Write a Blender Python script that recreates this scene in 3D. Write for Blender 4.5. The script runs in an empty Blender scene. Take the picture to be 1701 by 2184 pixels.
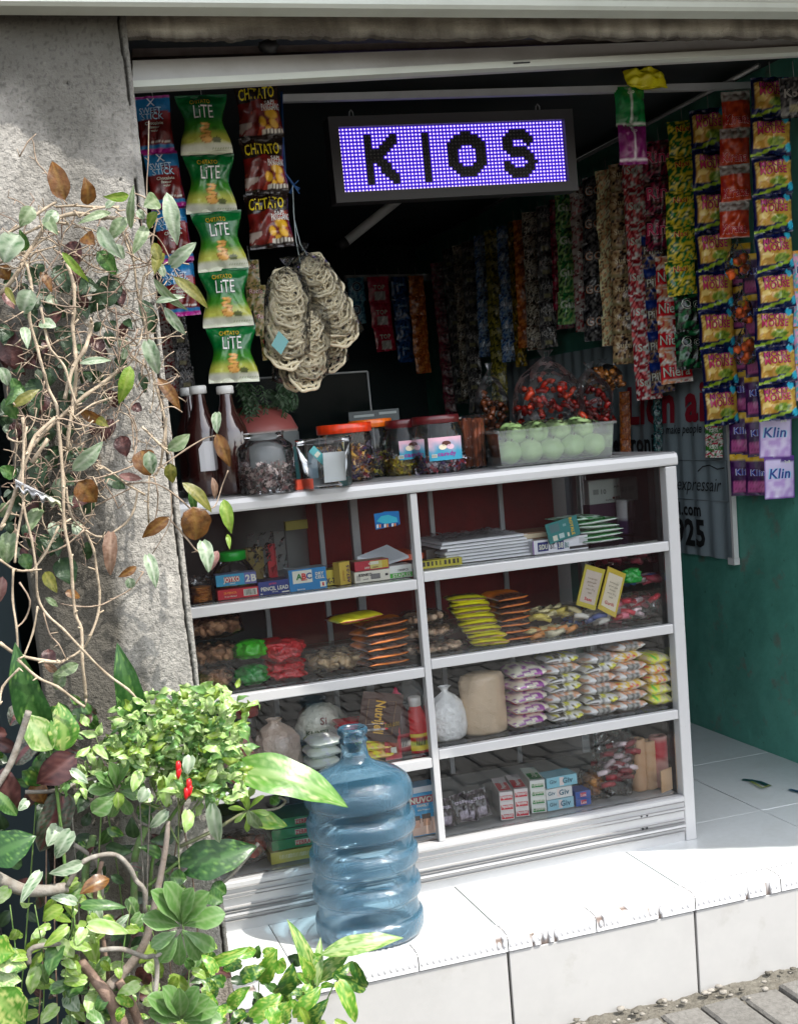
import bpy, math, random
from math import sin, cos, pi, radians
from mathutils import Vector, Matrix, noise

# ------------------------------------------------------------------ camera, sky, sun, exposure
SC = bpy.context.scene
CAM = (-1.6087, -2.7621, 1.1381)
YAW, PIT, ROL, FPX, CX, CY = -0.2849, -0.1376, -0.0892, 2658.03, 799.4, 1269.2
def _axes():
    cy, sy = cos(YAW), sin(YAW); cp, sp = cos(PIT), sin(PIT)
    fw = Vector((-sy*cp, cy*cp, sp)); rt = Vector((cy, sy, 0)); up = rt.cross(fw)
    c, s = cos(ROL), sin(ROL)
    return rt*c+up*s, -rt*s+up*c, fw
RT, UP, FW = _axes()
cd = bpy.data.cameras.new('camera'); cam = bpy.data.objects.new('camera', cd); SC.collection.objects.link(cam)
cam.matrix_world = Matrix(((RT.x, UP.x, -FW.x, CAM[0]), (RT.y, UP.y, -FW.y, CAM[1]), (RT.z, UP.z, -FW.z, CAM[2]), (0, 0, 0, 1)))
cd.sensor_fit = 'VERTICAL'; cd.sensor_height = 36; cd.lens = FPX/2184*36
cd.shift_x = (850.5-CX)/2184; cd.shift_y = (CY-1092)/2184
cd.clip_start = .05; cd.clip_end = 500
SC.camera = cam

SUN = Vector((.37, -.40, .85)).normalized()
W = bpy.data.worlds.new('World'); SC.world = W; W.use_nodes = True
nt = W.node_tree; bg = nt.nodes['Background']; sk = nt.nodes.new('ShaderNodeTexSky'); sk.sky_type = 'NISHITA'
sk.sun_disc = False; sk.sun_elevation = math.asin(SUN.z); sk.sun_rotation = math.atan2(SUN.x, SUN.y)
sk.air_density = 1.2; sk.dust_density = 2.0
hs = nt.nodes.new('ShaderNodeHueSaturation'); hs.inputs['Saturation'].default_value = .38; nt.links.new(sk.outputs[0], hs.inputs['Color']); nt.links.new(hs.outputs[0], bg.inputs[0]); bg.inputs[1].default_value = .15
sd = bpy.data.lights.new('sun', 'SUN'); sd.energy = 2.05; sd.angle = radians(.5); sd.color = (1, .955, .88)
so = bpy.data.objects.new('sun', sd); SC.collection.objects.link(so)
so.rotation_mode = 'QUATERNION'; so.rotation_quaternion = (-SUN).to_track_quat('-Z', 'Y'); so.location = (2, -3, 6)
SC.view_settings.view_transform = 'Standard'; SC.view_settings.look = 'None'
SC.view_settings.exposure = 1.72; SC.view_settings.gamma = 1; SC.view_settings.use_curve_mapping = False
SC.cycles.transparent_max_bounces = 24; SC.cycles.max_bounces = 9; SC.cycles.caustics_reflective = False; SC.cycles.caustics_refractive = False

def at(px, py, x=None, y=None, z=None):
    """the real point in the scene, on the plane x=, y= or z=, that is seen at one spot of a 1701 x 2184 view"""
    d = RT*((px-CX)/FPX) - UP*((py-CY)/FPX) + FW
    t = (x-CAM[0])/d.x if x is not None else (y-CAM[1])/d.y if y is not None else (z-CAM[2])/d.z
    return Vector(CAM)+d*t

# ------------------------------------------------------------------ colour and materials
def lin(v): return v/12.92 if v <= .04045 else ((v+.055)/1.055)**2.4
def C(r, g=None, b=None):
    if isinstance(r, str): r, g, b = int(r[0:2], 16), int(r[2:4], 16), int(r[4:6], 16)
    return (lin(r/255), lin(g/255), lin(b/255))
def mixc(a, b, t):
    t = max(0, min(1, t)); return tuple(a[i]*(1-t)+b[i]*t for i in range(3))
def sc(a, k): return tuple(min(1, x*k) for x in a)

class NT:
    def __init__(s, name):
        s.m = bpy.data.materials.new(name); s.m.use_nodes = True; s.t = s.m.node_tree; s.t.nodes.clear()
        s.out = s.n('OutputMaterial')
    def n(s, t, **k):
        nd = s.t.nodes.new('ShaderNode'+t)
        for a, b in k.items():
            if a.startswith('i_'): nd.inputs[int(a[2:]) if a[2:].isdigit() else a[2:].replace('_', ' ')].default_value = b
            else: setattr(nd, a, b)
        return nd
    def l(s, a, b): s.t.links.new(a, b)
def col4(c): return (c[0], c[1], c[2], 1)

def mat(name, base=None, rough=.5, metal=0, bump=None, var=None, spec=.5, coat=0, trans=0, detail=None, space='Object', emis=0, edgewear=None):
    """base None = the mesh's own colours; bump (scale, strength, distance); var (scale, dark colour, amount) mottles"""
    g = NT(name); p = g.n('BsdfPrincipled'); p.inputs['Roughness'].default_value = rough; p.inputs['Metallic'].default_value = metal
    p.inputs['Specular IOR Level'].default_value = spec; p.inputs['Coat Weight'].default_value = coat; p.inputs['Coat Roughness'].default_value = .12
    tc = g.n('TexCoord')
    if base is None:
        a = g.n('Attribute', attribute_name='Col'); cs = a.outputs['Color']
    else:
        r = g.n('RGB'); r.outputs[0].default_value = col4(base); cs = r.outputs[0]
    for v in (var or []):
        n = g.n('TexNoise', i_Scale=v[0], i_Detail=6.0, i_Roughness=.62); g.l(tc.outputs[space], n.inputs['Vector'])
        mr = g.n('MapRange'); lo = v[3] if len(v) > 3 else .42; hi = v[4] if len(v) > 4 else .68
        mr.inputs['From Min'].default_value = lo; mr.inputs['From Max'].default_value = hi; mr.inputs['To Max'].default_value = v[2]
        g.l(n.outputs['Fac'], mr.inputs['Value'])
        mx = g.n('MixRGB'); mx.inputs[2].default_value = col4(v[1]); g.l(mr.outputs[0], mx.inputs[0]); g.l(cs, mx.inputs[1]); cs = mx.outputs[0]
    g.l(cs, p.inputs['Base Color'])
    prev = None
    for b in (bump or []):
        n = g.n('TexNoise', i_Scale=b[0], i_Detail=5.0); g.l(tc.outputs[space], n.inputs['Vector'])
        bn = g.n('Bump', i_Strength=b[1], i_Distance=b[2]); g.l(n.outputs['Fac'], bn.inputs['Height'])
        if prev: g.l(prev.outputs[0], bn.inputs['Normal'])
        prev = bn
    if prev: g.l(prev.outputs[0], p.inputs['Normal'])
    if emis: g.l(cs, p.inputs['Emission Color']); p.inputs['Emission Strength'].default_value = emis
    sh = p.outputs[0]
    if trans:
        tr = g.n('BsdfTranslucent'); g.l(cs, tr.inputs[0]); mx = g.n('MixShader'); mx.inputs[0].default_value = trans
        g.l(sh, mx.inputs[1]); g.l(tr.outputs[0], mx.inputs[2]); sh = mx.outputs[0]
    g.l(sh, g.out.inputs[0]); return g.m

def clear(name, tint=(1, 1, 1), rough=.03, haze=0.0, ior=1.45, crinkle=None, hazecol=(1, 1, 1), boost=1.0):
    """thin clear glass or film: tinted see-through, a fresnel shine, and a little milky haze"""
    g = NT(name); t = g.n('BsdfTransparent'); t.inputs[0].default_value = col4(tint)
    gl = g.n('BsdfGlossy', i_Roughness=rough); fr = g.n('Fresnel', i_IOR=ior)
    if crinkle:
        tc = g.n('TexCoord'); v = g.n('TexVoronoi', i_Scale=crinkle[0]); v.feature = 'F1'; g.l(tc.outputs['Object'], v.inputs['Vector'])
        n = g.n('TexNoise', i_Scale=crinkle[0]*.7, i_Detail=3.0); g.l(tc.outputs['Object'], n.inputs['Vector'])
        ad = g.n('Math', operation='ADD'); g.l(v.outputs['Distance'], ad.inputs[0]); g.l(n.outputs['Fac'], ad.inputs[1])
        b = g.n('Bump', i_Strength=crinkle[1], i_Distance=crinkle[2]); g.l(ad.outputs[0], b.inputs['Height'])
        g.l(b.outputs[0], gl.inputs['Normal']); g.l(b.outputs[0], fr.inputs['Normal'])
    f = fr.outputs[0]
    if boost != 1:
        mm = g.n('Math', operation='MULTIPLY', use_clamp=True); mm.inputs[1].default_value = boost; g.l(f, mm.inputs[0]); f = mm.outputs[0]
    base = t.outputs[0]
    if haze:
        df = g.n('BsdfDiffuse'); df.inputs[0].default_value = col4(hazecol); tl = g.n('BsdfTranslucent'); tl.inputs[0].default_value = col4(hazecol)
        m0 = g.n('MixShader'); m0.inputs[0].default_value = .5; g.l(df.outputs[0], m0.inputs[1]); g.l(tl.outputs[0], m0.inputs[2])
        m1 = g.n('MixShader'); m1.inputs[0].default_value = haze; g.l(t.outputs[0], m1.inputs[1]); g.l(m0.outputs[0], m1.inputs[2]); base = m1.outputs[0]
    mx = g.n('MixShader'); g.l(f, mx.inputs[0]); g.l(base, mx.inputs[1]); g.l(gl.outputs[0], mx.inputs[2]); g.l(mx.outputs[0], g.out.inputs[0])
    return g.m

M = {}
M['foil'] = mat('printed_wrapper', None, .27, 0, bump=[(38, .55, .006), (9, .3, .01)], coat=.3, space='Generated' and 'Object')
M['foil_dull'] = mat('printed_sachet', None, .38, 0, bump=[(45, .4, .004)])
M['card'] = mat('printed_card', None, .45, 0, bump=[(120, .1, .001)], coat=.15)
M['paper'] = mat('paper', None, .8, 0)
M['paint'] = mat('coloured_surface', None, .5, 0, bump=[(60, .15, .002)])
M['leaf'] = mat('leaf_surface', None, .36, 0, bump=[(70, .3, .003)], trans=.30, spec=.6)
M['vein_leaf'] = mat('young_leaf_surface', None, .42, 0, bump=[(150, .5, .003)], trans=.35)
M['stem'] = mat('stem_bark', None, .75, 0, bump=[(220, .6, .002)], var=[(60, C(96, 78, 60), .5)])
M['alu'] = mat('white_aluminium', (.46, .46, .462), .3, .12, bump=[(200, .04, .001)], var=[(9, (.42, .42, .42), .35), (140, (.28, .26, .24), .5, .66, .75)], coat=.25)
M['alu_dim'] = mat('grey_aluminium', (.42, .43, .45), .4, .25, var=[(12, (.3, .3, .3), .4)])
M['glass'] = clear('cabinet_glass', (.985, .99, .99), .012, .004, 1.46)
M['jar'] = clear('clear_jar_plastic', (.985, .99, .99), .06, .02, 1.4)
M['film'] = clear('clear_film', (.995, .995, .99), .09, .02, 1.3, crinkle=(46, 1.0, .02), boost=1.0)
M['film_thin'] = clear('thin_clear_film', (1, 1, 1), .12, .012, 1.3, crinkle=(60, 1.0, .015))
M['milky'] = clear('milky_plastic', (.93, .97, .95), .2, .20, 1.35)
M['dusty_film'] = clear('dusty_film', (.90, .91, .92), .3, .02, 1.35, crinkle=(22, 1.0, .03), hazecol=(.35, .36, .38))
M['black'] = mat('black_plastic', (.02, .02, .022), .5)
M['white_plastic'] = mat('white_plastic', (.7, .7, .68), .4)
M['string'] = mat('plastic_twine', None, .5, 0)
M['metal'] = mat('dull_metal', (.3, .3, .3), .4, .7)

# ------------------------------------------------------------------ mesh building
COL = SC.collection
class MB:
    def __init__(s): s.v = []; s.c = []; s.f = []; s.m = []; s.sm = []
    def add(s, vs, fs, col, mi=0, smooth=False):
        b = len(s.v); s.v += [tuple(v) for v in vs]
        if callable(col): s.c += [col(v) for v in vs]
        elif len(col) == len(vs) and len(vs) and isinstance(col[0], (tuple, list)): s.c += list(col)
        else: s.c += [col]*len(vs)
        for f in fs: s.f.append(tuple(b+i for i in f)); s.m.append(mi); s.sm.append(smooth)
        return s
    def mesh(s, name, mats, origin=(0, 0, 0)):
        me = bpy.data.meshes.new(name); o = origin
        me.from_pydata([(x-o[0], y-o[1], z-o[2]) for x, y, z in s.v], [], s.f)
        a = me.color_attributes.new('Col', 'FLOAT_COLOR', 'POINT')
        fl = []
        for c in s.c: fl += [c[0], c[1], c[2], 1]
        a.data.foreach_set('color', fl)
        for m in (mats if isinstance(mats, (list, tuple)) else [mats]): me.materials.append(m)
        me.polygons.foreach_set('material_index', s.m); me.polygons.foreach_set('use_smooth', s.sm)
        me.update(); return me
    def build(s, name, mats, parent=None, origin=None):
        if parent is not None and origin is None: origin = tuple(parent['_o']) if '_o' in parent else (0, 0, 0)
        origin = origin or (0, 0, 0)
        o = bpy.data.objects.new(name, s.mesh(name, mats, origin)); COL.objects.link(o)
        if parent is not None: o.parent = parent; o['_o'] = origin
        else: o.location = origin
        return o

def tag(o, label=None, cat=None, group=None, kind=None):
    if label: o['label'] = label
    if cat: o['category'] = cat
    if group: o['group'] = group
    if kind: o['kind'] = kind
    return o
def thing(name, label, cat, loc=(0, 0, 0), group=None, rot=None):
    o = bpy.data.objects.new(name, None); COL.objects.link(o); o.location = loc; o['_o'] = tuple(loc); o.empty_display_size = .05
    if rot: o.rotation_euler = rot; 
    return tag(o, label, cat, group)
def child(name, me, parent, loc=(0, 0, 0), rot=(0, 0, 0), scale=None):
    o = bpy.data.objects.new(name, me); COL.objects.link(o); o.parent = parent; o.location = loc; o.rotation_euler = rot
    if scale: o.scale = scale
    return o

def box(mb, a, b, col=(.5, .5, .5), mi=0, cols=None, xf=None):
    """axis box a..b; cols may give faces: front(-y), back, left(-x), right, top, bottom; corners not shared"""
    x0, y0, z0 = a; x1, y1, z1 = b
    F = {'front': [(x0, y0, z0), (x1, y0, z0), (x1, y0, z1), (x0, y0, z1)], 'back': [(x1, y1, z0), (x0, y1, z0), (x0, y1, z1), (x1, y1, z1)],
         'left': [(x0, y1, z0), (x0, y0, z0), (x0, y0, z1), (x0, y1, z1)], 'right': [(x1, y0, z0), (x1, y1, z0), (x1, y1, z1), (x1, y0, z1)],
         'top': [(x0, y0, z1), (x1, y0, z1), (x1, y1, z1), (x0, y1, z1)], 'bottom': [(x0, y1, z0), (x1, y1, z0), (x1, y0, z0), (x0, y0, z0)]}
    for k, vs in F.items():
        if xf: vs = [xf @ Vector(v) for v in vs]
        mb.add(vs, [(0, 1, 2, 3)], (cols or {}).get(k, col), mi)
    return mb
def bevel_box(mb, a, b, r, col, mi=0):
    """a box with chamfered long and short edges"""
    import bmesh
    bm = bmesh.new(); bmesh.ops.create_cube(bm, size=1)
    for v in bm.verts: v.co = Vector((a[i]+(b[i]-a[i])*(v.co[i]+.5) for i in range(3)))
    bmesh.ops.bevel(bm, geom=bm.edges[:], offset=r, segments=2, affect='EDGES', profile=.5)
    bm.verts.index_update(); mb.add([v.co[:] for v in bm.verts], [[v.index for v in f.verts] for f in bm.faces], col, mi); bm.free()
    return mb
def tube(mb, pts, rad, col, n=6, mi=0, cap=True, smooth=True):
    pts = [Vector(p) for p in pts]; N = len(pts)
    if not isinstance(rad, (list, tuple)): rad = [rad]*N
    vs, fs, cs = [], [], []; up = None
    for i, p in enumerate(pts):
        d = (pts[min(i+1, N-1)]-pts[max(i-1, 0)])
        d = d.normalized() if d.length > 1e-9 else Vector((0, 0, 1))
        if up is None: up = Vector((0, 0, 1)) if abs(d.z) < .9 else Vector((1, 0, 0))
        a = d.cross(up); a = a.normalized() if a.length > 1e-6 else Vector((1, 0, 0)); b = a.cross(d).normalized(); up = b
        for k in range(n):
            t = 2*pi*k/n; vs.append(p+(a*cos(t)+b*sin(t))*rad[i]); cs.append(col[i] if isinstance(col[0], (tuple, list)) else col)
    for i in range(N-1):
        for k in range(n):
            k2 = (k+1) % n; fs.append((i*n+k, i*n+k2, (i+1)*n+k2, (i+1)*n+k))
    if cap: fs.append(tuple(range(n))[::-1]); fs.append(tuple((N-1)*n+k for k in range(n)))
    return mb.add(vs, fs, cs, mi, smooth)
def lathe(mb, prof, col, n=32, c=(0, 0, 0), mi=0, squash=None, smooth=True, colf=None):
    """prof = [(r,z)...] bottom to top round the z axis"""
    vs, fs, cs = [], [], []
    for j, (r, z) in enumerate(prof):
        for k in range(n):
            t = 2*pi*k/n; x, y = r*cos(t), r*sin(t)
            if squash: x, y = squash(x, y, z)
            vs.append((c[0]+x, c[1]+y, c[2]+z)); cs.append(colf(t, z, j) if colf else col)
    for j in range(len(prof)-1):
        for k in range(n):
            k2 = (k+1) % n; fs.append((j*n+k, j*n+k2, (j+1)*n+k2, (j+1)*n+k))
    return mb.add(vs, fs, cs, mi, smooth)
def disc(mb, c, r, col, n=24, mi=0, up=True):
    vs = [(c[0]+r*cos(2*pi*k/n), c[1]+r*sin(2*pi*k/n), c[2]) for k in range(n)]
    return mb.add(vs, [tuple(range(n)) if up else tuple(range(n))[::-1]], col, mi)
def blob(mb, c, r, col, n=8, m=6, mi=0, jit=0, seed=0, R=None):
    """ellipsoid with radii r, lumpy by jit"""
    vs, fs = [], []; c = Vector(c)
    for j in range(m+1):
        ph = pi*j/m
        for k in range(n):
            t = 2*pi*k/n; d = Vector((sin(ph)*cos(t), sin(ph)*sin(t), cos(ph)))
            q = 1+(jit*noise.noise(d*1.7+Vector((seed*7.1, seed*3.3, 0))) if jit else 0)
            p = Vector((d.x*r[0]*q, d.y*r[1]*q, d.z*r[2]*q))
            if R: p = R @ p
            vs.append(c+p)
    for j in range(m):
        for k in range(n):
            k2 = (k+1) % n; fs.append((j*n+k, (j+1)*n+k, (j+1)*n+k2, j*n+k2))
    return mb.add(vs, fs, col, mi, True)
def extrude_x(mb, prof, x0, x1, col, mi=0, closed=True, jit=None):
    """profile [(y,z)] swept along x, flat shaded"""
    n = len(prof)
    for i in range(n if closed else n-1):
        a, b = prof[i], prof[(i+1) % n]
        mb.add([(x0, a[0], a[1]), (x1, a[0], a[1]), (x1, b[0], b[1]), (x0, b[0], b[1])], [(0, 1, 2, 3)], col, mi)
    if closed:
        mb.add([(x0, y, z) for y, z in prof], [tuple(range(n))], col, mi); mb.add([(x1, y, z) for y, z in prof], [tuple(range(n))[::-1]], col, mi)
    return mb

_T = {}
def glyphs(s, bold=0.0, shear=0.0):
    k = (s, bold, shear)
    if k not in _T:
        cu = bpy.data.curves.new('t', 'FONT'); cu.body = s; cu.size = 1; cu.offset = min(bold, .036); cu.space_character = 1+min(bold, .05)*2.2; cu.shear = shear; cu.resolution_u = 2; cu.fill_mode = 'FRONT'
        ob = bpy.data.objects.new('t', cu); COL.objects.link(ob); bpy.context.view_layer.update()
        me = bpy.data.meshes.new_from_object(ob.evaluated_get(bpy.context.evaluated_depsgraph_get()))
        vs = [(v.co.x, v.co.y) for v in me.vertices]; fs = [tuple(p.vertices) for p in me.polygons]
        bpy.data.objects.remove(ob); bpy.data.curves.remove(cu); bpy.data.meshes.remove(me)
        if not vs: vs = [(0, 0)]
        xs = [v[0] for v in vs]; x0, x1 = min(xs), max(xs)
        _T[k] = ([(x-x0, y) for x, y in vs], fs, x1-x0)
    return _T[k]
def text(mb, s, place, h, col, maxw=None, bold=.012, shear=0, align=.5, rot=0, mi=0, arch=0):
    """letters h tall laid by place(x, z); centred on its origin"""
    vs, fs, w = glyphs(s, bold, shear); k = h/.70; kx = k
    if maxw and w*k > maxw: kx = maxw/w
    c, sn = cos(rot), sin(rot); out = []
    for x, y in vs:
        X, Y = (x-w*align)*kx, (y-.35)*k
        if arch: Y -= arch*X*X
        out.append(place(X*c-Y*sn, X*sn+Y*c))
    return mb.add(out, fs, col, mi)
def plane_place(o, r, u):
    o, r, u = Vector(o), Vector(r), Vector(u)
    return lambda x, z: o+r*x+u*z
def dummy(): pass

# ------------------------------------------------------------------ the setting
random.seed(5)
def N3(x, y, z, o=0): return noise.noise(Vector((x+o*13.7, y-o*5.1, z+o*2.3)))
def fbm(x, y, z, o=0): return N3(x, y, z, o)*.5+N3(x*2.1, y*2.1, z*2.1, o+1)*.27+N3(x*4.3, y*4.3, z*4.3, o+2)*.15+N3(x*8.7, y*8.7, z*8.7, o+3)*.08

ZG = -.224
M['soil'] = mat('soil', (.055, .045, .032), .95, 0, bump=[(60, .9, .02), (200, .6, .006)], var=[(14, (.12, .10, .07), .7), (40, (.02, .018, .012), .6)])
M['paver'] = mat('paver_stone', None, .88, 0, bump=[(160, .7, .003), (30, .4, .004)], var=[(18, (.12, .113, .10), .5), (70, (.06, .056, .05), .55)])
M['tile'] = mat('glazed_floor_tile', (.58, .60, .605), .22, 0, bump=[(5, .03, .004)], var=[(55, (.50, .51, .50), .3), (3.5, (.46, .46, .44), .5, .5, .75), (120, (.25, .20, .15), .8, .67, .72)], coat=.2)
M['riser'] = mat('riser_tile', (.40, .395, .385), .42, 0, bump=[(8, .05, .004)], var=[(4, (.35, .345, .335), .5), (26, (.44, .435, .42), .35), (9, (.25, .23, .20), .35, .6, .72), (120, (.25, .22, .18), .5, .70, .75)])
M['nosing'] = mat('ribbed_nosing_tile', None, .35, 0, coat=.2)
M['grout'] = mat('dark_grout', (.035, .03, .028), .9)
M['concrete'] = mat('weathered_concrete', None, .93, 0, bump=[(330, .9, .003), (150, .7, .004), (22, .25, .01)])
M['green_wall'] = mat('green_painted_plaster', (.095, .34, .265), .62, 0, bump=[(8, .6, .014), (90, .2, .002)],
                      var=[(2.2, (.15, .40, .32), .75), (5, (.05, .20, .15), .7), (11, (.19, .17, .14), .75, .60, .70), (28, (.03, .11, .08), .6, .62, .70), (50, (.07, .27, .18), .25)])
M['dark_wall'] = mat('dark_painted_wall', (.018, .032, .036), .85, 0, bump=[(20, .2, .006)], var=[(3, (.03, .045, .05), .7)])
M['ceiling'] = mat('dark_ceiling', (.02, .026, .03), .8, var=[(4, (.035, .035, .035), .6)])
M['beam'] = mat('white_painted_metal', (.50, .50, .49), .45, .1, bump=[(14, .15, .004)], var=[(7, (.34, .33, .31), .6), (90, (.2, .18, .15), .5, .66, .74)])
M['gutter'] = mat('pale_gutter_metal', (.60, .63, .57), .5, .05, bump=[(6, .2, .004)], var=[(5, (.48, .50, .45), .6), (60, (.3, .3, .25), .4, .66, .74)])
M['roofing'] = mat('corrugated_roofing', (.30, .30, .29), .6, .4, var=[(3, (.2, .17, .14), .7)])

# ground far and wide, soil bed and pavers
g = MB(); g.add([(-60, -60, ZG-.05), (60, -60, ZG-.05), (60, 60, ZG-.05), (-60, 60, ZG-.05)], [(0, 1, 2, 3)], (.1, .09, .08))
tag(g.build('ground', M['soil']), kind='structure')
def hgrid(mb, x0, x1, y0, y1, z, nx, ny, hf, col, mi=0):
    vs = [(x0+(x1-x0)*i/nx, y0+(y1-y0)*j/ny, 0) for j in range(ny+1) for i in range(nx+1)]
    vs = [(x, y, z+hf(x, y)) for x, y, _ in vs]
    fs = [(j*(nx+1)+i, j*(nx+1)+i+1, (j+1)*(nx+1)+i+1, (j+1)*(nx+1)+i) for j in range(ny) for i in range(nx)]
    mb.add(vs, fs, col, mi, True)
g = MB(); hgrid(g, -3.2, -.9, -1.6, -.34, ZG-.01, 90, 60, lambda x, y: .05*fbm(x*5, y*5, 0)+.02*fbm(x*20, y*20, 3), (.1, .09, .08))
tag(g.build('soil_bed', M['soil']), kind='structure')
g = MB(); hgrid(g, -1.0, 2.4, -.47, -.32, ZG-.012, 260, 14, lambda x, y: .014*fbm(x*14, y*14, 1)+.012*fbm(x*50, y*50, 5), (.1, .09, .08))
for k in range(160):
    x = random.uniform(-.9, 1.6); y = -.335-abs(random.gauss(0, .05)); r = random.uniform(.002, .009)
    q = random.uniform(.6, 1.5); blob(g, (x, y, ZG+.0), (r*1.3, r, r*.6), (1, 1, 1), 6, 4, 1 if random.random() < .6 else 0, jit=.6, seed=k)
tag(g.build('gravel_strip', [mat('dry_dirt', (.115, .105, .085), .95, bump=[(90, .9, .01)], var=[(18, (.07, .06, .045), .7), (60, (.19, .18, .15), .5)]), mat('pebble', (.26, .24, .21), .9, var=[(40, (.12, .11, .09), .7)])]), kind='structure')
g = MB()
y = -.395; row = 0
while y > -4.6:
    near = y > -2.0
    L, D = .102, .205; x = -3.2+(row % 2)*L*.5+random.uniform(-.003, .003)
    while x < 3.4:
        if near and not (x < -1.25 and y > -1.5):
            h = random.uniform(-.004, .004); t = random.uniform(-.006, .006); cc = random.uniform(.85, 1.12); c = (.175*cc, .168*cc, .155*cc)
            x0, x1, y1, y0 = x+.004, x+L-.004, y-.004, y-D+.004; b = .006; z = ZG+h
            q0 = [(x0, y0), (x1, y0), (x1, y1), (x0, y1)]; q1 = [(x0+b, y0+b), (x1-b, y0+b), (x1-b, y1-b), (x0+b, y1-b)]
            vs = [(a, bb, z-.03) for a, bb in q0]+[(a, bb, z-b) for a, bb in q0]+[(a, bb, z+t*(a-x)/L) for a, bb in q1]
            fs = [(4, 5, 9, 8), (5, 6, 10, 9), (6, 7, 11, 10), (7, 4, 8, 11), (8, 9, 10, 11), (0, 1, 5, 4), (1, 2, 6, 5), (2, 3, 7, 6), (3, 0, 4, 7)]
            g.add(vs, fs, c)
        elif not near:
            cc = random.uniform(.85, 1.12); z = ZG+random.uniform(-.003, .003)
            g.add([(x+.006, y-D+.006, z), (x+L-.006, y-D+.006, z), (x+L-.006, y-.006, z), (x+.006, y-.006, z)], [(0, 1, 2, 3)], (.175*cc, .168*cc, .155*cc))
        x += L
    y -= D; row += 1
tag(g.build('paved_road', M['paver']), kind='structure')

# raised tiled porch: slabs with grout gaps, riser tiles, ribbed nosing
YN = -.323
XJ = [-1.595, -1.13, -.664, -.198, .268, .734]
g = MB(); box(g, (-1.27, YN+.012, ZG-.03), (2.2, 3.5, -.004), (.1, .1, .1), 1)
ys = [-.26, .10, .565, 1.03, 1.5, 1.96, 2.43, 2.9, 3.4]
for i, xa in enumerate(XJ+[1.2, 1.66]):
    xb = xa+.466; xa2 = max(xa, -1.268)
    for j in range(len(ys)-1):
        if xb > -1.26: bevel_box(g, (xa2+.0014, ys[j]+.0014, -.012), (xb-.0014, ys[j+1]-.0014, random.uniform(-.0006, .0006)), .0012, (1, 1, 1), 0)
for i, xa in enumerate(XJ+[1.2, 1.66]):
    xb = xa+.466; xa2 = max(xa, -1.268)
    if xb > -1.26: bevel_box(g, (xa2+.003, YN-.0005, ZG-.03), (xb-.003, YN+.011, -.04), .0015, (1, 1, 1), 2)
tag(g.build('porch_floor', [M['tile'], M['grout'], M['riser']]), kind='structure')
# nosing strips: base bar with two rows of raised studs, chips and dirt
g = MB(); white = (.60, .60, .61)
def chip(x, k): return fbm(x*9, k*3.1, 0, 4)+.5*N3(x*45, k, 0, 9)
segs = [-1.27, -.872, -.664, -.45, -.198, .03, .268, .50, .734, 1.2, 1.66, 2.2]
for a, b in zip(segs[:-1], segs[1:]):
    n = max(2, int((b-a)/.004)); rows = []
    prof = [(YN+.061, -.001), (YN+.06, .0015), (YN+.034, .003), (YN+.031, .001), (YN+.028, .003), (YN+.004, .001), (YN-.004, -.006), (YN-.005, -.036), (YN+.0, -.038)]
    vs, cs = [], []
    for i in range(n+1):
        x = a+.0012+(b-a-.0024)*i/n
        for k, (y, z) in enumerate(prof):
            d = chip(x, k)
            low = k >= 5 and d > .34; dirt = .5+.5*N3(x*60, y*60, z*60, 3)
            c = white if not low else (.17, .12, .095)
            if k in (3, 8): c = (.35, .33, .31)
            if k >= 6 and not low and dirt > .78: c = (.3, .24, .2)
            vs.append((x, y+(.006 if low else 0), z-(.003 if low else 0))); cs.append(c)
    P = len(prof); g.add(vs, [(i*P+k, (i+1)*P+k, (i+1)*P+k+1, i*P+k+1) for i in range(n) for k in range(P-1)], cs)
x = -1.265
while x < 1.9:
    for yy, zz, up in ((YN+.047, .003, 1), (YN+.017, .0025, 1), (YN-.0035, -.02, 0)):
        if abs(chip(x, 5)) < .33 and min(abs(x-s) for s in segs) > .006:
            r = .0052
            if up: blob(g, (x, yy, zz-.001), (r, .0085, .0032), white, 6, 4)
            else: blob(g, (x, yy, zz), (r, .0028, .009), white, 6, 4)
    x += .0138
tag(g.build('step_nosing', M['nosing']), kind='structure')

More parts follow.
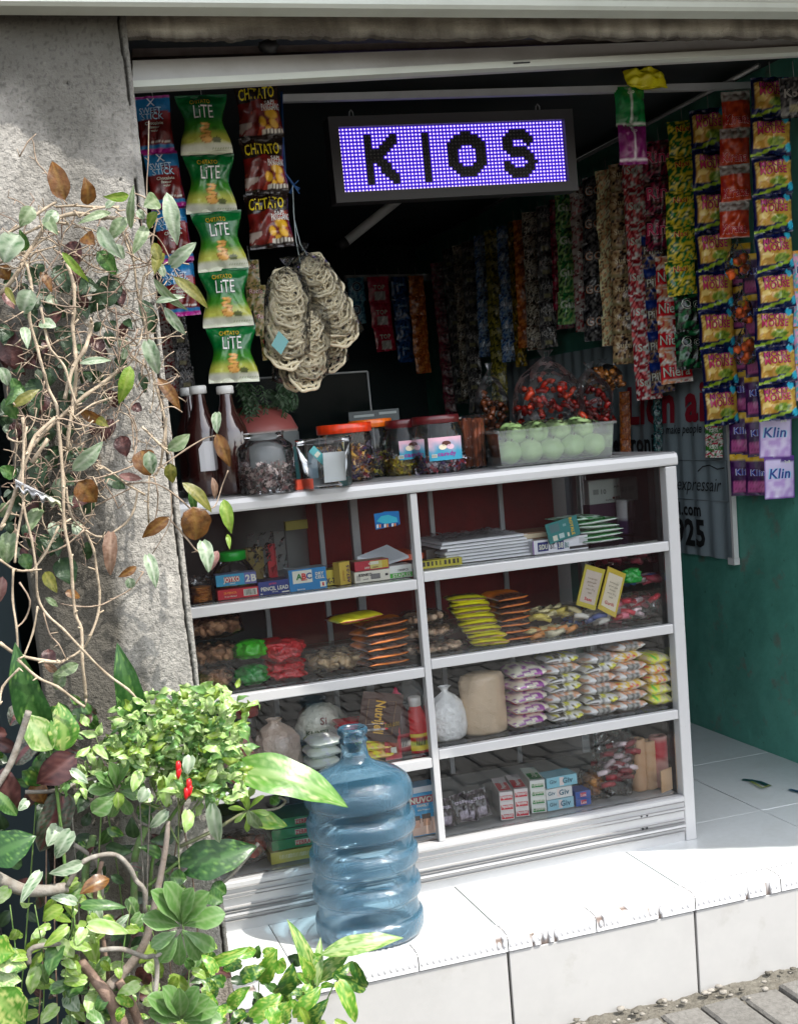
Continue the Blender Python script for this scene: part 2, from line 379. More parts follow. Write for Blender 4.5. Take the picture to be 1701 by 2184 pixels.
# concrete pillar, rough plaster with a cracked right arris
def pillar():
    g = MB(); x0, x1, y0, z0, z1 = -1.568, -1.272, -.323, ZG-.05, 1.93; nx, nz = 118, 620; vs, cs = [], []
    def col(x, z, e):
        n = fbm(x*5, z*4, 0, 2); n2 = fbm(x*22, z*22, 3, 6); n3 = N3(x*150, z*150, 0, 3)
        c = mixc((.20, .19, .172), (.385, .365, .33), .5+n*1.2+n2*.5)
        up = max(0, min(1, (z-1.63+(x+1.42)*.55+fbm(x*7, z*5, 1, 8)*.30)/.18)); c = mixc(c, (.085, .080, .068), up*.78)  # upper staining, deepened to paint in the roof's slanting shade
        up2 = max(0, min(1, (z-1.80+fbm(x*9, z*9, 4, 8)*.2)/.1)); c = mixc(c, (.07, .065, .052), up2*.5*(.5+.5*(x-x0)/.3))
        m = max(0, min(1, ((-1.40-x)*9+fbm(x*8, z*3, 2, 5)*2.4+(.55-max(0, z-1.1)*2.2)))); c = mixc(c, (.045, .038, .027), m*.86)  # mossy stain on the left, its colour darkened further for leaf shadow
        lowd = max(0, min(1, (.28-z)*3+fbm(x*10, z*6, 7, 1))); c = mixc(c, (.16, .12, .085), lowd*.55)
        if n3 > .30: c = sc(c, .68)
        if n2 > .30: c = sc(c, 1.15)
        return c
    for j in range(nz+1):
        z = z0+(z1-z0)*j/nz
        for i in range(nx+1):
            x = x0+(x1-x0)*i/nx
            xc = x1-.013+.005*N3(z*5, 0, 0, 7)+.002*N3(z*60, 1, 0, 7)
            crack = max(0, 1-abs(x-xc)/.003)*(1 if N3(z*6, 4, 0, 2) > -.22 else .25)
            edge = x-x1+.0; rough = fbm(x*70, z*70, 0, 3)*.0016+fbm(x*170, z*170, 0, 4)*.0028
            hol = max(0, fbm(x*26, z*34, 2, 11)-.44)*.10
            y = y0+rough+hol+crack*.014
            xx = x
            if i == nx: xx = x1+.0008*N3(z*12, 3, 0, 5)+.0008*N3(z*90, 3, 0, 5)-.001
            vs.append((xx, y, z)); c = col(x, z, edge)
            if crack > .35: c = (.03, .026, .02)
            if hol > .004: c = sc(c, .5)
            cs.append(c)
    W_ = nx+1; fs = [(j*W_+i, j*W_+i+1, (j+1)*W_+i+1, (j+1)*W_+i) for j in range(nz) for i in range(nx)]
    b = len(vs)
    for j in range(nz+1):
        for i, yb in ((0, .06), (nx, .06)):
            v = vs[j*W_+i]; vs.append((v[0], yb, v[2])); cs.append(cs[j*W_+i])
    for j in range(nz):
        fs.append((b+2*j, j*W_, (j+1)*W_, b+2*j+2)); fs.append((j*W_+nx, b+2*j+1, b+2*j+3, (j+1)*W_+nx))
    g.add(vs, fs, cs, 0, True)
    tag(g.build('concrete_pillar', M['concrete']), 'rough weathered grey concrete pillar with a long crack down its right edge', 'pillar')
pillar()

# lintel, gutter, shutter box, roof sheet
def lintel():
    g = MB(); x0, x1 = -1.275, 2.0; nx = 420; vs, cs = [], []
    prof = [(-.321, 1.96), (-.3215, 1.935), (-.321, 1.915), (-.320, 1.897), (-.317, 1.884), (-.30, 1.883), (-.285, 1.895), (-.285, 1.99)]
    for i in range(nx+1):
        x = x0+(x1-x0)*i/nx
        for k, (y, z) in enumerate(prof):
            n = fbm(x*6, z*40, 0, 3); n2 = fbm(x*30, z*60+k, 0, 5)
            c = mixc((.115, .10, .078), (.40, .37, .30), .38+n*1.6+n2*.8)
            if k < 2 and N3(x*10, 1, 0, 8) > .05: c = mixc(c, (.10, .11, .05), .7)
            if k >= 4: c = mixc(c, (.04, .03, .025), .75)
            rag = (.006*N3(x*28, 0, 0, 6)+.004*N3(x*90, 2, 0, 6)) if 3 <= k <= 5 else 0
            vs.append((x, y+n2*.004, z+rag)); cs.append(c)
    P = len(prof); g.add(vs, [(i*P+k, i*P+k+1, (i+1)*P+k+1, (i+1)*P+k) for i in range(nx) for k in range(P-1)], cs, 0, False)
    tag(g.build('concrete_lintel', M['concrete']), 'stained brown concrete lintel with a ragged lower edge across the shop front', 'lintel')
lintel()
g = MB(); extrude_x(g, [(-.345, 1.913), (-.352, 1.9105), (-.40, 1.9105), (-.408, 1.916), (-.408, 1.99), (-.345, 1.99)], -2.6, 2.2, (1, 1, 1))
extrude_x(g, [(-.408, 1.926), (-.4115, 1.928), (-.4115, 1.9325), (-.408, 1.934)], -2.6, 2.2, (1, 1, 1))
tag(g.build('roof_gutter', M['gutter']), 'pale greenish white metal gutter running along the very top of the shop front', 'gutter')
r = thing('shutter_box', 'off-white roller shutter box and bottom rail sagging to the left under the lintel', 'roller shutter', (-1.24, 0, 1.88))
def slab(mb, pl, y, dy, col=(1, 1, 1), mi=0):
    q = [at(*p, y=y) for p in pl]; vs = [v[:] for v in q]+[(v.x, v.y+dy, v.z) for v in q]
    n = len(pl); mb.add(vs, [tuple(range(n))]+[(i, (i+1) % n, n+(i+1) % n, n+i) for i in range(n)], col, mi)
g = MB(); slab(g, [(283, 129), (1760, 76), (1760, 97), (283, 173)], -.20, .09); g.build('shutter_housing', M['beam'], r)
g = MB(); slab(g, [(283, 172), (1760, 95), (1760, 108), (283, 186)], -.212, .03); g.build('bottom_rail', M['gutter'], r)
g = MB(); slab(g, [(283, 104), (1760, 70), (1760, 77), (283, 122)], -.18, .1); g.build('guide_rail', mat('brown_grey_metal', (.19, .165, .16), .5, .2, var=[(20, (.1, .08, .07), .7)]), r)
g = MB(); a = at(575, 100, y=-.19); blob(g, a, (.022, .02, .014), (.02, .02, .02), 8, 6, jit=.5); g.build('hinge', M['black'], r)
g = MB(); slab(g, [(1095, 133), (1130, 131), (1130, 134), (1095, 136)], -.2145, .004, (.02, .02, .02)); g.build('slot', M['black'], r)

g = MB(); edge = [(-4, -.02), (-2.2, -.30), (-1.321, -.488), (-1.085, -.534), (.695, -.968), (1.081, -1.15), (4, -2.4)]
nx = 400; vs = []
for i in range(nx+1):
    x = -4+8*i/nx
    for a, b in zip(edge[:-1], edge[1:]):
        if a[0] <= x <= b[0]: ye = a[1]+(b[1]-a[1])*(x-a[0])/(b[0]-a[0])
    z = 2.06+.008*sin(x*2*pi/.076)
    vs += [(x, ye+.006*N3(x*4, 0, 0), z), (x, 4.0, z+.5)]
g.add(vs, [(2*i, 2*i+2, 2*i+3, 2*i+1) for i in range(nx)], (1, 1, 1), 0, True)
tag(g.build('roof_sheet', M['roofing']), kind='structure')

# shop interior shell
g = MB(); box(g, (.607, -.06, ZG), (.75, 3.6, 2.3), (1, 1, 1)); tag(g.build('green_side_wall', M['green_wall']), 'green painted plaster wall on the right side of the shop', 'wall')
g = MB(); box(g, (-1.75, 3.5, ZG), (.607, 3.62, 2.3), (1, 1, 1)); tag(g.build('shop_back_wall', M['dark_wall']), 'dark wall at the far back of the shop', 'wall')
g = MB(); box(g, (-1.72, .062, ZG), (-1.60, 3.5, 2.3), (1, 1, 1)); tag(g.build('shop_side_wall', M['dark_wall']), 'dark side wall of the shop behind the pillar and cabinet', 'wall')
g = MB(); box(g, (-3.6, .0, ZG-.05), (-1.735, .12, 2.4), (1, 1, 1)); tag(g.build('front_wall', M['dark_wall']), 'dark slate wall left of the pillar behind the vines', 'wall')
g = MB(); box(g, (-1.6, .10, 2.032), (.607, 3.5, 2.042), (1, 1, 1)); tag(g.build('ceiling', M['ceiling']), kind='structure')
g = MB(); box(g, (.76, -.08, ZG-.05), (.9, 1.2, 2.3), (1, 1, 1)); 
# what stands across the lane (only seen mirrored in the cabinet glass)
g = MB(); box(g, (-5, -6.2, ZG-.05), (5, -6.0, .95), (1, 1, 1)); tag(g.build('compound_wall', mat('maroon_wall', (.11, .022, .02), .8, var=[(2, (.05, .02, .02), .6)])), 'dark maroon wall across the lane mirrored in the cabinet glass', 'wall')
g = MB(); rnd = random.Random(3)
for k in range(2600):
    p = Vector((rnd.uniform(-5, 5), rnd.uniform(-7.6, -6.3), rnd.uniform(.4, 1.35))); s = rnd.uniform(.05, .12); a = rnd.uniform(0, 6.28); b = rnd.uniform(-1, 1)
    u = Vector((cos(a), sin(a), b)).normalized()*s; v = Vector((-sin(a), cos(a), rnd.uniform(-.6, .6))).normalized()*s*.5
    g.add([p-u, p-v, p+u, p+v], [(0, 1, 2, 3)], mixc((.02, .07, .012), (.06, .13, .03), rnd.random()))
tag(g.build('hedge', M['leaf']), 'dark green hedge across the lane mirrored in the cabinet glass', 'hedge')
# rods, braces and the tube lamp under the ceiling
def rod(name, label, cat, p, q, r, m, flat=None):
    g = MB(); tube(g, [p, q], r, (1, 1, 1), 8, smooth=True) if not flat else None
    if flat:
        p, q = Vector(p), Vector(q); d = (q-p).normalized(); a = Vector((0, 0, 1)); b = d.cross(a).normalized()
        c = [p+b*r+a*r, p-b*r+a*r, p-b*r-a*r, p+b*r-a*r]; e = [v+(q-p) for v in c]
        g.add(c+e, [(0, 1, 2, 3), (4, 7, 6, 5), (0, 4, 5, 1), (1, 5, 6, 2), (2, 6, 7, 3), (3, 7, 4, 0)], (1, 1, 1))
    return tag(g.build(name, m), label, cat)
rod('hanging_rail', 'grey square metal rail across the shop above the lit sign', 'rail', at(600, 211, y=.42), at(1600, 183, y=.42), .009, M['alu_dim'], True)
rod('hanging_rail', 'dark rail along the green wall carrying the hanging packets', 'rail', (.50, .30, 2.0), (.50, 3.3, 1.975), .007, M['metal'])
rod('hanging_rail', 'short rail behind the shutter box carrying the chip bags', 'rail', (-1.35, .21, 1.945), (-.80, .21, 1.945), .006, M['metal'])
rod('hanging_rail', 'pale shelf edge rail at the back carrying coloured sachet strips', 'rail', at(735, 594, y=3.05), at(960, 590, y=3.05), .014, M['alu_dim'], True)
rod('ceiling_brace', 'rusty diagonal brace under the ceiling', 'brace', at(985, 192, y=.9), at(1040, 140, y=.9), .009, mat('rusty_paint', (.30, .17, .13), .7, var=[(30, (.35, .33, .3), .7)]), True)
rod('ceiling_post', 'short dark upright above the rail left of the rusty brace', 'post', at(967, 196, y=1.0), at(963, 140, y=1.0), .012, M['metal'], True)
r = thing('tube_lamp', 'unlit white fluorescent tube lamp slanting below the sign', 'lamp', at(790, 470, y=1.5))
g = MB(); tube(g, [at(738, 515, y=1.5), at(850, 425, y=1.5)], .017, (.6, .6, .58), 10); g.build('tube', M['white_plastic'], r)
g = MB(); tube(g, [at(722, 527, y=1.5), at(738, 515, y=1.5)], .019, (.05, .05, .05), 10); g.build('end_cap', M['black'], r)

M['shelf_glass'] = clear('shelf_glass', (.90, .95, .93), .05, .02, 1.35)

# ------------------------------------------------------------------ aluminium display cabinet
CD = .53; CXL = -1.42; CT = 1.0; XM0, XM1 = -.6955, -.6785
ZL = [.7665, .5555, .3335]; ZR = [.7815, .5715, .350]; ZB = .125
def cabinet():
    r = thing('display_cabinet', 'long white aluminium and glass display cabinet full of groceries', 'display cabinet', (-.71, .26, 0))
    g = MB(); tr = [(-.012, .968), (-.014, .972), (-.014, .986), (-.010, .996), (0, 1.0), (CD, 1.0), (CD, .966), (.012, .966), (.012, .968)]
    extrude_x(g, tr, CXL, .0035, (1, 1, 1)); g.build('top_frame', M['alu'], r)
    g = MB(); bevel_box(g, (-.0285, -.008, .0), (.0025, .028, .9655), .003, (1, 1, 1)); g.build('corner_post', M['alu'], r)
    g = MB(); bevel_box(g, (XM0, -.006, .121), (XM1, .02, .9655), .002, (1, 1, 1)); g.build('centre_post', M['alu'], r)
    for x in (-.0245, -.70, CXL): 
        g = MB(); bevel_box(g, (x, CD-.024, .0), (x+.022, CD, .9655), .002, (1, 1, 1)); g.build('rear_post', M['alu_dim'], r)
    for x in (-1.2, -.96, -.79, -.47, -.26):
        g = MB(); bevel_box(g, (x, CD-.012, .12), (x+.014, CD-.002, .9655), .0015, (1, 1, 1)); g.build('sliding_door_stile', M['alu_dim'], r)
    board = M['shelf_glass']; shb = mat('bottom_board', (.45, .45, .44), .35)
    for zs, xa, xb in ((ZL, CXL, XM0), (ZR, XM1, -.0285)):
        for z in zs:
            g = MB(); bevel_box(g, (xa+.0005, -.005, z-.026), (xb-.0005, .014, z-.002), .0022, (1, 1, 1)); s = g.build('shelf_rail', M['alu'], r)
            g = MB(); box(g, (xa+.004, .0145, z-.0075), (xb-.004, CD-.03, z-.0015), (1, 1, 1)); g.build('shelf', board, r)
            g = MB(); box(g, (xa+.004, CD-.03, z-.024), (xb-.004, CD-.014, z-.002), (1, 1, 1)); g.build('rear_shelf_rail', M['alu_dim'], r)
    g = MB(); box(g, (CXL, .0145, ZB-.012), (-.0285, CD-.03, ZB-.004), (1, 1, 1)); g.build('bottom_board', shb, r)
    g = MB()
    prof = [(-.004, .121), (-.010, .118), (-.010, .108), (-.006, .105), (-.006, .094), (-.011, .091), (-.011, .086), (-.005, .083), (-.005, .062), (-.008, .060), (-.008, .056), (-.005, .054), (-.005, .050), (-.013, .046), (-.013, .041), (-.006, .037), (-.006, .030), (-.003, .029), (-.003, .0005), (.02, .0005), (.02, .121)]
    extrude_x(g, prof, CXL, -.029, (1, 1, 1)); g.build('base_panel', M['alu'], r)
    g = MB()  # thin grey strips marking out the grooves of the base panel
    for z_, h_ in ((.1065, .0018), (.0925, .0016), (.0845, .002), (.0612, .001), (.0520, .0018), (.0385, .002), (.0292, .0014)): box(g, (CXL, -.0145, z_), (-.031, -.004, z_+h_*.4), (.27, .265, .26))
    g.build('groove_lines', M['paint'], r)
    for px, py in ((1367, 1741), (1379, 1739), (1370, 1768), (1379, 1766)):
        g = MB(); a = at(px, py, y=-.011); blob(g, a, (.0034, .002, .0034), (.02, .02, .02), 8, 4); g.build('screw', M['black'], r)
    for xa, xb in ((CXL, XM0-.0005), (XM1+.0005, -.029)):
        g = MB(); box(g, (xa, .0205, .122), (xb, .0235, .965), (1, 1, 1)); g.build('front_glass', M['glass'], r)
    g = MB(); box(g, (-.014, .030, .03), (-.010, CD-.026, .965), (1, 1, 1)); g.build('side_glass', M['glass'], r)
    g = MB(); box(g, (-.022, .0285, .0), (-.004, CD-.025, .03), (1, 1, 1)); g.build('side_base', M['alu'], r)
    # blue torn sticker on the inside of the left pane
    g = MB(); Y = .0245
    g.add([at(*p, y=Y) for p in ((797, 1096), (816, 1093), (818, 1091), (850, 1090), (853, 1118), (801, 1130))], [(0, 1, 2, 3, 4, 5)], C(20, 120, 190))
    g.add([at(*p, y=Y-.0004) for p in ((803, 1112), (812, 1101), (828, 1098), (846, 1104), (848, 1113), (822, 1117))], [(0, 1, 2, 3, 4, 5)], C(60, 190, 215))
    for k in range(9):
        x = 803+k*5.3; c = [C(235, 235, 230), C(240, 140, 40), C(30, 60, 110)][k % 3]
        g.add([at(*p, y=Y-.0005) for p in ((x, 1119-k*.4), (x+3.6, 1118-k*.4), (x+3.8, 1126-k*.6), (x+.5, 1127-k*.6))], [(0, 1, 2, 3)], c)
    g.build('sticker', M['paper'], r)
    return r
cabinet()
# maroon banner standing behind the rear glass
g = MB(); box(g, (-.93, CD+.06, .50), (-.06, CD+.075, .965), C(135, 36, 32))
tag(g.build('cloth_panel', mat('maroon_cloth', None, .85, bump=[(30, .4, .01)], var=[(6, (.10, .02, .018), .7)])), 'dark maroon panel standing behind the cabinet rear glass', 'panel')

# ------------------------------------------------------------------ printed packets
def pk_surface(w, h, t, pinch=0, seed=0, wr=.1, pc=.5, crimp=.05):
    rr = random.Random(seed); ws = [(rr.uniform(-5, 5), rr.uniform(-7, 7), rr.uniform(0, 6), rr.uniform(.5, 1)) for _ in range(5)]
    tilt = rr.uniform(-.02, .02)
    def S(u, v, side=1, off=0):
        q = sin(pi*min(1, max(0, v)))**.9*exp_(v, pc)
        hw = w/2*(1-pinch*q); x = (2*u-1)
        tv = max(0, min(1, (v-crimp*.6)/.16))*max(0, min(1, (1-crimp*.6-v)/.16)); tv = tv*tv*(3-2*tv)*.55+.45*max(0, sin(pi*v)) if 0 < v < 1 else 0
        if v < crimp or v > 1-crimp: tv = 0
        T = t/2*tv*max(0, 1-x*x)**.55
        fold = 0
        for a, b, c, d in ws: fold += sin(a*x*2.2+b*v*2+c)*d
        fold *= wr*t*.16*(.3+1.1*abs(2*v-1))*max(0, 1-x*x)
        fold += wr*t*.4*N3(x*2.6, v*4.5, seed*1.7, 3)*(1-x*x*.7)
        crk = .0006*sin(v*h/.0016) if (v < crimp or v > 1-crimp) else 0
        y = -(T+off)+fold*(1 if side > 0 else .6)+crk if side > 0 else T-fold*.4
        return (x*hw+tilt*h*v*0, y, -h*v)
    return S
def exp_(v, pc): return math.exp(-((v-pc)/.34)**2)
def packet(name, w, h, t, art, texts=(), mats=None, nx=20, ny=26, seed=0, pinch=0, wr=.35, pc=.5, crimp=.05, back=None):
    S = pk_surface(w, h, t, pinch, seed, wr, pc, crimp); g = MB()
    for side in (1, -1):
        vs, cs = [], []
        for j in range(ny+1):
            for i in range(nx+1):
                u, v = i/nx, j/ny; vs.append(S(u, v, side)); cs.append(art(u, v) if side > 0 or back is None else back)
        R_ = nx+1; f = [(j*R_+i, j*R_+i+1, (j+1)*R_+i+1, (j+1)*R_+i) for j in range(ny) for i in range(nx)]
        if side > 0: f = [q[::-1] for q in f]
        g.add(vs, f, cs, 0, True)
    for T_ in texts:
        s, u0, v0, hh, col = T_[:5]; k = T_[5] if len(T_) > 5 else {}
        def place(x, z, u0=u0, v0=v0):
            v = v0-z/h; v = min(.985, max(.015, v)); q = sin(pi*v)**.9*exp_(v, pc); hw = w/2*(1-pinch*q)
            return S(min(1, max(0, u0+x/(2*hw))), v, 1, k.get('off', .0016))
        if 'outline' in k: text(g, s, place, hh, k['outline'], k.get('maxw', w*.9), k.get('bold', .015)+.028, k.get('shear', 0), rot=k.get('rot', 0))
        if 'outline' in k:
            def place2(x, z, p=place):
                a = p(x, z); return (a[0], a[1]-.0012, a[2])
        else: place2 = place
        text(g, s, place2, hh, col, k.get('maxw', w*.9), k.get('bold', .015)*(.35 if 'outline' in k else 1), k.get('shear', 0), rot=k.get('rot', 0))
    return g.mesh(name, mats or M['foil'])
def ell(u, v, cu, cv, a, b, rot=0):
    x, y = u-cu, v-cv; c, s = cos(rot), sin(rot); X, Y = x*c+y*s, -x*s+y*c
    return (X/a)**2+(Y/b)**2
def smooth(a, b, x):
    t = max(0, min(1, (x-a)/(b-a))); return t*t*(3-2*t)
def splotch(cols, f=6, seed=0, base=None, thr=.1):
    """irregular patches of food-photo colours"""
    def art(u, v):
        n = N3(u*f, v*f*1.3, seed*3.1, seed); m = N3(u*f*1.7+5, v*f*2, seed*1.3, seed+3)
        i = int((n+m*.6+1)*len(cols)*.62) % len(cols); return cols[i]
    return art

G1, G2, YL, WH = C(6, 104, 44), C(58, 135, 30), C(190, 188, 78), C(215, 216, 200)
def art_lite(u, v):
    c = mixc(C(5, 110, 50), G1, smooth(0, .3, v)); c = mixc(c, G2, smooth(.36, .58, v)); c = mixc(c, YL, smooth(.58, .76, v)*.9); c = mixc(c, WH, smooth(.80, .88, v))
    if .05 < v < .94:
        for k in range(5):
            e = ell(u, v, .50+.012*(-1)**k, .535+k*.062, .125-.008*(k == 4), .030+.034*(k == 4), .12*(-1)**k)
            if e < 1: return mixc(C(240, 180, 95), C(150, 85, 30), smooth(.5, 1, e))
        if ell(u, v, .70, .80, .10, .05) < 1+.5*N3(u*20, v*20, 1): c = mixc(c, C(40, 60, 25), .85)
        if ell(u, v, .72, .60, .06, .035) < 1+.6*N3(u*26, v*26, 2): c = mixc(c, C(50, 95, 30), .6)
    if v < .05: c = C(6, 95, 48)
    if v > .955: c = C(225, 228, 205)
    if .9 < v < .93 and u > .62 and int(u*40) % 2: c = C(150, 160, 120)
    if .76 < v < .82 and .12 < u < .26: c = C(200, 205, 90) if int(v*120) % 3 else C(120, 130, 40)
    return c
LITE = [packet('chip_bag', .143, .1555, .05, art_lite, [
    ('CHITATO', .45, .15, .012, C(225, 190, 50), dict(maxw=.055, bold=.03, outline=C(60, 60, 20))),
    ('LiTE', .50, .32, .034, C(240, 242, 235), dict(maxw=.052, bold=-.008, outline=C(20, 70, 35)))], nx=40, ny=48, seed=sd_, pinch=.27, pc=.42, wr=.3) for sd_ in (3, 23, 44)]
def art_chit(u, v):
    c = C(34, 20, 16)
    if .36+.05*N3(u*3, 0, 0) < v < .93:
        n = N3(u*5, v*6, 2, 3); c = mixc(C(120, 20, 18), C(70, 22, 16), .5+n)
        if n > .28: c = C(165, 60, 40)
        if u < .3 and v > .72: c = mixc(c, C(190, 180, 170), .6*(n > -.05))
    for cu, cv, a, b, r in ((.78, .60, .16, .09, .2), (.55, .72, .08, .10, -.5), (.80, .76, .12, .08, .6), (.66, .84, .07, .05, 0)):
        e = ell(u, v, cu, cv, a, b, r)
        if e < 1: c = mixc(C(240, 185, 50), C(185, 115, 25), smooth(.5, 1, e))
    if .86 < v < .915 and .52 < u < .98: c = C(230, 225, 215) if (u*26) % 2.2 > .5 else C(60, 30, 25)
    if v < .05 or v > .95: c = C(40, 30, 28)
    return c
CHIT = [packet('chip_bag', .125, .150, .05, art_chit, [
    ('CHITATO', .48, .22, .030, C(238, 215, 40), dict(maxw=.098, bold=.045, outline=C(70, 30, 10), shear=.1)),
    ('SAPI', .76, .40, .010, C(240, 240, 235), dict(maxw=.03)), ('PANGGANG', .78, .48, .017, C(240, 240, 235), dict(maxw=.05, bold=.02))], nx=36, ny=44, seed=sd_, pinch=.10, wr=.5) for sd_ in (8, 28, 49)]
def art_stick(u, v):
    c = C(40, 130, 190)
    if v > .20+.1*u: c = C(150, 40, 50) if u > .45 else C(50, 140, 200)
    if v > .42: c = mixc(C(130, 30, 30), C(90, 18, 20), .5+N3(u*5, v*6, 1)*1.2)
    if v > .86: c = C(40, 120, 180)
    if v > .93: c = C(180, 30, 140)
    if .80 < v < .85 and .35 < u < .95: c = C(235, 230, 225) if (u*22) % 2 > .45 else C(90, 30, 30)
    if v < .045: c = C(170, 30, 130)
    return c
STICK = packet('snack_packet', .095, .148, .03, art_stick, [
    ('X', .45, .12, .022, C(230, 240, 250), dict(bold=.03, outline=C(30, 70, 150))), ('SWEET', .42, .27, .016, C(200, 230, 250), dict(maxw=.06, bold=.03, outline=C(20, 70, 140))), ('STICK', .47, .38, .016, C(200, 230, 250), dict(maxw=.06, bold=.03, outline=C(20, 70, 140))),
    ('Chocolate', .5, .50, .008, WH, dict(maxw=.05)), ('flavour', .5, .57, .007, WH, {}), ('wafer', .5, .63, .006, WH, {})], nx=26, ny=34, seed=5, pinch=.06, wr=.5)
def art_noodle(u, v):
    c = C(14, 22, 70)
    if .17+.07*(u-.5) < v < .84-.10*u and .05 < u < .96:
        n = N3(u*8, v*9, 1, 2); c = mixc(C(214, 170, 70), C(178, 120, 40), .5+n*1.6)
        if n > .25: c = C(236, 205, 120)
        if ell(u, v, .62, .68, .22, .11) < 1: c = mixc(C(150, 170, 60), C(90, 120, 35), .5+N3(u*14, v*14, 4)*1.8)
    if v > .76 and abs(v-(.98-.22*u)) < .035: c = C(150, 180, 40)
    if ell(u, v, .84, .13, .09, .09) < 1 or ell(u, v, .93, .84, .08, .10) < 1: c = C(60, 190, 225)
    return c
NOOD = [packet('snack_packet', .105, .092, .042, art_noodle, [
    ('MICKEY', .47, .23, .0125, C(190, 60, 120), dict(maxw=.066, bold=.04, outline=C(60, 20, 70))), ('MOUSE', .50, .40, .0165, C(205, 60, 100), dict(maxw=.07, bold=.04, outline=C(60, 20, 70)))], nx=24, ny=24, seed=sd_, pinch=.03, wr=.5) for sd_ in (4, 24, 45)]
def art_kir(u, v):
    c = C(205, 190, 180)
    if .26 < v < .97: n = N3(u*6, v*6, 3, 1); c = mixc(C(205, 72, 30), C(160, 35, 18), .5+n*1.5)
    if v < .26: c = mixc(C(120, 100, 92), C(190, 185, 180), .5+N3(u*7, v*12, 2)*1.6)
    return c
KIR = [packet('snack_packet', .098, .118, .035, art_kir, [('Kirana', .5, .76, .028, C(190, 20, 45), dict(maxw=.08, bold=.03, outline=C(240, 200, 195)))], nx=22, ny=24, seed=sd_, pinch=.04, wr=.6) for sd_ in (9, 29, 50)]

def gen(name, w, h, t, cols, seed, txt=None, tc=WH, f=5, top=None, band=None, bandc=None, oc=None, th=.2, tv=.4, mats=None, pinch=.03, box_=None, rot=0):
    sp = splotch(cols, f, seed)
    def art(u, v):
        c = sp(u, v)
        if top and v < top[0]: c = top[1]
        if band and band[0] < v < band[1]: c = bandc
        if box_ and box_[0] < u < box_[2] and box_[1] < v < box_[3]: c = box_[4] if (int(u*30)+int(v*30*h/w)) % 4 else sc(box_[4], .6)
        return c
    tx = []
    if txt:
        k = dict(maxw=w*.84, bold=.03, rot=rot)
        if oc: k['outline'] = oc
        tx = [(txt, .5, tv, h*th, tc, k)]
    return packet(name, w, h, t, art, tx, mats or M['foil'], nx=16, ny=18, seed=seed, pinch=pinch, wr=.55)
_pal = dict(
    banana=[C(20, 110, 40), C(35, 135, 45), C(225, 200, 45), C(15, 90, 35), C(240, 215, 70)],
    rings=[C(43, 23, 35), C(64, 26, 45), C(158, 33, 70), C(45, 20, 33), C(120, 83, 70)],
    pilus=[C(120, 85, 60), C(20, 45, 110), C(150, 120, 95), C(60, 40, 30)],
    pink=[C(208, 51, 70), C(245, 245, 239), C(158, 33, 45), C(245, 120, 120)],
    brown=[C(70, 48, 38), C(126, 89, 60), C(195, 164, 120), C(45, 33, 28)],
    nuts=[C(83, 58, 43), C(245, 195, 139), C(245, 239, 189), C(145, 101, 70)],
    dark=[C(35, 35, 38), C(58, 55, 58), C(120, 118, 115), C(25, 25, 28), C(83, 80, 83)],
    green=[C(25, 95, 48), C(33, 126, 58), C(158, 195, 120), C(20, 64, 39)],
    greyred=[C(158, 155, 153), C(145, 39, 45), C(195, 183, 176), C(95, 33, 38)],
    crim=[C(158, 20, 58), C(108, 18, 40), C(195, 33, 76)],
    yellow=[C(190, 160, 20), C(150, 120, 15), C(60, 50, 20)],
    olive=[C(120, 114, 39), C(83, 80, 33), C(170, 158, 58), C(51, 58, 30)],
    blue=[C(30, 58, 120), C(45, 95, 158), C(145, 170, 195), C(23, 33, 70)],
    redw=[C(200, 25, 35), C(170, 15, 25), C(230, 225, 215), C(215, 150, 110)],
    bwg=[C(235, 235, 230), C(18, 60, 34), C(20, 20, 20), C(24, 110, 60)],
    orange=[C(190, 95, 30), C(150, 70, 25), C(215, 130, 60)],
    cyan=[C(60, 140, 170), C(110, 170, 190), C(35, 95, 130)],
    mar=[C(101, 23, 45), C(139, 33, 64), C(64, 18, 33), C(170, 120, 120)],
    coffee=[C(45, 35, 30), C(76, 53, 38), C(195, 183, 164), C(33, 28, 25)])
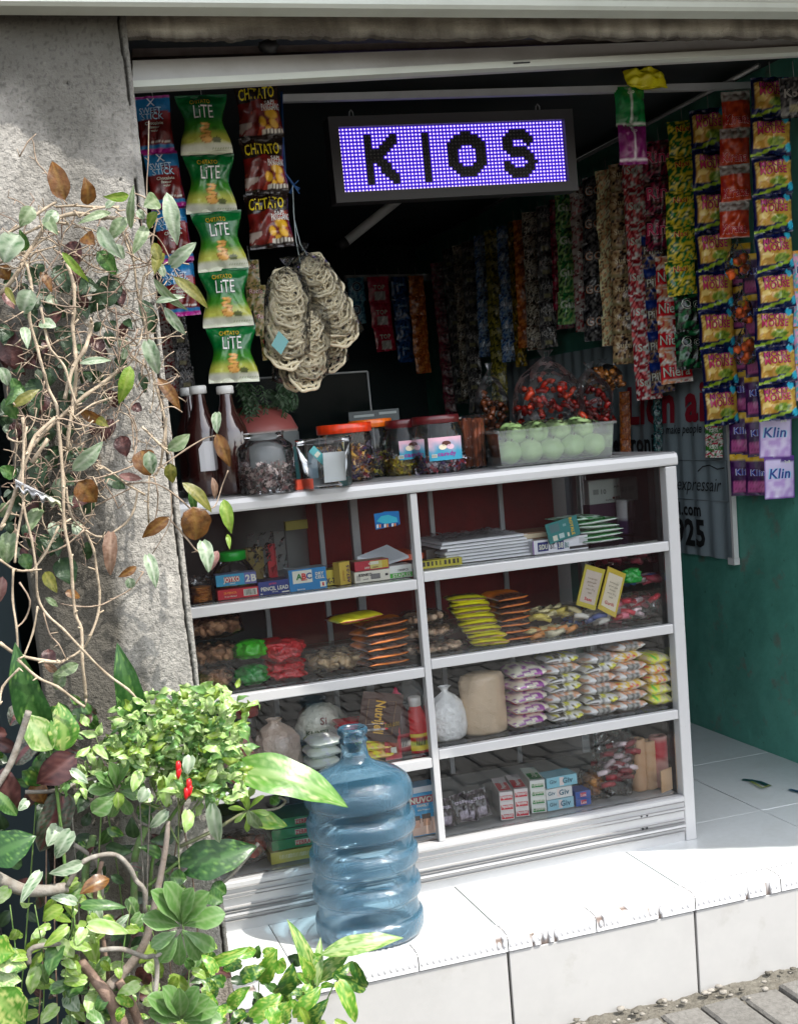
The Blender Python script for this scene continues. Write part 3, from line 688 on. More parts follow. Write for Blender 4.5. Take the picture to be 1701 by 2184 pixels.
PK = dict(
    banana=gen('snack_packet', .085, .098, .03, _pal['banana'], 11, 'Nasi', C(190, 40, 40), th=.16, tv=.25, oc=C(230, 210, 60)),
    rings=gen('snack_packet', .095, .100, .03, _pal['rings'], 12, 'Ring', C(220, 60, 110), th=.32, tv=.42, oc=C(240, 190, 205)),
    pilus=gen('snack_packet', .075, .098, .03, _pal['pilus'], 13, 'Pilus', WH, th=.24, tv=.5, oc=C(60, 40, 30), band=(.05, .28), bandc=C(22, 50, 125)),
    nare=gen('snack_packet', .088, .088, .03, _pal['redw'], 14, 'Niera', WH, th=.3, tv=.62, oc=C(120, 10, 20), band=(.42, .85), bandc=C(205, 22, 36)),
    pink=gen('snack_packet', .070, .092, .025, _pal['pink'], 15, 'Sari', WH, th=.2, tv=.5),
    brown=gen('snack_packet', .066, .082, .02, _pal['brown'], 16, 'Susu', C(210, 190, 150), th=.2, tv=.35, band=(.78, .9), bandc=C(150, 135, 95)),
    nuts=gen('snack_packet', .070, .095, .03, _pal['nuts'], 17, None, f=9),
    gogo=gen('snack_packet', .078, .105, .03, _pal['dark'], 18, 'GO', C(190, 188, 182), th=.24, tv=.42, oc=C(225, 120, 20)),
    greyred=gen('snack_packet', .070, .086, .02, _pal['greyred'], 19, 'Pop', C(210, 205, 200), th=.2, tv=.3),
    gus=gen('snack_packet', .072, .095, .025, _pal['green'], 20, 'Gus', C(200, 210, 190), th=.24, tv=.4),
    crim=gen('sachet', .05, .085, .015, _pal['crim'], 21),
    dark=gen('sachet', .060, .080, .015, _pal['dark'], 22, 'Kopi', C(170, 165, 160), th=.2, tv=.4, box_=(.3, .7, .7, .88, C(150, 145, 110))),
    coffee=gen('sachet', .062, .078, .015, _pal['coffee'], 23, 'Kopi', C(190, 180, 160), th=.22, tv=.35, f=7),
    yellow=gen('sachet', .050, .095, .03, _pal['yellow'], 24),
    blue=gen('sachet', .062, .085, .015, _pal['blue'], 25, 'Susu', C(190, 200, 215), th=.2, tv=.4),
    olive=gen('sachet', .062, .085, .015, _pal['olive'], 26, 'Jahe', C(190, 180, 120), th=.2, tv=.4),
    mar=gen('sachet', .060, .080, .012, _pal['mar'], 27, 'Sabun', C(190, 170, 175), th=.16, tv=.4),
    bwg=gen('snack_packet', .088, .105, .03, _pal['bwg'], 28, 'Oo', C(20, 20, 20), th=.25, tv=.3, f=4, oc=WH),
    orange=gen('sachet', .062, .070, .012, _pal['orange'], 29, None, f=6),
    cyan=gen('sachet', .060, .075, .012, _pal['cyan'], 30, 'O', C(15, 30, 70), th=.4, tv=.4, oc=C(200, 225, 235)),
    top=gen('sachet', .075, .082, .012, [C(190, 25, 60), C(165, 18, 48), C(200, 50, 80)], 31, 'TOP', WH, th=.17, tv=.42, box_=(.25, .58, .78, .9, C(200, 190, 185))),
    bluew=gen('sachet', .070, .080, .012, [C(25, 60, 110), C(30, 80, 140), C(20, 40, 80)], 32, 'Susu', C(160, 190, 220), th=.14, tv=.35),
    racik=gen('snack_packet', .085, .105, .015, [C(85, 105, 35), C(150, 140, 60), C(190, 160, 110), C(60, 85, 30)], 33, 'Racik', C(235, 200, 190), th=.17, tv=.25, oc=C(150, 20, 30)),
    teal=gen('sachet', .050, .070, .012, [C(12, 60, 62), C(20, 80, 80), C(8, 40, 46)], 34, 'Teh', C(120, 160, 150), th=.15),
    gre_red=gen('sachet', .068, .066, .015, [C(150, 15, 50), C(30, 110, 40), C(225, 225, 215), C(190, 25, 60)], 35, 'Kaya', WH, th=.18, band=(.35, .6), bandc=C(60, 130, 50)),
    klin_d=gen('sachet', .062, .098, .012, [C(65, 18, 80), C(50, 12, 66), C(80, 30, 95)], 36, 'Klin', C(70, 90, 190), th=.15, tv=.42, oc=C(225, 225, 240), box_=(.12, .62, .88, .92, C(190, 90, 150)), top=(.12, C(225, 180, 30)), mats=M['foil_dull']),
    klin_p=gen('sachet', .066, .098, .012, [C(225, 110, 175), C(140, 205, 160), C(240, 165, 205), C(90, 190, 210)], 37, 'Klin', C(20, 50, 130), th=.17, tv=.5, oc=C(220, 235, 245), top=(.1, C(230, 160, 40)), mats=M['foil_dull']))
def art_klin(u, v):
    c = C(205, 190, 225)
    if v > .55: c = mixc(C(185, 150, 210), C(220, 205, 235), .5+N3(u*6, v*7, 2)*1.5)
    if u < .06 or u > .94 or v < .06 or v > .95: c = C(95, 40, 140)
    if .1 < v < .16 and u > .5: c = C(70, 40, 120)
    return c
KLIN = packet('sachet', .088, .118, .012, art_klin, [('Klin', .48, .40, .027, C(15, 55, 140), dict(maxw=.07, bold=.05, shear=.15, outline=C(150, 205, 230))), ('2x8', .75, .14, .008, WH, {})], M['foil_dull'], nx=16, ny=18, seed=44, wr=.3)

def strip(me, n, top, pitch, label, bottom=None, rz=0, cat='packet strip', group='strips of small packets hanging along the green wall', name='packet_strip', kid=None, sway=.06, scale=1, seed=0, swing=None):
    """a chain of n packets sealed end to end, hanging from its top"""
    rr = random.Random(seed*77+n); top = Vector(top); r = thing(name, label, cat, top, group)
    drift = Vector((0, 0, 0))
    if bottom is not None: b = Vector(bottom); pitch = (top.z-b.z)/n; drift = (b-top)/n; drift.z = 0
    ms = me if isinstance(me, (list, tuple)) else [me]
    h = max(v.co.z for v in ms[0].vertices)-min(v.co.z for v in ms[0].vertices)
    k = pitch/h
    for i in range(n):
        m = ms[i % len(ms)]
        child(kid or m.name.split('.')[0], m, r, drift*i+Vector((0, 0, -pitch*i)), (rr.uniform(-.09, .09)-.02, rr.uniform(-.055, .055), rz+rr.uniform(-sway, sway)*3.2), (scale*k if scale > 0 else -scale, k, k*1.03))
    g = MB(); tube(g, [(top.x, top.y, top.z+.04), (top.x+.002, top.y, top.z-.004)], .0012, (.3, .3, .3), 4); g.build('tie', M['string'], r)
    return r

# chip bags and chocolate sticks at the left of the opening
def px_strip(me, n, a, b, y, label, rz=0, y2=None, **k):
    return strip(me, n, at(*a, y=y), 0, label, bottom=at(*b, y=y if y2 is None else y2), rz=rz, **k)
GC = 'strips of snacks hanging beside the pillar'
px_strip(LITE, 5, (428, 203), (507, 812), .19, 'strip of five green chip bags fading to yellow beside the pillar', cat='chip bag strip', group=GC, sway=.02, rz=-.1, seed=1)
px_strip(CHIT, 3, (544, 175), (576, 528), .21, 'strip of three dark brown chip bags with yellow lettering right of the green ones', cat='chip bag strip', group=GC, sway=.03, rz=-.08, seed=2)
px_strip(STICK, 4, (324, 205), (392, 672), .22, 'strip of blue and red chocolate stick packets next to the pillar edge', cat='snack strip', group=GC, sway=.05, rz=-.1, seed=3)
px_strip(PK['racik'], 4, (530, 555), (590, 765), .75, 'dim strip of yellow-green seasoning sachets behind the lowest green chip bags', group=GC, seed=4)
px_strip(PK['racik'], 3, (590, 600), (610, 760), .85, 'dim strip of yellow-green seasoning sachets half hidden by the ring cracker bags', group=GC, seed=5)
px_strip(PK['dark'], 4, (372, 640), (402, 830), .40, 'strip of black and white sachets under the chocolate stick packets', group=GC, seed=6)
px_strip(PK['greyred'], 4, (352, 640), (380, 840), .46, 'strip of grey and dark red sachets next to the pillar above the bottles', group=GC, seed=7)
r = thing('plastic_rope', 'blue plastic ribbon hanging along the dark brown chip bags', 'rope', at(603, 200, y=.24)); g = MB()
tube(g, [at(600, 195, y=.24), at(603, 300, y=.24), at(608, 370, y=.235), at(626, 395, y=.23)], .0032, C(25, 75, 130), 5)
for k in range(7): tube(g, [at(626, 395, y=.23), at(626+random.uniform(-12, 20), 395+random.uniform(-14, 22), y=.23)], .0012, C(40, 90, 150), 4)
g.build('ribbon', M['string'], r); g = MB()
tube(g, [at(624, 395, y=.23), at(626, 450, y=.225), at(631, 512, y=.22), at(640, 560, y=.22)], .0011, C(190, 205, 205), 5)
tube(g, [at(628, 470, y=.225), at(640, 520, y=.22), at(655, 545, y=.215)], .001, C(190, 205, 205), 5); g.build('twine', M['string'], r)

# green and purple packets with a yellow one on the rail
gp = gen('snack_packet', .085, .105, .03, [C(14, 110, 50), C(18, 130, 60)], 51, 'oo', C(200, 215, 200), th=.1, tv=.15, band=(.9, .97), bandc=C(220, 220, 215), box_=(.48, .0, .56, .9, C(215, 220, 215)))
pp = gen('snack_packet', .085, .105, .03, [C(115, 22, 95), C(130, 30, 110)], 52, 'oo', C(200, 170, 195), th=.1, tv=.15, band=(.86, .94), bandc=C(220, 210, 215), box_=(.48, .0, .56, .9, C(215, 205, 215)))
yp = gen('snack_packet', .16, .085, .05, [C(225, 215, 20), C(235, 225, 40), C(215, 200, 15)], 53, None, f=2.5, top=(.16, C(80, 20, 85)))
r = thing('packet_strip', 'green packet above a magenta packet hanging right of the lit sign', 'packet strip', at(1335, 185, y=.42))
for i, m_ in enumerate((gp, pp)): child('snack_packet', m_, r, (0.002*i, -.012, -.003-.1*i), (0, 0, -.12+.1*i), (1, 1, 1))
o = tag(bpy.data.objects.new('snack_packet', yp), 'bright yellow crumpled snack packet lying over the rail right of the sign', 'snack packet'); COL.objects.link(o)
o.location = at(1368, 152, y=.40); o.rotation_euler = (-.5, .05, .1); o.scale = (.82, 1, .62)

# strips along the green wall, near to far
XW = .50
def wall(me, n, a, b, label, x=XW, rz=-.62, **k):
    t = at(*a, x=x); q = at(*b, x=x); q.y = t.y; q = at(b[0], b[1], y=t.y); return strip(me, n, t, 0, label, bottom=q, rz=rz, **k)
V = PK
wall(NOOD, 9, (1640, 165), (1654, 894), 'right-hand strip of navy and yellow noodle snack packets with cartoon-style lettering', seed=11, rz=-.35, scale=-1)
wall(KIR, 4, (1566, 195), (1564, 506), 'strip of four clear packets of red crackers between the two noodle snack strips', seed=12, rz=-.35)
wall(NOOD, 8, (1508, 232), (1536, 905), 'left-hand strip of navy and yellow noodle snack packets', seed=13, rz=-.35, scale=-1)
wall(V['banana'], 5, (1452, 258), (1446, 628), 'green and yellow banana print strip left of the noodle snacks', seed=14, rz=-.4)
wall(V['bwg'], 2, (1468, 622), (1472, 785), 'two white, black and green packets below the banana print strip', seed=15, rz=-.4)
wall(V['rings'], 3, (1402, 300), (1412, 530), 'dark purple strip of packets with pink lettering', seed=16)
wall(V['nare'], 4, (1430, 545), (1440, 815), 'strip of four bright red and white packets', seed=17)
wall(V['pilus'], 5, (1392, 500), (1412, 835), 'strip of brown packets with blue bands and white lettering', seed=18)
wall(V['pink'], 7, (1352, 322), (1382, 850), 'dark red and pale pink strip with silvery edges, reaching lower than its neighbours', seed=19)
wall(V['brown'], 7, (1320, 348), (1330, 775), 'dark brown strip with tan bands', seed=20)
wall(V['nuts'], 6, (1290, 362), (1306, 735), 'strip of clear packets of pale nuts', seed=21)
wall(V['gogo'], 5, (1264, 376), (1268, 725), 'black strip with orange and white round logos', seed=22)
wall(V['greyred'], 5, (1236, 398), (1252, 705), 'strip of grey and dark red packets left of the round logos', seed=23)
wall(V['gus'], 4, (1207, 415), (1216, 690), 'strip of dark green packets with pale lettering', seed=24)
wall(V['crim'], 5, (1184, 425), (1192, 660), 'narrow crimson strip of packets', seed=25)
wall(V['dark'], 6, (1160, 438), (1168, 740), 'black strip with tan squares right beside the narrow crimson one', seed=26)
wall(V['coffee'], 6, (1130, 452), (1142, 745), 'black coffee strip with pale squares, second left of the crimson one', seed=27)
wall(V['orange'], 6, (1112, 468), (1124, 740), 'dull orange strip right beside the bright yellow one', seed=28)
wall(V['yellow'], 6, (1094, 472), (1110, 780), 'narrow bright yellow strip in the dark middle of the row', seed=29)
wall(V['blue'], 6, (1074, 482), (1086, 770), 'dark blue strip left of the bright yellow one', seed=30)
wall(V['olive'], 8, (1048, 490), (1066, 880), 'olive yellow strip reaching down behind the red jars', seed=31)
wall(V['blue'], 6, (1024, 502), (1036, 760), 'dim blue strip left of the olive one', seed=32)
wall(V['dark'], 8, (998, 514), (1016, 880), 'long black and white strip, fourth from the far end', seed=33)
wall(V['coffee'], 8, (978, 522), (1000, 850), 'long dark coffee strip, third from the far end', seed=34)
wall(V['dark'], 8, (956, 530), (985, 860), 'long black strip with tan squares, second from the far end', seed=35)
wall(V['mar'], 9, (930, 560), (962, 885), 'dark maroon strip, farthest of the row', seed=36)
# second rank nearer the wall fills the gaps
for i, (kk, x0, y0, y1, lb) in enumerate((('pilus', 1378, 318, 620, 'dim brown and blue strip behind the dark red and pink one'), ('brown', 1306, 366, 700, 'dim brown strip hidden between the nuts and the tan banded one'), ('dark', 1250, 400, 640, 'dim black strip behind the round logo strip'), ('mar', 1196, 430, 700, 'dim maroon strip behind the crimson one'), ('coffee', 1146, 452, 700, 'dim coffee strip behind the black ones in mid row'))):
    if kk in V: wall(V[kk], 5, (x0, y0), (x0+8, y1), lb, x=.56, seed=50+i)
# back rail strips
GB = 'sachet strips hanging at the back of the shop'
px_strip(V['cyan'], 2, (757, 592), (757, 690), 3.0, 'pale blue strip of two sachets at the back of the shop', group=GB, seed=61)
px_strip(V['top'], 3, (805, 590), (822, 748), 3.0, 'bright red strip of three sachets at the back of the shop', group=GB, seed=62)
px_strip(V['bluew'], 4, (850, 590), (866, 772), 3.0, 'dark blue strip of sachets between the red and the orange ones at the back', group=GB, seed=63)
px_strip(V['orange'], 5, (886, 588), (902, 795), 2.95, 'dull orange strip of sachets at the back of the shop', group=GB, seed=64)
# right edge: detergent, small bags of orange sweets, sachets over the banner
GD = 'detergent sachets on the right of the green wall'
for i, (px, lb) in enumerate(((1577, 'dark purple detergent strip, left one of the pair beside the banner edge'), (1609, 'dark purple detergent strip, right one of the pair beside the banner edge'))):
    wall(V['klin_d'], 6, (px-6+i*4, 520+i*20), (px+8, 1055), lb, x=.575, rz=-.8, group=GD, seed=70+i)
wall(KLIN, 2, (1652, 885), (1668, 1060), 'two large lilac detergent sachets at the bottom of the right-hand noodle snack strip', x=.53, rz=-.4, group=GD, seed=72)
for i, px in enumerate((1680, 1712)):
    wall(V['klin_p'], 4, (px, 545-i*12), (px+6, 850), ('pink detergent strip on a red card near the right edge of the wall', 'pink detergent strip on a red card at the very edge of the view')[i], x=.57, rz=-.6, group=GD, seed=74+i)
wall(V['gre_red'], 4, (1518, 830), (1524, 975), 'green and red sachet strip over the banner below the left noodle snacks', x=.57, group=GD, seed=76)
wall(V['teal'], 5, (1400, 845), (1402, 975), 'dark teal strip hanging over the banner lettering', x=.57, seed=77, group=GD)
wall(V['orange'], 6, (1330, 835), (1334, 985), 'orange and white strip over the left of the banner lettering', x=.57, seed=78, group=GD)
wall(V['dark'], 1, (1690, 165), (1698, 250), 'single dark grey packet at the upper right corner of the shop', x=.5, rz=-.4, seed=79, group=GD)
def sweets_bag(p, h, w, label, seed=0, cols=(C(255, 110, 40), C(240, 190, 30)), grp='small clear bags of orange sweets hanging in a chain'):
    r = thing('sweets_bag', label, 'sweets bag', p, grp); rr = random.Random(seed); g = MB()
    for k in range(9):
        z = -h*(.45+.5*rr.random()); x = (rr.random()-.5)*w*.62; blob(g, (p[0]+x, p[1]+(rr.random()-.5)*.012, p[2]+z), (w*.17, .009, h*.1), cols[k % 2 if x < 0 else 0], 8, 6, jit=.5, seed=k)
    g.build('sweets', M['paint'], r); g = MB()
    prof = [(.001, -h), (w*.36, -h*.97), (w*.5, -h*.8), (w*.5, -h*.55), (w*.33, -h*.3), (w*.1, -h*.1), (w*.05, -.004), (w*.22, .012)]
    lathe(g, prof, (1, 1, 1), 14, p, squash=lambda x, y, z: (x, y*.45)); g.build('clear_bag', M['film'], r)
sweets_bag(at(1570, 508, x=XW-.02), .115, .085, 'uppermost clear bag of orange sweets below the red cracker packets', 1)
sweets_bag(at(1578, 612, x=XW-.02), .10, .07, 'middle clear bag of orange sweets in the hanging chain', 2)
sweets_bag(at(1585, 692, x=XW-.02), .115, .075, 'lowest clear bag of orange sweets in the hanging chain', 3)

# wall banner, on the green wall facing the shop
r = thing('wall_banner', 'grey-white ribbed banner with red and black lettering on the green wall', 'banner', (.60, 1.6, .95)); g = MB()
y0, y1, z0, z1 = .675, 2.4, .60, 1.34; n = 160; vs = []
for i in range(n+1):
    y = y0+(y1-y0)*i/n; d = .596-.004*sin(y*2*pi/.085)-.003*N3(y*4, 0, 0)
    vs += [(d, y, z0+.004*sin(y*9)), (d, y, z1)]
g.add(vs, [(2*i, 2*i+1, 2*i+3, 2*i+2) for i in range(n)], C(148, 162, 168), 0, True); g.build('sheet', mat('banner_vinyl', None, .55, bump=[(6, .2, .01)], var=[(3, C(120, 135, 140), .6)]), r)
g = MB(); box(g, (.586, .668, .595), (.602, .680, 1.34), C(205, 205, 200)); box(g, (.582, .664, .590), (.602, .70, .612), C(205, 205, 200)); g.build('edge_batten', M['white_plastic'], r)
g = MB()
def wtext(s, px, py, h, col, maxw, bold=.03, shear=0, align=0):
    p = at(px, py, x=.588); text(g, s, plane_place(p, (0, -1, 0), (0, 0, 1)), h, col, maxw, bold, shear, align)
wtext('Lion air', 1535, 850, .125, C(150, 15, 40), .80, .035, .1, 1)
wtext('We make people fly', 1515, 912, .03, C(30, 30, 34), .62, .01, .25, 1)
wtext('Elektronik', 1412, 944, .065, C(25, 25, 28), .62, .04, 0, 1)
wtext('expressair', 1537, 1034, .045, C(40, 42, 44), .40, .0, .3, 1)
wtext('tiket@mail.com', 1493, 1087, .042, C(20, 20, 22), .66, .03, 0, 1)
wtext('0821 8925', 1502, 1138, .085, C(15, 15, 18), .62, .04, 0, 1)
wtext('ALPT', 1360, 1035, .04, C(120, 128, 130), .2, .02, 0)
def rect(mb, px0, py0, px1, py1, col, x):
    mb.add([at(px0, py0, x=x), at(px1, py0, x=x), at(px1, py1, x=x), at(px0, py1, x=x)], [(0, 1, 2, 3)], col)
a, b = at(1440, 1010, x=.5875), at(1558, 1062, x=.5875)
tube(g, [(.588, .86, .885), (.588, .83, .90), (.588, .79, .905), (.588, .745, .893), (.588, .705, .897)], .002, C(30, 30, 30), 4)
for p, q in (((.588, 1.12, .92), (.588, .69, .92)), ((.588, 1.12, .79), (.588, .69, .79)), ((.588, .69, .92), (.588, .69, .79))): tube(g, [p, q], .0012, C(110, 118, 120), 4)
g.build('lettering', M['paper'], r)

# ------------------------------------------------------------------ LED sign
def led_sign():
    Y = .5; tl, tr, bl = at(697, 253, y=Y), at(1215, 236, y=Y), at(707, 436, y=Y)
    o = Vector((tl.x, Y, bl.z)); X = (tr-tl); X.y = 0; w = X.length; X.normalize(); Z = Vector((-X.z, 0, X.x)); h = (tl.z-bl.z)
    r = thing('led_sign', 'purple lit LED dot sign reading KIOS in a dark frame', 'sign', (o.x+w/2, Y, o.z+h/2))
    P = lambda x, z, y=0: o+X*x+Z*z+Vector((0, y, 0))
    def bx(mb, x0, x1, z0, z1, ya, yb, col):
        q = [P(x0, z0, ya), P(x1, z0, ya), P(x1, z1, ya), P(x0, z1, ya)]; e = [v+Vector((0, yb-ya, 0)) for v in q]
        mb.add(q+e, [(0, 1, 2, 3), (7, 6, 5, 4), (0, 4, 5, 1), (1, 5, 6, 2), (2, 6, 7, 3), (3, 7, 4, 0)], col)
    m = .026; g = MB(); c = (.045, .042, .045)
    for a in ((0, w, 0, m), (0, w, h-m, h), (0, m, m, h-m), (w-m, w, m, h-m)): bx(g, *a, -.02, .03, c)
    bx(g, 0, w, 0, h, .03, .034, c); g.build('frame', mat('dark_frame', None, .5), r)
    for fx in (.10, .865):
        g = MB(); a = P(w*fx, h, 0); tube(g, [a+X*-.006, a+X*-.005+Vector((0, 0, .014)), a+Vector((0, 0, .02)), a+X*.005+Vector((0, 0, .014)), a+X*.006], .0018, (.5, .5, .5), 5); g.build('hook', M['alu_dim'], r)
    # thick letters drawn as dark dots
    NXD, NZD = 64, 18; off = set()
    def stroke(ax, az, bx_, bz, rad=1.42):
        for k in range(41):
            x = ax+(bx_-ax)*k/40; z = az+(bz-az)*k/40
            for i in range(NXD):
                for j in range(NZD):
                    if (i-x)**2+(j-z)**2 < rad*rad: off.add((i, j))
    stroke(7.5, 3, 7.5, 14); stroke(14.5, 14, 8.5, 8.8); stroke(9.5, 9, 14.5, 3); stroke(23.5, 3, 23.5, 14)
    for k in range(40):
        t = 2*pi*k/40; stroke(35+4.3*cos(t), 8.7+4.8*sin(t), 35+4.3*cos(t), 8.7+4.8*sin(t), 1.6)
    for k in range(26):
        t = .35+k/25*(pi*1.5-.5); stroke(50+3.3*cos(t), 11.6+2.5*sin(t), 50+3.3*cos(t), 11.6+2.5*sin(t), 1.5)
        t = pi*1.0+.25+k/25*(pi*1.5-.35); stroke(50+3.6*cos(t), 6.0+2.9*sin(t), 50+3.6*cos(t), 6.0+2.9*sin(t), 1.5)
    x0, x1, z0, z1 = m, w-m, m, h-m; dx, dz = (x1-x0)/NXD, (z1-z0)/NZD
    base, on = MB(), MB()
    for i in range(NXD):
        for j in range(NZD):
            cx, cz = x0+dx*(i+.5), z0+dz*(j+.5); lit = (i, j) not in off
            base.add([P(cx-dx/2, cz-dz/2, -.002), P(cx+dx/2, cz-dz/2, -.002), P(cx+dx/2, cz+dz/2, -.002), P(cx-dx/2, cz+dz/2, -.002)], [(0, 1, 2, 3)], (.030, .004, .42) if lit else (.010, .010, .010), 0 if lit else 1)
            rx, rz = dx*.31, dz*.27; vs = [P(cx+rx*cos(a*pi/4), cz+rz*sin(a*pi/4), -.0035) for a in range(8)]+[P(cx, cz, -.0055)]
            (on if lit else base).add(vs, [(a, (a+1) % 8, 8) for a in range(8)], (.70, .56, 1.0) if lit else (.09, .09, .075), 0 if lit else 1)
    base.build('dot_board', [mat('lit_board', None, .6, emis=.27), mat('unlit_board', None, .6)], r)
    on.build('lit_dots', mat('lit_led', None, .4, emis=.45), r)
    g = MB(); a = at(1004, 452, y=Y); tube(g, [at(1004, 440, y=Y+.01), at(1006, 462, y=Y+.01)], .003, (.5, .5, .5), 5)
led_sign()

# ------------------------------------------------------------------ ring cracker bags
def cracker_disc(name, seed):
    g = MB(); rr = random.Random(seed); c0 = (.98, .90, .66)
    def loop(R, r0, cx=0, cy=0, wob=.0, n=22, ph=0, zz=.003):
        vs = []
        for k in range(n+1):
            t = 2*pi*k/n; q = R*(1+wob*sin(t*7+ph)); vs.append((cx+q*cos(t), cy+q*sin(t), zz*sin(t*3+ph)))
        cc = mixc(c0, (.93, .82, .60), rr.random()*.6)
        tube(g, vs, r0, cc, 5, cap=False)
    loop(.040, .0040, wob=.05, n=36, ph=rr.random()*6); loop(.031, .0034, wob=.06, ph=2, n=26)
    for k in range(6):
        t = 2*pi*k/6+rr.random()*.4; loop(.0105, .0026, .023*cos(t), .023*sin(t), n=10)
    loop(.012, .003, n=12); loop(.0345, .0022, wob=.22, ph=1, n=40); loop(.019, .0022, wob=.12, ph=3, n=24)
    return g.mesh(name, M['cracker'])
M['cracker'] = mat('dry_cracker', None, .55, bump=[(300, .3, .002)], trans=.25)
discs = [cracker_disc('ring_crackers', s) for s in (1, 2, 3)]
def join_meshes(g, me, mtx):
    b = me.color_attributes['Col'].data; g.add([mtx @ v.co for v in me.vertices], [tuple(p.vertices) for p in me.polygons], [tuple(b[i].color)[:3] for i in range(len(me.vertices))], 0, True)
def cracker_bag(top, bot, y, w, n, tilt, label, seed, ytop=None):
    rr = random.Random(seed); a, b = at(*top, y=y), at(*bot, y=y); r = thing('cracker_bag', label, 'cracker bag', a, 'clear bags of ring crackers tied in a bunch'); g = MB()
    d = b-a; L = d.length; s = w/.088
    for k in range(n):
        t = (k+.7)/(n+.2); p = a+d*t+Vector((rr.uniform(-.006, .006), rr.uniform(-.004, .004), 0))
        sk = min(1, .62+t*.9) if t < .42 else 1
        R = Matrix.Rotation(tilt[0]+rr.uniform(-.16, .16)+ (t*.22), 4, 'X') @ Matrix.Rotation(tilt[1]+rr.uniform(-.14, .14), 4, 'Y') @ Matrix.Rotation(rr.random()*6, 4, 'Z')
        join_meshes(g, discs[k % 3], Matrix.Translation(p) @ R @ Matrix.Scale(s*sk, 4))
    g.build('ring_crackers', M['cracker'], r); g = MB()
    prof = [(.006, L*-1.04), (w*.34, -L*1.03), (w*.54, -L*.97), (w*.56, -L*.7), (w*.54, -L*.3), (w*.44, -L*.06), (w*.22, L*.02), (.006, L*.06), (.004, L*.075), (.014, L*.13), (.02, L*.17)]
    n0 = 26; vs, fs = [], []
    for j, (rad, z) in enumerate(prof):
        for k in range(n0):
            t = 2*pi*k/n0; q = 1+.05*N3(cos(t)*3, sin(t)*3, z*30, seed)+.03*sin(t*9+j)
            p = a+d*(-z/L)+Vector((rad*q*cos(t), rad*q*.8*sin(t), 0)); vs.append(p)
    for j in range(len(prof)-1):
        for k in range(n0): fs.append((j*n0+k, j*n0+(k+1) % n0, (j+1)*n0+(k+1) % n0, (j+1)*n0+k))
    g.add(vs, fs, (1, 1, 1), 0, True); g.build('clear_bag', M['film_thin'], r)
cracker_bag((655, 548), (735, 712), .21, .094, 8, (1.0, -.5), 'right-hand ring cracker bag slanting out from the bunch', 2)
cracker_bag((612, 580), (612, 760), .17, .100, 8, (.98, .12), 'left-hand ring cracker bag with a blue-green paper square', 1)
cracker_bag((660, 650), (655, 808), .20, .096, 6, (1.12, .2), 'lower middle ring cracker bag hanging in front of the bunch', 3)
cracker_bag((628, 690), (620, 812), .25, .088, 4, (1.2, .4), 'lowest ring cracker bag showing through at the bottom left of the bunch', 4)
cracker_bag((690, 640), (703, 775), .27, .088, 4, (1.15, -.4), 'rear ring cracker bag behind the right side of the bunch', 5)
g = MB(); c_ = at(597, 731, y=.108); s_ = .021
g.add([c_+Vector((0, 0, s_*1.3)), c_+Vector((s_, 0, .002)), c_+Vector((0, 0, -s_*1.3)), c_+Vector((-s_, 0, -.004))], [(3, 2, 1, 0)], C(115, 165, 165)); 
tag(g.build('paper_slip', M['paper']), 'blue-green diamond of paper stuck on the left ring cracker bag', 'paper slip')

# ------------------------------------------------------------------ goods: builders
def snap(px0, py0, px1, py1, y, zb=None):
    a, b = at(px0, py1, y=y), at(px1, py0, y=y); z0 = a.z if zb is None else zb
    xm = (a.x+b.x)/2; hw = (b.x-a.x)/2; return xm, hw*2, z0, max(.006, at((px0+px1)/2, py0, y=y).z-z0)
def carton(px, y, d, cols, label, cat='box', yaw=0, zb=None, group=None, texts=(), rects=(), name='carton', side=None, top=None, hh=None, toptexts=(), ww=None):
    """printed box whose front bottom edge stands at depth y; texts/rects in front-face fractions"""
    xm, w, z, h = snap(*px, y, zb); h = hh or h; w = ww or w; g = MB()
    o = (xm, y, z); T = Matrix.Translation(o) @ Matrix.Rotation(yaw, 4, 'Z') @ Matrix.Translation((0, 0, 0))
    front = cols; box(g, (-w/2, 0, 0), (w/2, d, h), front, cols={'top': top or sc(front, .9), 'left': side or sc(front, .8), 'right': side or sc(front, .8)}, xf=T)
    for k, (a, b, c, e, col) in enumerate(rects):
        yy = -.0005-.00012*k; g.add([T @ Vector(v) for v in ((-w/2+a*w, yy, b*h), (-w/2+c*w, yy, b*h), (-w/2+c*w, yy, e*h), (-w/2+a*w, yy, e*h))], [(0, 1, 2, 3)], col)
    for t in texts:
        s, u, v, th, col = t[:5]; kw = t[5] if len(t) > 5 else {}
        text(g, s, lambda x, zz, u=u, v=v: T @ Vector((-w/2+u*w+x, -.002, v*h+zz)), th*h, col, kw.get('maxw', .9)*w, kw.get('bold', .02), kw.get('shear', 0), rot=kw.get('rot', 0))
    for t in toptexts:
        s, u, v, th, col = t
        text(g, s, lambda x, zz, u=u, v=v: T @ Vector((-w/2+u*w+x, v*d+zz, h+.0015)), th*d, col, .8*w, .02)
    ob = g.build(name, M['card'], None, o); tag(ob, label, cat, group); return ob
def bars(x0, z0, x1, z1, n, seed, col=(.02, .02, .02)):
    rr = random.Random(seed); out = []; x = x0
    for k in range(n):
        w = (x1-x0)/n; out.append((x0+w*k, z0, x0+w*k+w*rr.uniform(.25, .7), z1, col))
    return out
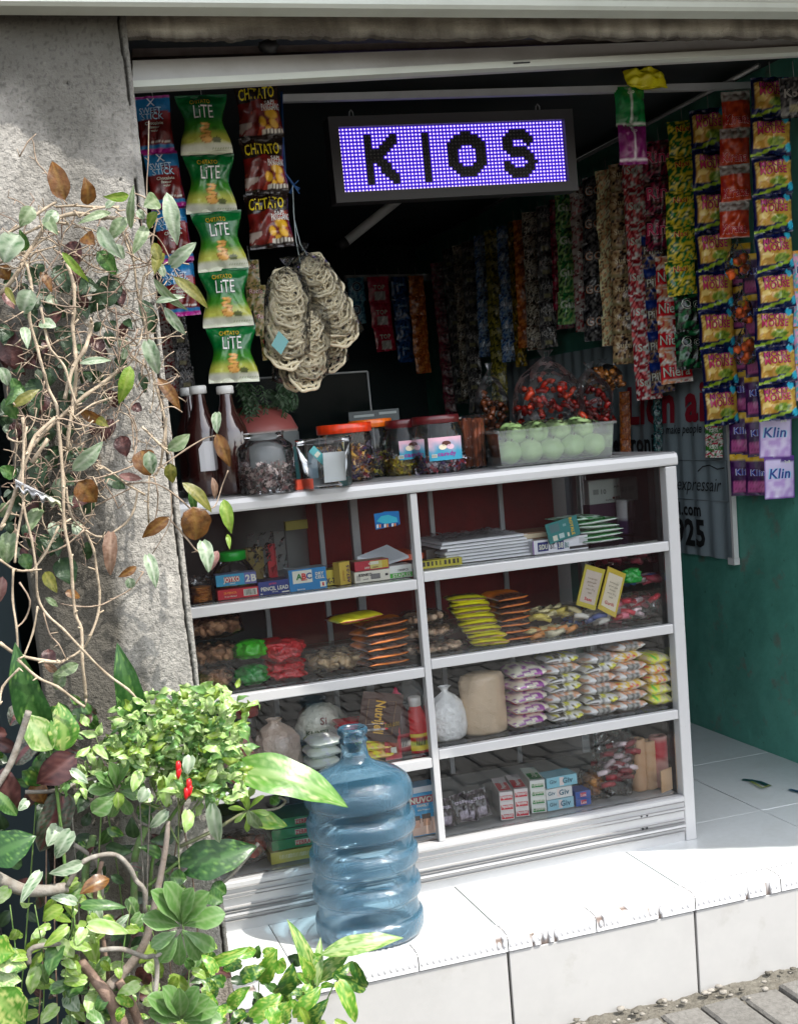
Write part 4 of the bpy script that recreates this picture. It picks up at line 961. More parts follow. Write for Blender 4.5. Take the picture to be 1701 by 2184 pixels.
def pillow(w, h, t, cols, seed, txt=None, tc=WH, f=5, band=None, bandc=None, box_=None, oc=None, th=.3, tv=.5, fin=True, n=26, m=20):
    """flat filled packet lying down, sealed left and right; its long side faces the lane"""
    cols = [tuple(min(.95, k*1.45+.015) for k in c) for c in cols]
    g = MB(); sp = splotch(cols, f, seed); rr = random.Random(seed); vs, cs = [], []
    for i in range(n+1):
        u = i/n; x = 2*u-1; e = abs(x)
        T = t*(max(0, 1-e**3.2)**.62*.96+.03); D = h*(.80+.20*max(0, 1-e**6)**.5)
        for k in range(m):
            a = 2*pi*k/m; cy, sz = cos(a), sin(a); q = math.copysign(abs(cy)**.55, cy); z = math.copysign(abs(sz)**.8, sz)
            wr = N3(x*5, q*2.2, z*2+seed, seed)*.30+N3(x*13, q*4, z*5, seed+3)*.16; wr *= (.5+.9*e*e)
            y = h/2+q*D/2*(1+.03*N3(x*4, z*2, seed)); zz = t/2+z*T/2*(1+wr)+.10*t*sin(x*5+seed)*(e**2)
            if fin and cy < -.995 and e < .93: y -= .004+.002*sin(x*40)
            vs.append((x*w/2*(1+.02*N3(q*3, z*3, seed, 5)), y, zz)); v = .5-z*.45 if cy < 0 else .1+.3*(1+cy)
            c = sp(u, v*.8+.1*q)
            if band and band[0] < v < band[1]: c = bandc
            if box_ and cy < 0 and box_[0] < u < box_[2] and .25 < v < .8: c = box_[4] if int(u*60) % 3 else sc(box_[4], .45)
            if e > .93: c = mixc(c, (.75, .75, .75), .35)
            cs.append(c)
    fs = [(i*m+k, i*m+(k+1) % m, (i+1)*m+(k+1) % m, (i+1)*m+k) for i in range(n) for k in range(m)]
    g.add(vs, fs, cs, 0, True)
    if txt: text(g, txt, lambda x, z: (x, -.001-.002*(1-abs(x)/w), t*.5+z), t*th*1.2, tc, w*.7, .03)
    return g.mesh('food_packet', M['foil'])
ORD = ['bottom one', 'second from bottom', 'third from bottom', 'fourth from bottom', 'fifth from bottom', 'sixth from bottom', 'seventh from bottom', 'eighth from bottom']
def ordl(i, n): return 'topmost' if i == n-1 and n > 1 else ORD[i]
def stack(me, n, px, y, z, pitch, desc, where, group, w=None, yaw=0, seed=0, jx=.004, lean=(0, 0), cat='food packet', name='food_packet', tilt=0, flat=True, mes=None, alt=None):
    """n packets lying flat on each other; the bottom end of each faces the lane"""
    rr = random.Random(seed); c = at(px, 1500, y=y); x = c.x
    for i in range(n):
        m = mes[i % len(mes)] if mes else me
        o = bpy.data.objects.new(name, m); COL.objects.link(o)
        xs = [v.co.x for v in m.vertices]; zs = [v.co.z for v in m.vertices]; sx = (w/(max(xs)-min(xs))) if w else 1; tz = max(zs)-min(zs)
        o.scale = (sx, 1, min(1.5, pitch*1.12/tz)); o.rotation_euler = (rr.uniform(-.05, .05)-tilt, rr.uniform(-.05, .05), yaw+rr.uniform(-.12, .12))
        o.location = (x+rr.uniform(-jx, jx)+lean[0]*i, y-.018+rr.uniform(-.005, .005)+lean[1]*i, z+pitch*i)
        tag(o, f'{desc}, {ordl(i, n)}, {where}', cat, group)
def film_pillow(g, c, w, h, d, seed=0, mi=0, n=20, m=14, lump=.12, flare=.0):
    """lumpy closed bag of clear film, square-ish cushion centred on c"""
    vs, fs = [], []
    for j in range(m+1):
        ph = pi*j/m
        for k in range(n):
            t = 2*pi*k/n; ex = .62
            s_ = lambda v: math.copysign(abs(v)**ex, v)
            x, y, z = s_(sin(ph))*s_(cos(t)), s_(sin(ph))*s_(sin(t)), s_(cos(ph))
            q = 1+lump*N3(x*2.2, y*2.2, z*2.2, seed)
            vs.append((c[0]+x*w/2*q, c[1]+y*d/2*q, c[2]+z*h/2*q))
    for j in range(m):
        for k in range(n): fs.append((j*n+k, (j+1)*n+k, (j+1)*n+(k+1) % n, j*n+(k+1) % n))
    return g.add(vs, fs, (1, 1, 1), mi, True)
M['nut'] = mat('shell_surface', None, .6, bump=[(260, .6, .002)])
def nut_bag(px, y, label, r, cols, group=None, zb=None, n=90, seed=0, d=.10, name='nut_bag', kid='nuts', long_=1.7, cat='bag of nuts', extra=None, film='film'):
    xm, w, z, h = snap(*px, y, zb); c = Vector((xm, y+d/2, z+h/2)); root = thing(name, label, cat, (xm, y, z), group); g = MB(); rr = random.Random(seed)
    for k in range(n):
        for _ in range(8):
            u, v, t = rr.uniform(-1, 1), rr.uniform(-1, 1), rr.uniform(-1, .6)
            if abs(u)**3+abs(v)**3+abs(t)**3 < .95: break
        p = c+Vector((u*(w/2-r), t*(d/2-r), v*(h/2-r)))
        R = Matrix.Rotation(rr.random()*6, 3, 'X') @ Matrix.Rotation(rr.random()*6, 3, 'Y'); cc = mixc(cols[0], cols[1], rr.random())
        blob(g, p, (r*long_, r, r), cc, 7, 5, jit=.25, seed=k, R=R)
    blob(g, c+Vector((0, .01, 0)), (w/2*.84, d/2*.6, h/2*.80), sc(cols[1], .55), 12, 8)
    g.build(kid, M['nut'], root); g = MB(); film_pillow(g, c, w*1.05, h*1.06, d*1.06, seed); g.build('clear_bag', M[film], root); return root
def sack(px, y, label, col, cat='bag', zb=None, knot=True, d=None, group=None, material=None, seed=0, name='tied_bag', texts=(), shape=None, noise_=.10, film=True):
    """soft plastic bag of powder or grains, tied at the top"""
    xm, w, z, h = snap(*px, y, zb); d = d or w*.75; root = thing(name, label, cat, (xm, y+d/2, z), group); g = MB()
    prof = shape or [(.02, 0), (.40, .0), (.49, .06), (.50, .25), (.48, .5), (.40, .68), (.24, .80), (.10, .88), (.06, .91), (.10, .96), (.16, 1.0)]
    n = 44 if noise_ > .3 else 26; vs, cs = [], []
    if noise_ > .3: prof = [(a+(c-a)*f, b+(d_-b)*f) for (a, b), (c, d_) in zip(prof[:-1], prof[1:]) for f in (0, .34, .67)]+[prof[-1]]
    for j, (rr_, zz) in enumerate(prof):
        for k in range(n):
            t = 2*pi*k/n; q = 1+noise_*N3(cos(t)*2, sin(t)*2, zz*5, seed)+(noise_*.9*abs(N3(cos(t)*5, sin(t)*5, zz*9, seed)) if noise_ > .3 else 0)+(.10*sin(t*6+zz*9) if zz > .7 else .015*sin(t*9))
            vs.append((xm+rr_*w*cos(t)*q, y+d/2+rr_*d*sin(t)*q, z+zz*h)); nn = N3(vs[-1][0]*40, vs[-1][1]*40, vs[-1][2]*40, 2); cs.append(mixc(col, sc(col, .8), .5+nn))
    fs = [(j*n+k, j*n+(k+1) % n, (j+1)*n+(k+1) % n, (j+1)*n+k) for j in range(len(prof)-1) for k in range(n)]
    g.add(vs, fs, cs, 0, True)
    for t in texts:
        s, u, v, th, tc = t[:5]
        def place(x, zz, u=u, v=v):
            X = (u-.5)*w+x; q = max(0, 1-(X/(w*.5))**2)**.5; return (xm+X, y+d/2-d*.5*q-.002, z+v*h+zz)
        text(g, s, place, th*h, tc, w*.7, .02)
    g.build('filled_bag', material or M['sackfilm'], root); return root
M['sackfilm'] = mat('filled_plastic_film', None, .3, bump=[(40, .9, .012), (11, .6, .02)], coat=.5)
M['grains'] = mat('grain_filled_film', None, .32, bump=[(500, .8, .002), (30, .3, .008)], coat=.35)

# ------------------------------------------------------------------ left half, first shelf
S1, S2, S3 = ZL; R1, R2, R3 = ZR
r = thing('cracker_roll', 'short roll of orange round crackers at the left end of the top left shelf', 'roll of crackers', at(432, 1288, y=.07)); g = MB()
xm, w, z, h = snap(413, 1253, 453, 1292, .05, S1)
for k in range(8): lathe(g, [(w*.40, k*h/8), (w*.5, k*h/8+.001), (w*.5, (k+.8)*h/8), (w*.40, (k+.98)*h/8)], C(215, 140, 60) if k % 2 else C(198, 122, 48), 24, (xm, .05+w/2, z))
disc(g, (xm, .05+w/2, z+h), w*.42, C(215, 140, 60)); g.build('crackers', M['cracker'], r); g = MB(); lathe(g, [(w*.52, 0), (w*.54, h*1.0), (w*.60, h*1.35), (w*.66, h*1.7)], (1, 1, 1), 24, (xm, .05+w/2, z)); g.build('clear_bag', M['film'], r)
r = thing('sweets_jar', 'squat clear jar with a bright green lid behind the stationery boxes', 'jar', at(500, 1250, y=.2)); xm, w, z, h = snap(478, 1180, 527, 1258, .17, S1); g = MB(); c0 = (xm, .17+w/2, z)
lathe(g, [(.001, .002), (w*.72, 0), (w*.78, h*.15), (w*.78, h*.5), (w*.6, h*.72), (w*.48, h*.78), (w*.48, h*.86)], (1, 1, 1), 28, c0); g.build('jar_body', M['jar'], r)
g = MB(); lathe(g, [(w*.50, h*.80), (w*.53, h*.81), (w*.53, h*1.02), (w*.50, h*1.04), (.001, h*1.045)], C(10, 170, 50), 32, c0); g.build('lid', M['card'], r)
g = MB()
for k in range(26): blob(g, (xm+random.uniform(-.7, .7)*w*.8, .17+w/2+random.uniform(-.6, .6)*w*.8, z+random.uniform(.06, .3)*h), (.011, .008, .006), [C(60, 110, 50), C(180, 170, 60), C(200, 205, 200)][k % 3], 6, 4, jit=.5, seed=k)
g.build('sweets', M['paint'], r)
carton((467, 1255, 552, 1287), .045, .045, C(196, 22, 42), 'red carton with a barcode under the blue pencil box', yaw=-.05, zb=S1, texts=[('2B PENCIL', .3, .66, .2, C(250, 160, 60)), ('12 pcs HB lead', .3, .3, .14, WH)], rects=[(.62, .18, .95, .85, WH)]+bars(.65, .25, .93, .8, 9, 3), top=C(215, 60, 70))
carton((463, 1230, 546, 1258), .050, .045, C(44, 150, 190), 'small blue and violet pencil box lying on the red carton', yaw=-.07, zb=S1+.0305, hh=.026, texts=[('JOYKO', .38, .55, .42, WH, dict(maxw=.4, bold=.05)), ('2B', .86, .5, .6, WH, dict(bold=.05)), ('pensil', .4, .2, .14, WH)], rects=[(.7, 0, 1, 1, C(100, 105, 165)), (.2, .3, .58, .78, C(190, 40, 50))], top=C(125, 130, 170))
carton((553, 1238, 618, 1272), .04, .06, C(26, 50, 120), 'dark blue pencil lead box on the top left shelf', zb=S1, texts=[('PENCIL LEAD', .5, .45, .28, WH, dict(maxw=.86, bold=.03)), ('JOYKO', .45, .8, .12, C(220, 60, 90)), ('2.0 mm', .5, .2, .1, WH)], rects=[(.05, .05, .11, .14, WH), (.72, .06, .95, .14, WH)], top=C(60, 70, 100))
carton((619, 1212, 694, 1263), .035, .055, C(12, 120, 178), 'large blue and white dry cell battery box marked with three coloured letters', yaw=-.03, zb=S1, side=C(190, 195, 200), texts=[('A', .27, .66, .27, C(30, 120, 60), dict(bold=.05)), ('B', .40, .66, .27, C(200, 30, 40), dict(bold=.05)), ('C', .53, .66, .27, C(20, 70, 140), dict(bold=.05)), ('DRY', .82, .72, .13, WH, dict(bold=.04)), ('CELL', .82, .55, .13, WH, dict(bold=.04)), ('batteries', .3, .08, .07, WH)],
       rects=[(.1, .35, .62, .93, WH), (.82, .08, .97, .33, WH), (.87, .12, .92, .28, C(190, 30, 40)), (.32, .46, .48, .50, C(190, 40, 40))], top=C(150, 160, 165))
carton((692, 1215, 728, 1252), .07, .05, C(196, 180, 60), 'yellow box lying behind the upright yellow one', zb=S1, texts=[('X-7', .35, .3, .35, C(40, 30, 60), dict(maxw=.5, bold=.04))], top=C(150, 140, 60), rects=[(.7, .3, .85, .5, C(40, 30, 60))])
carton((716, 1198, 755, 1247), .05, .022, C(205, 178, 80), 'upright yellow box with purple letters running up its side', yaw=.45, zb=S1, texts=[('AE7-0.5', .75, .45, .16, C(60, 30, 90), dict(rot=pi/2, maxw=1.4, bold=.03)), ('JOYKO', .3, .4, .1, C(150, 90, 40), dict(rot=pi/2, maxw=1.4))], ww=.033, side=C(190, 165, 75))
carton((757, 1217, 831, 1243), .045, .05, C(226, 222, 205), 'white punch box below the red and yellow staples box', zb=S1, texts=[('KENKO', .3, .7, .25, C(30, 30, 30), dict(bold=.04)), ('punch', .3, .3, .14, C(60, 60, 60))], rects=[(.45, .2, .72, .7, C(120, 120, 118)), (.86, .4, .94, .62, (.02, .02, .02)), (.05, .2, .16, .7, C(190, 185, 170))], top=C(200, 196, 185))
carton((757, 1194, 828, 1219), .050, .05, C(170, 26, 48), 'red and yellow staples box lying on the white punch box', zb=S1+.0265, hh=.023, texts=[('KENKO', .55, .68, .22, WH), ('24/6', .35, .3, .2, WH), ('staples', .6, .3, .16, C(120, 30, 40))], rects=[(.45, .12, .8, .9, C(196, 190, 110)), (.8, .12, .98, .9, C(196, 170, 50)), (.45, .55, .7, .85, WH)], top=C(150, 120, 90))
carton((832, 1205, 877, 1236), .045, .045, C(230, 232, 226), 'white and green staples box beside the centre post', zb=S1, texts=[('1000PCS', .6, .62, .16, C(50, 50, 50)), ('STAPLES', .52, .22, .26, WH, dict(bold=.04))], rects=[(0, .04, 1, .4, C(70, 180, 60))], top=C(190, 190, 185))
carton((818, 1190, 905, 1212), .14, .16, C(225, 90, 40), 'orange folder lying behind the staples boxes', zb=S1+.028, hh=.014, name='folder', cat='folder')
for k, (px, w_, lb) in enumerate((((770, 1168, 866, 1200), .1, 'white paper pad propped behind the staples boxes'), ((690, 1150, 730, 1195), .22, 'yellow ruler pack standing at the back of the top left shelf'))):
    g = MB(); a = at((px[0]+px[2])/2, px[3], y=w_+.05)
    if k == 0:
        q = [at(762, 1193, y=.10), at(830, 1203, y=.07), at(872, 1190, y=.11), at(826, 1167, y=.16)]; g.add(q+[v+Vector((0, .003, .006)) for v in q], [(0, 1, 2, 3), (7, 6, 5, 4), (0, 4, 5, 1), (1, 5, 6, 2), (2, 6, 7, 3), (3, 7, 4, 0)], C(205, 210, 215))
        ob = g.build('paper_pad', M['paper'], None, a[:]); tag(ob, lb, 'paper pad')
carton((610, 1110, 655, 1132), .40, .02, C(170, 160, 50), 'dull yellow card high at the back of the top left shelf', zb=None)
carton((574, 1160, 586, 1226), .24, .012, C(205, 22, 40), 'thin red marker standing upright on the top left shelf', zb=S1, name='marker', cat='marker')
carton((530, 1168, 560, 1232), .26, .03, C(150, 130, 50), 'yellow notebook standing behind the pencil boxes', zb=S1, name='notebook', cat='notebook')
for k, (px, lb) in enumerate(((588, 'clear ruler bundle standing left of the red marker'), (562, 'clear plastic sleeve leaning right of the green-lidded jar'))):
    g = MB(); a = at(px, 1230, y=.22); box(g, (a.x-.03, .22, S1), (a.x+.035, .235, S1+.13), (1, 1, 1)); tag(g.build('plastic_sleeve', M['film'], None, (a.x, .22, S1)), lb, 'plastic sleeve')

# left, second shelf
BR = (C(200, 150, 112), C(150, 104, 74))
for i, (px, zz) in enumerate((((420, 1430, 505, 1475), S2), ((416, 1378, 514, 1432), S2+.058), ((412, 1318, 522, 1384), S2+.120))):
    nut_bag(px, .05, f'clear bag of brown tamarind pods, {ordl(i, 3)} of three stacked by the pillar', .0085, BR, 'bags of brown pods stacked by the pillar', zb=zz+.002, n=95, seed=i+1, d=.12, cat='bag of pods')
for i, (px, cc) in enumerate((((512, 1422, 572, 1480), (C(20, 140, 50), C(10, 80, 30))), ((510, 1368, 570, 1422), (C(70, 195, 40), C(40, 150, 25))))):
    sack(px, .04, ('dark green crumpled plastic bundle under the light green one', 'light green crumpled plastic bundle on the dark green one')[i], cc[0], 'plastic bundle', zb=S2+.003+i*.062, seed=i+3, name='plastic_bundle', d=.07, noise_=.35,
         shape=[(.02, .02), (.36, .03), (.49, .2), (.50, .5), (.44, .78), (.28, .95), (.05, 1.0)])
redp = pillow(.098, .085, .042, [C(205, 16, 32), C(190, 12, 26), C(215, 30, 45)], 71, box_=(.06, .03, .94, .35, C(90, 20, 24)))
rd = pillow(.10, .10, .05, [C(205, 14, 30), C(185, 10, 24), C(225, 50, 60)], 72, f=9)
for i in range(2):
    a = at(615, 1420, y=.045); g = MB(); c_ = (a.x, .045+.055, S2+.024+i*.047)
    film_pillow(g, c_, .098, .046, .11, i+5, lump=.38, n=44, m=26); me = g.mesh('cracker_packet', mat('red_wrapper_%s' % 'ab'[i], C(200, 14, 32), .28, bump=[(45, 1, .02), (110, .9, .008)], coat=.6)); o = bpy.data.objects.new('cracker_packet', me); COL.objects.link(o)
    tag(o, ('lower bright red biscuit packet next to the green bundles', 'upper bright red biscuit packet next to the green bundles')[i], 'biscuit packet', 'bright red biscuit packets')
nut_bag((662, 1392, 790, 1450), .05, 'flat oval clear bag of pale unshelled peanuts on the second left shelf', .0095, (C(228, 204, 164), C(196, 162, 118)), n=120, seed=8, d=.13, zb=S2+.002, cat='bag of nuts')
blk = pillow(.115, .11, .024, [C(34, 22, 18), C(60, 30, 20), C(80, 40, 24)], 73, f=4, band=(.34, .66), bandc=C(240, 130, 30))
stack(blk, 6, 838, .045, S2+.004, .0185, 'black and orange snack packet', 'left of the centre post', 'black and orange packets left of the centre post', w=.115, seed=1, yaw=.12)
yel = pillow(.105, .11, .028, [C(222, 214, 30), C(205, 195, 20)], 74, f=3, band=(.4, .7), bandc=C(150, 60, 30))
stack(yel, 1, 787, .045, S2+.118, .02, 'yellow snack packet', '', None, w=.12, seed=4, yaw=.15)
bpy.data.objects[-1:] and None
for o in list(COL.objects)[-1:]: o['label'] = 'yellow snack packet lying on top of the black and orange packets by the post'

# left, third shelf
r = thing('sweets_jar', 'jar with a dull red lid behind the chilli bush on the third left shelf', 'jar', at(540, 1560, y=.2)); xm, w, z, h = snap(508, 1500, 560, 1600, .2, S3); g = MB(); c0 = (xm, .26, z)
lathe(g, [(.001, .002), (w*.5, 0), (w*.52, h*.6), (w*.42, h*.75)], (1, 1, 1), 24, c0); g.build('jar_body', M['jar'], r); g = MB(); lathe(g, [(w*.45, h*.72), (w*.47, h*.73), (w*.47, h*1.0), (.001, h*1.02)], C(190, 40, 30), 24, c0); g.build('lid', M['card'], r)
nut_bag((470, 1560, 560, 1618), .05, 'clear bag of red, orange and green wrapped sweets behind the chilli bush', .011, (C(215, 50, 40), C(240, 200, 190)), n=60, seed=12, d=.1, zb=S3+.002, cat='bag of sweets', kid='sweets', name='sweets_bag', long_=1.2)
g = MB(); xm, w, z, h = snap(478, 1570, 520, 1612, .045, S3); blob(g, (xm+.02, .05, z+.02), (.016, .012, .013), C(60, 150, 90), 8, 6, jit=.6); blob(g, (xm+.05, .05, z+.016), (.017, .012, .013), C(235, 90, 40), 8, 6, jit=.6); blob(g, (xm-.005, .052, z+.016), (.017, .012, .013), C(200, 30, 40), 8, 6, jit=.6)
tag(g.build('sweets', M['sackfilm'], None, (xm, .05, z)), 'loose green, orange and red wrapped sweets in front of their bag', 'sweets', kind='stuff')
sack((545, 1545, 648, 1624), .05, 'knotted clear bag of brownish palm sugar on the third left shelf', C(205, 180, 162), 'bag of sugar', zb=S3, seed=5, noise_=.2, shape=[(.02, 0), (.42, 0), (.5, .12), (.49, .4), (.42, .65), (.28, .85), (.1, .97), (.16, 1.04)])
sack((640, 1508, 745, 1590), .12, 'cream bag printed with brown and green lettering behind the water bottle neck', C(238, 235, 218), 'bag of flour', zb=S3+.045, seed=6, noise_=.3, texts=[('Si', .48, .62, .2, C(120, 50, 30)), ('KUNTI', .35, .3, .14, C(110, 120, 90))], shape=[(.02, 0), (.44, .02), (.5, .2), (.47, .5), (.36, .8), (.2, .98), (.02, 1.02)])
wf = pillow(.085, .09, .03, [C(225, 225, 215), C(205, 208, 195)], 75, f=4, band=(.5, .65), bandc=C(190, 190, 60), txt='NIUVI', tc=C(60, 60, 60), th=.1, tv=.8)
stack(wf, 3, 684, .045, S3+.002, .026, 'white flour packet', 'behind the water bottle neck', 'white flour packets', w=.085, seed=7)
rp = pillow(.12, .09, .02, [C(210, 20, 45), C(190, 14, 36)], 76, f=3, box_=(.5, .6, .9, .9, C(225, 215, 210)))
stack(rp, 2, 765, .05, S3+.075, .014, 'bright red sachet', 'behind the blue bottle neck', 'bright red sachets', w=.125, seed=8)
yp2 = pillow(.09, .09, .02, [C(225, 190, 110), C(240, 215, 60), C(215, 165, 90)], 77, f=4)
stack(yp2, 3, 788, .05, S3+.004, .02, 'golden noodle packet', 'right of the water bottle neck', 'golden noodle packets', w=.085, seed=9)
o = carton((757, 1478, 838, 1560), .028, .004, C(66, 36, 26), 'dark brown jelly powder sachet stuck tilted on the glass with gold script', zb=.385, name='sachet', cat='sachet', texts=[('Nutrijell', .48, .5, .20, C(222, 170, 60), dict(rot=-pi/2+.05, maxw=.8, bold=.03, shear=.15))], rects=[(.16, .16, .84, .165, C(150, 110, 70)), (.16, .84, .84, .845, C(150, 110, 70)), (.16, .16, .168, .84, C(150, 110, 70)), (.83, .16, .838, .84, C(150, 110, 70))])
o.rotation_euler = (0, .24, 0)
o = carton((823, 1532, 850, 1620), .03, .004, C(178, 30, 48), 'red drink sachet with a thousand rupiah price beside the sauce bottles', zb=S3, name='sachet', cat='sachet', texts=[('Rp1.000', .55, .86, .1, C(235, 190, 50), dict(bold=.05)), ('Hoop', .5, .62, .1, C(30, 30, 60), dict(bold=.05))], rects=[(.2, .1, .85, .45, C(150, 60, 40)), (.35, .15, .7, .3, WH)])
def sauce(px, y, label, cap, body, lab, capshape='cone', seed=0):
    xm, w, z, h = snap(*px, y, S3); r = thing('sauce_bottle', label, 'sauce bottle', (xm, y+w/2, z)); c0 = (xm, y+w/2, z); g = MB()
    lathe(g, [(.001, 0), (w*.46, 0), (w*.5, h*.02), (w*.5, h*.42), (w*.42, h*.58), (w*.25, h*.74), (w*.2, h*.80)], body, 24, c0); g.build('body', M['foil_dull'], r)
    g = MB(); pr_ = [(w*.24, h*.76), (w*.27, h*.77), (w*.27, h*.9), (w*.22, h*.915), (.001, h*.92)] if capshape != 'cone' else [(w*.24, h*.78), (w*.27, h*.79), (w*.25, h*.88), (w*.1, h*.93), (w*.06, h*.99), (.001, h)]
    lathe(g, pr_, cap, 20, c0); g.build('cap', M['card'], r); g = MB()
    def cf(t, zz, j): return lab[int((zz/h)*14) % len(lab)]
    lathe(g, [(w*.505, h*(.05+.035*k)) for k in range(9)], (1, 1, 1), 24, c0, colf=cf)
    q = lambda x, zz: (xm+w*.51*sin(x/(w*.5)), y+w/2-w*.513*cos(x/(w*.5)), z+h*.14+zz)
    for k in range(6): x = -.012+.004*k; g.add([q(x, 0), q(x+.0022, 0), q(x+.0022, .018), q(x, .018)], [(0, 1, 2, 3)], (.02, .02, .02))
    g.build('label', M['card'], r)
sauce((838, 1470, 877, 1624), .045, 'dark soy sauce bottle with a pink cone cap beside the centre post', C(225, 60, 100), C(58, 30, 30), [C(60, 20, 30), C(140, 30, 40), C(210, 200, 190)])
sauce((877, 1478, 914, 1616), .04, 'red chilli sauce bottle with a white cap beside the centre post', C(225, 222, 215), C(205, 22, 30), [C(225, 200, 50), C(235, 210, 60), C(180, 190, 60), C(190, 20, 30)], 'flat')
r = thing('oil_bottle', 'pale clear oil bottle standing behind the chilli sauce', 'oil bottle', at(888, 1600, y=.14)); xm, w, z, h = snap(860, 1442, 916, 1610, .13, S3); g = MB(); lathe(g, [(.001, 0), (w*.48, 0), (w*.5, h*.1), (w*.5, h*.65), (w*.3, h*.85), (w*.12, h*.92), (w*.12, h)], (1, 1, 1), 20, (xm, .13+w/2, z)); g.build('body', M['milky'], r)
g = MB(); lathe(g, [(w*.14, h*.97), (w*.14, h*1.06), (.001, h*1.07)], C(215, 205, 190), 16, (xm, .13+w/2, z)); g.build('cap', M['card'], r)

# left, bottom
for i in range(3):
    carton((582, 1800-i*20, 672, 1820-i*20), .05, .10, C(12, 125, 62), f'green pen box, {ordl(i, 3)} of three beside the water bottle', yaw=-.03, zb=ZB+.030+i*.0255, hh=.0235, group='green pen boxes', texts=[('ZEBRA', .72, .5, .42, C(205, 40, 50), dict(bold=.05, maxw=.36))], rects=[(.54, .25, .9, .78, C(220, 215, 190)), ], top=C(16, 110, 60))
carton((580, 1830, 672, 1850), .045, .09, C(205, 196, 90), 'yellow toothbrush carton under the green pen boxes', zb=ZB, hh=.028, rects=bars(.2, .35, .9, .7, 22, 4, C(240, 236, 190)))
nut_bag((470, 1790, 575, 1866), .06, 'clear bag of orange and red sweets low behind the leaves', .012, (C(205, 60, 35), C(120, 90, 60)), n=50, seed=14, d=.1, zb=ZB, cat='bag of sweets', kid='sweets', name='sweets_bag')
carton((862, 1678, 928, 1800), .05, .05, C(40, 150, 200), 'blue and white family soap box behind the water bottle', zb=ZB, texts=[('NUVO', .56, .735, .11, WH, dict(maxw=.62, bold=.06)), ('FAMILY', .6, .62, .05, WH, dict(bold=.04)), ('Mild Protect', .62, .53, .035, WH)],
       rects=[(0, .88, 1, 1, C(200, 205, 210)), (0, 0, .12, 1, C(215, 215, 215)), (.14, .66, .98, .81, C(160, 22, 60)), (.2, .02, .9, .36, C(225, 190, 170)), (.25, .26, .5, .42, C(50, 35, 30)), (.55, .28, .8, .44, C(45, 30, 26)), (.28, .18, .48, .33, C(215, 165, 140)), (.57, .20, .77, .34, C(200, 150, 120))])

# ------------------------------------------------------------------ right half, first shelf
def paper_stack(px, y, n, d, desc, where, group, z, col=C(245, 247, 250), th=.006, yaw=0, seed=0, name='exercise_book', cat='exercise book'):
    rr = random.Random(seed); xm, w, _, _ = snap(*px, y, z)
    for i in range(n):
        g = MB(); R = Matrix.Translation((xm+rr.uniform(-.012, .008), y+rr.uniform(0, .008)+.002*i, z+i*th)) @ Matrix.Rotation(yaw+rr.uniform(-.08, .08), 4, 'Z')
        cc = mixc(col, sc(col, .8), rr.random()); box(g, (-w/2, 0, 0), (w/2, d, th*.45), cc, xf=R); box(g, (-w/2+.002, .001, th*.45), (w/2-.002, d, th*.78), sc(col, .62), xf=R)
        tag(g.build(name, M['paper'], None, (xm, y, z+i*th)), f'{desc}, {ordl(i, n)}, {where}', cat, group)
paper_stack((955, 1148, 1135, 1215), .05, 7, .2, 'white exercise book', 'on the top right shelf', 'white exercise books', R1, th=.0078, seed=2)
g = MB(); xm, w, z, h = snap(945, 1150, 1100, 1168, .07, R1+.056)
nx, ny = 40, 20; vs = [(xm-w/2+w*i/nx, .07+.16*j/ny, R1+.058+.012*abs(N3(i*.3, j*.35, 2))+.004*N3(i, j, 1)) for j in range(ny+1) for i in range(nx+1)]
g.add(vs, [(j*(nx+1)+i, j*(nx+1)+i+1, (j+1)*(nx+1)+i+1, (j+1)*(nx+1)+i) for j in range(ny) for i in range(nx)], (1, 1, 1), 0, True)
tag(g.build('plastic_wrap', M['film'], None, (xm, .07, R1+.058)), 'crumpled clear wrap lying over the white exercise books', 'plastic wrap')
carton((898, 1200, 985, 1226), .035, .03, C(200, 190, 60), 'flat yellow and black ruler pack beside the centre post', zb=R1, hh=.018, rects=bars(.05, .3, .98, .9, 9, 6, C(50, 48, 30)), name='ruler_pack', cat='ruler pack')
carton((910, 1180, 990, 1200), .12, .10, C(90, 85, 80), 'dark folded booklet left of the white exercise books', zb=R1, hh=.035, name='booklet', cat='booklet')
carton((1137, 1160, 1253, 1196), .04, .11, C(232, 232, 238), 'white exercise book pack with a dark blue panel under the teal sachet', zb=R1, hh=.034, texts=[('SiDU', .185, .5, .34, WH, dict(bold=.04, maxw=.15)), ('ST.', .36, .5, .4, C(40, 40, 60), dict(maxw=.1)), ('38', .5, .5, .42, WH, dict(bold=.05, maxw=.09)), ('BU', .61, .45, .4, C(20, 110, 110), dict(maxw=.07))],
       rects=[(.09, .18, .28, .85, C(24, 36, 110)), (.44, .18, .56, .85, C(40, 60, 130)), (.66, .1, 1, .3, (.02, .02, .02)), (.84, .45, .98, .9, C(200, 200, 205)), (0, 0, .02, 1, C(120, 70, 150))], top=C(205, 200, 205))
carton((1118, 1145, 1190, 1164), .07, .10, C(120, 90, 66), 'brown book lying on the white exercise book pack', zb=R1+.035, hh=.018, name='book', cat='book', rects=[(0, .2, 1, .8, C(205, 190, 160))])
o = carton((1172, 1107, 1236, 1172), .026, .004, C(22, 120, 118), 'teal tissue sachet leaning tilted against the glass with yellow lettering', zb=.812, name='sachet', cat='sachet', texts=[('ROYALE', .78, .55, .16, C(225, 190, 50), dict(rot=-pi/2, maxw=.7, bold=.03)), ('88', .56, .72, .12, C(150, 190, 190))], rects=[(.14, .08, .28, .34, WH), (.34, .12, .5, .36, C(180, 205, 205)), (.1, .5, .4, .9, C(70, 110, 115)), (.6, .1, .66, .3, WH)])
o.rotation_euler = (0, -.18, 0)
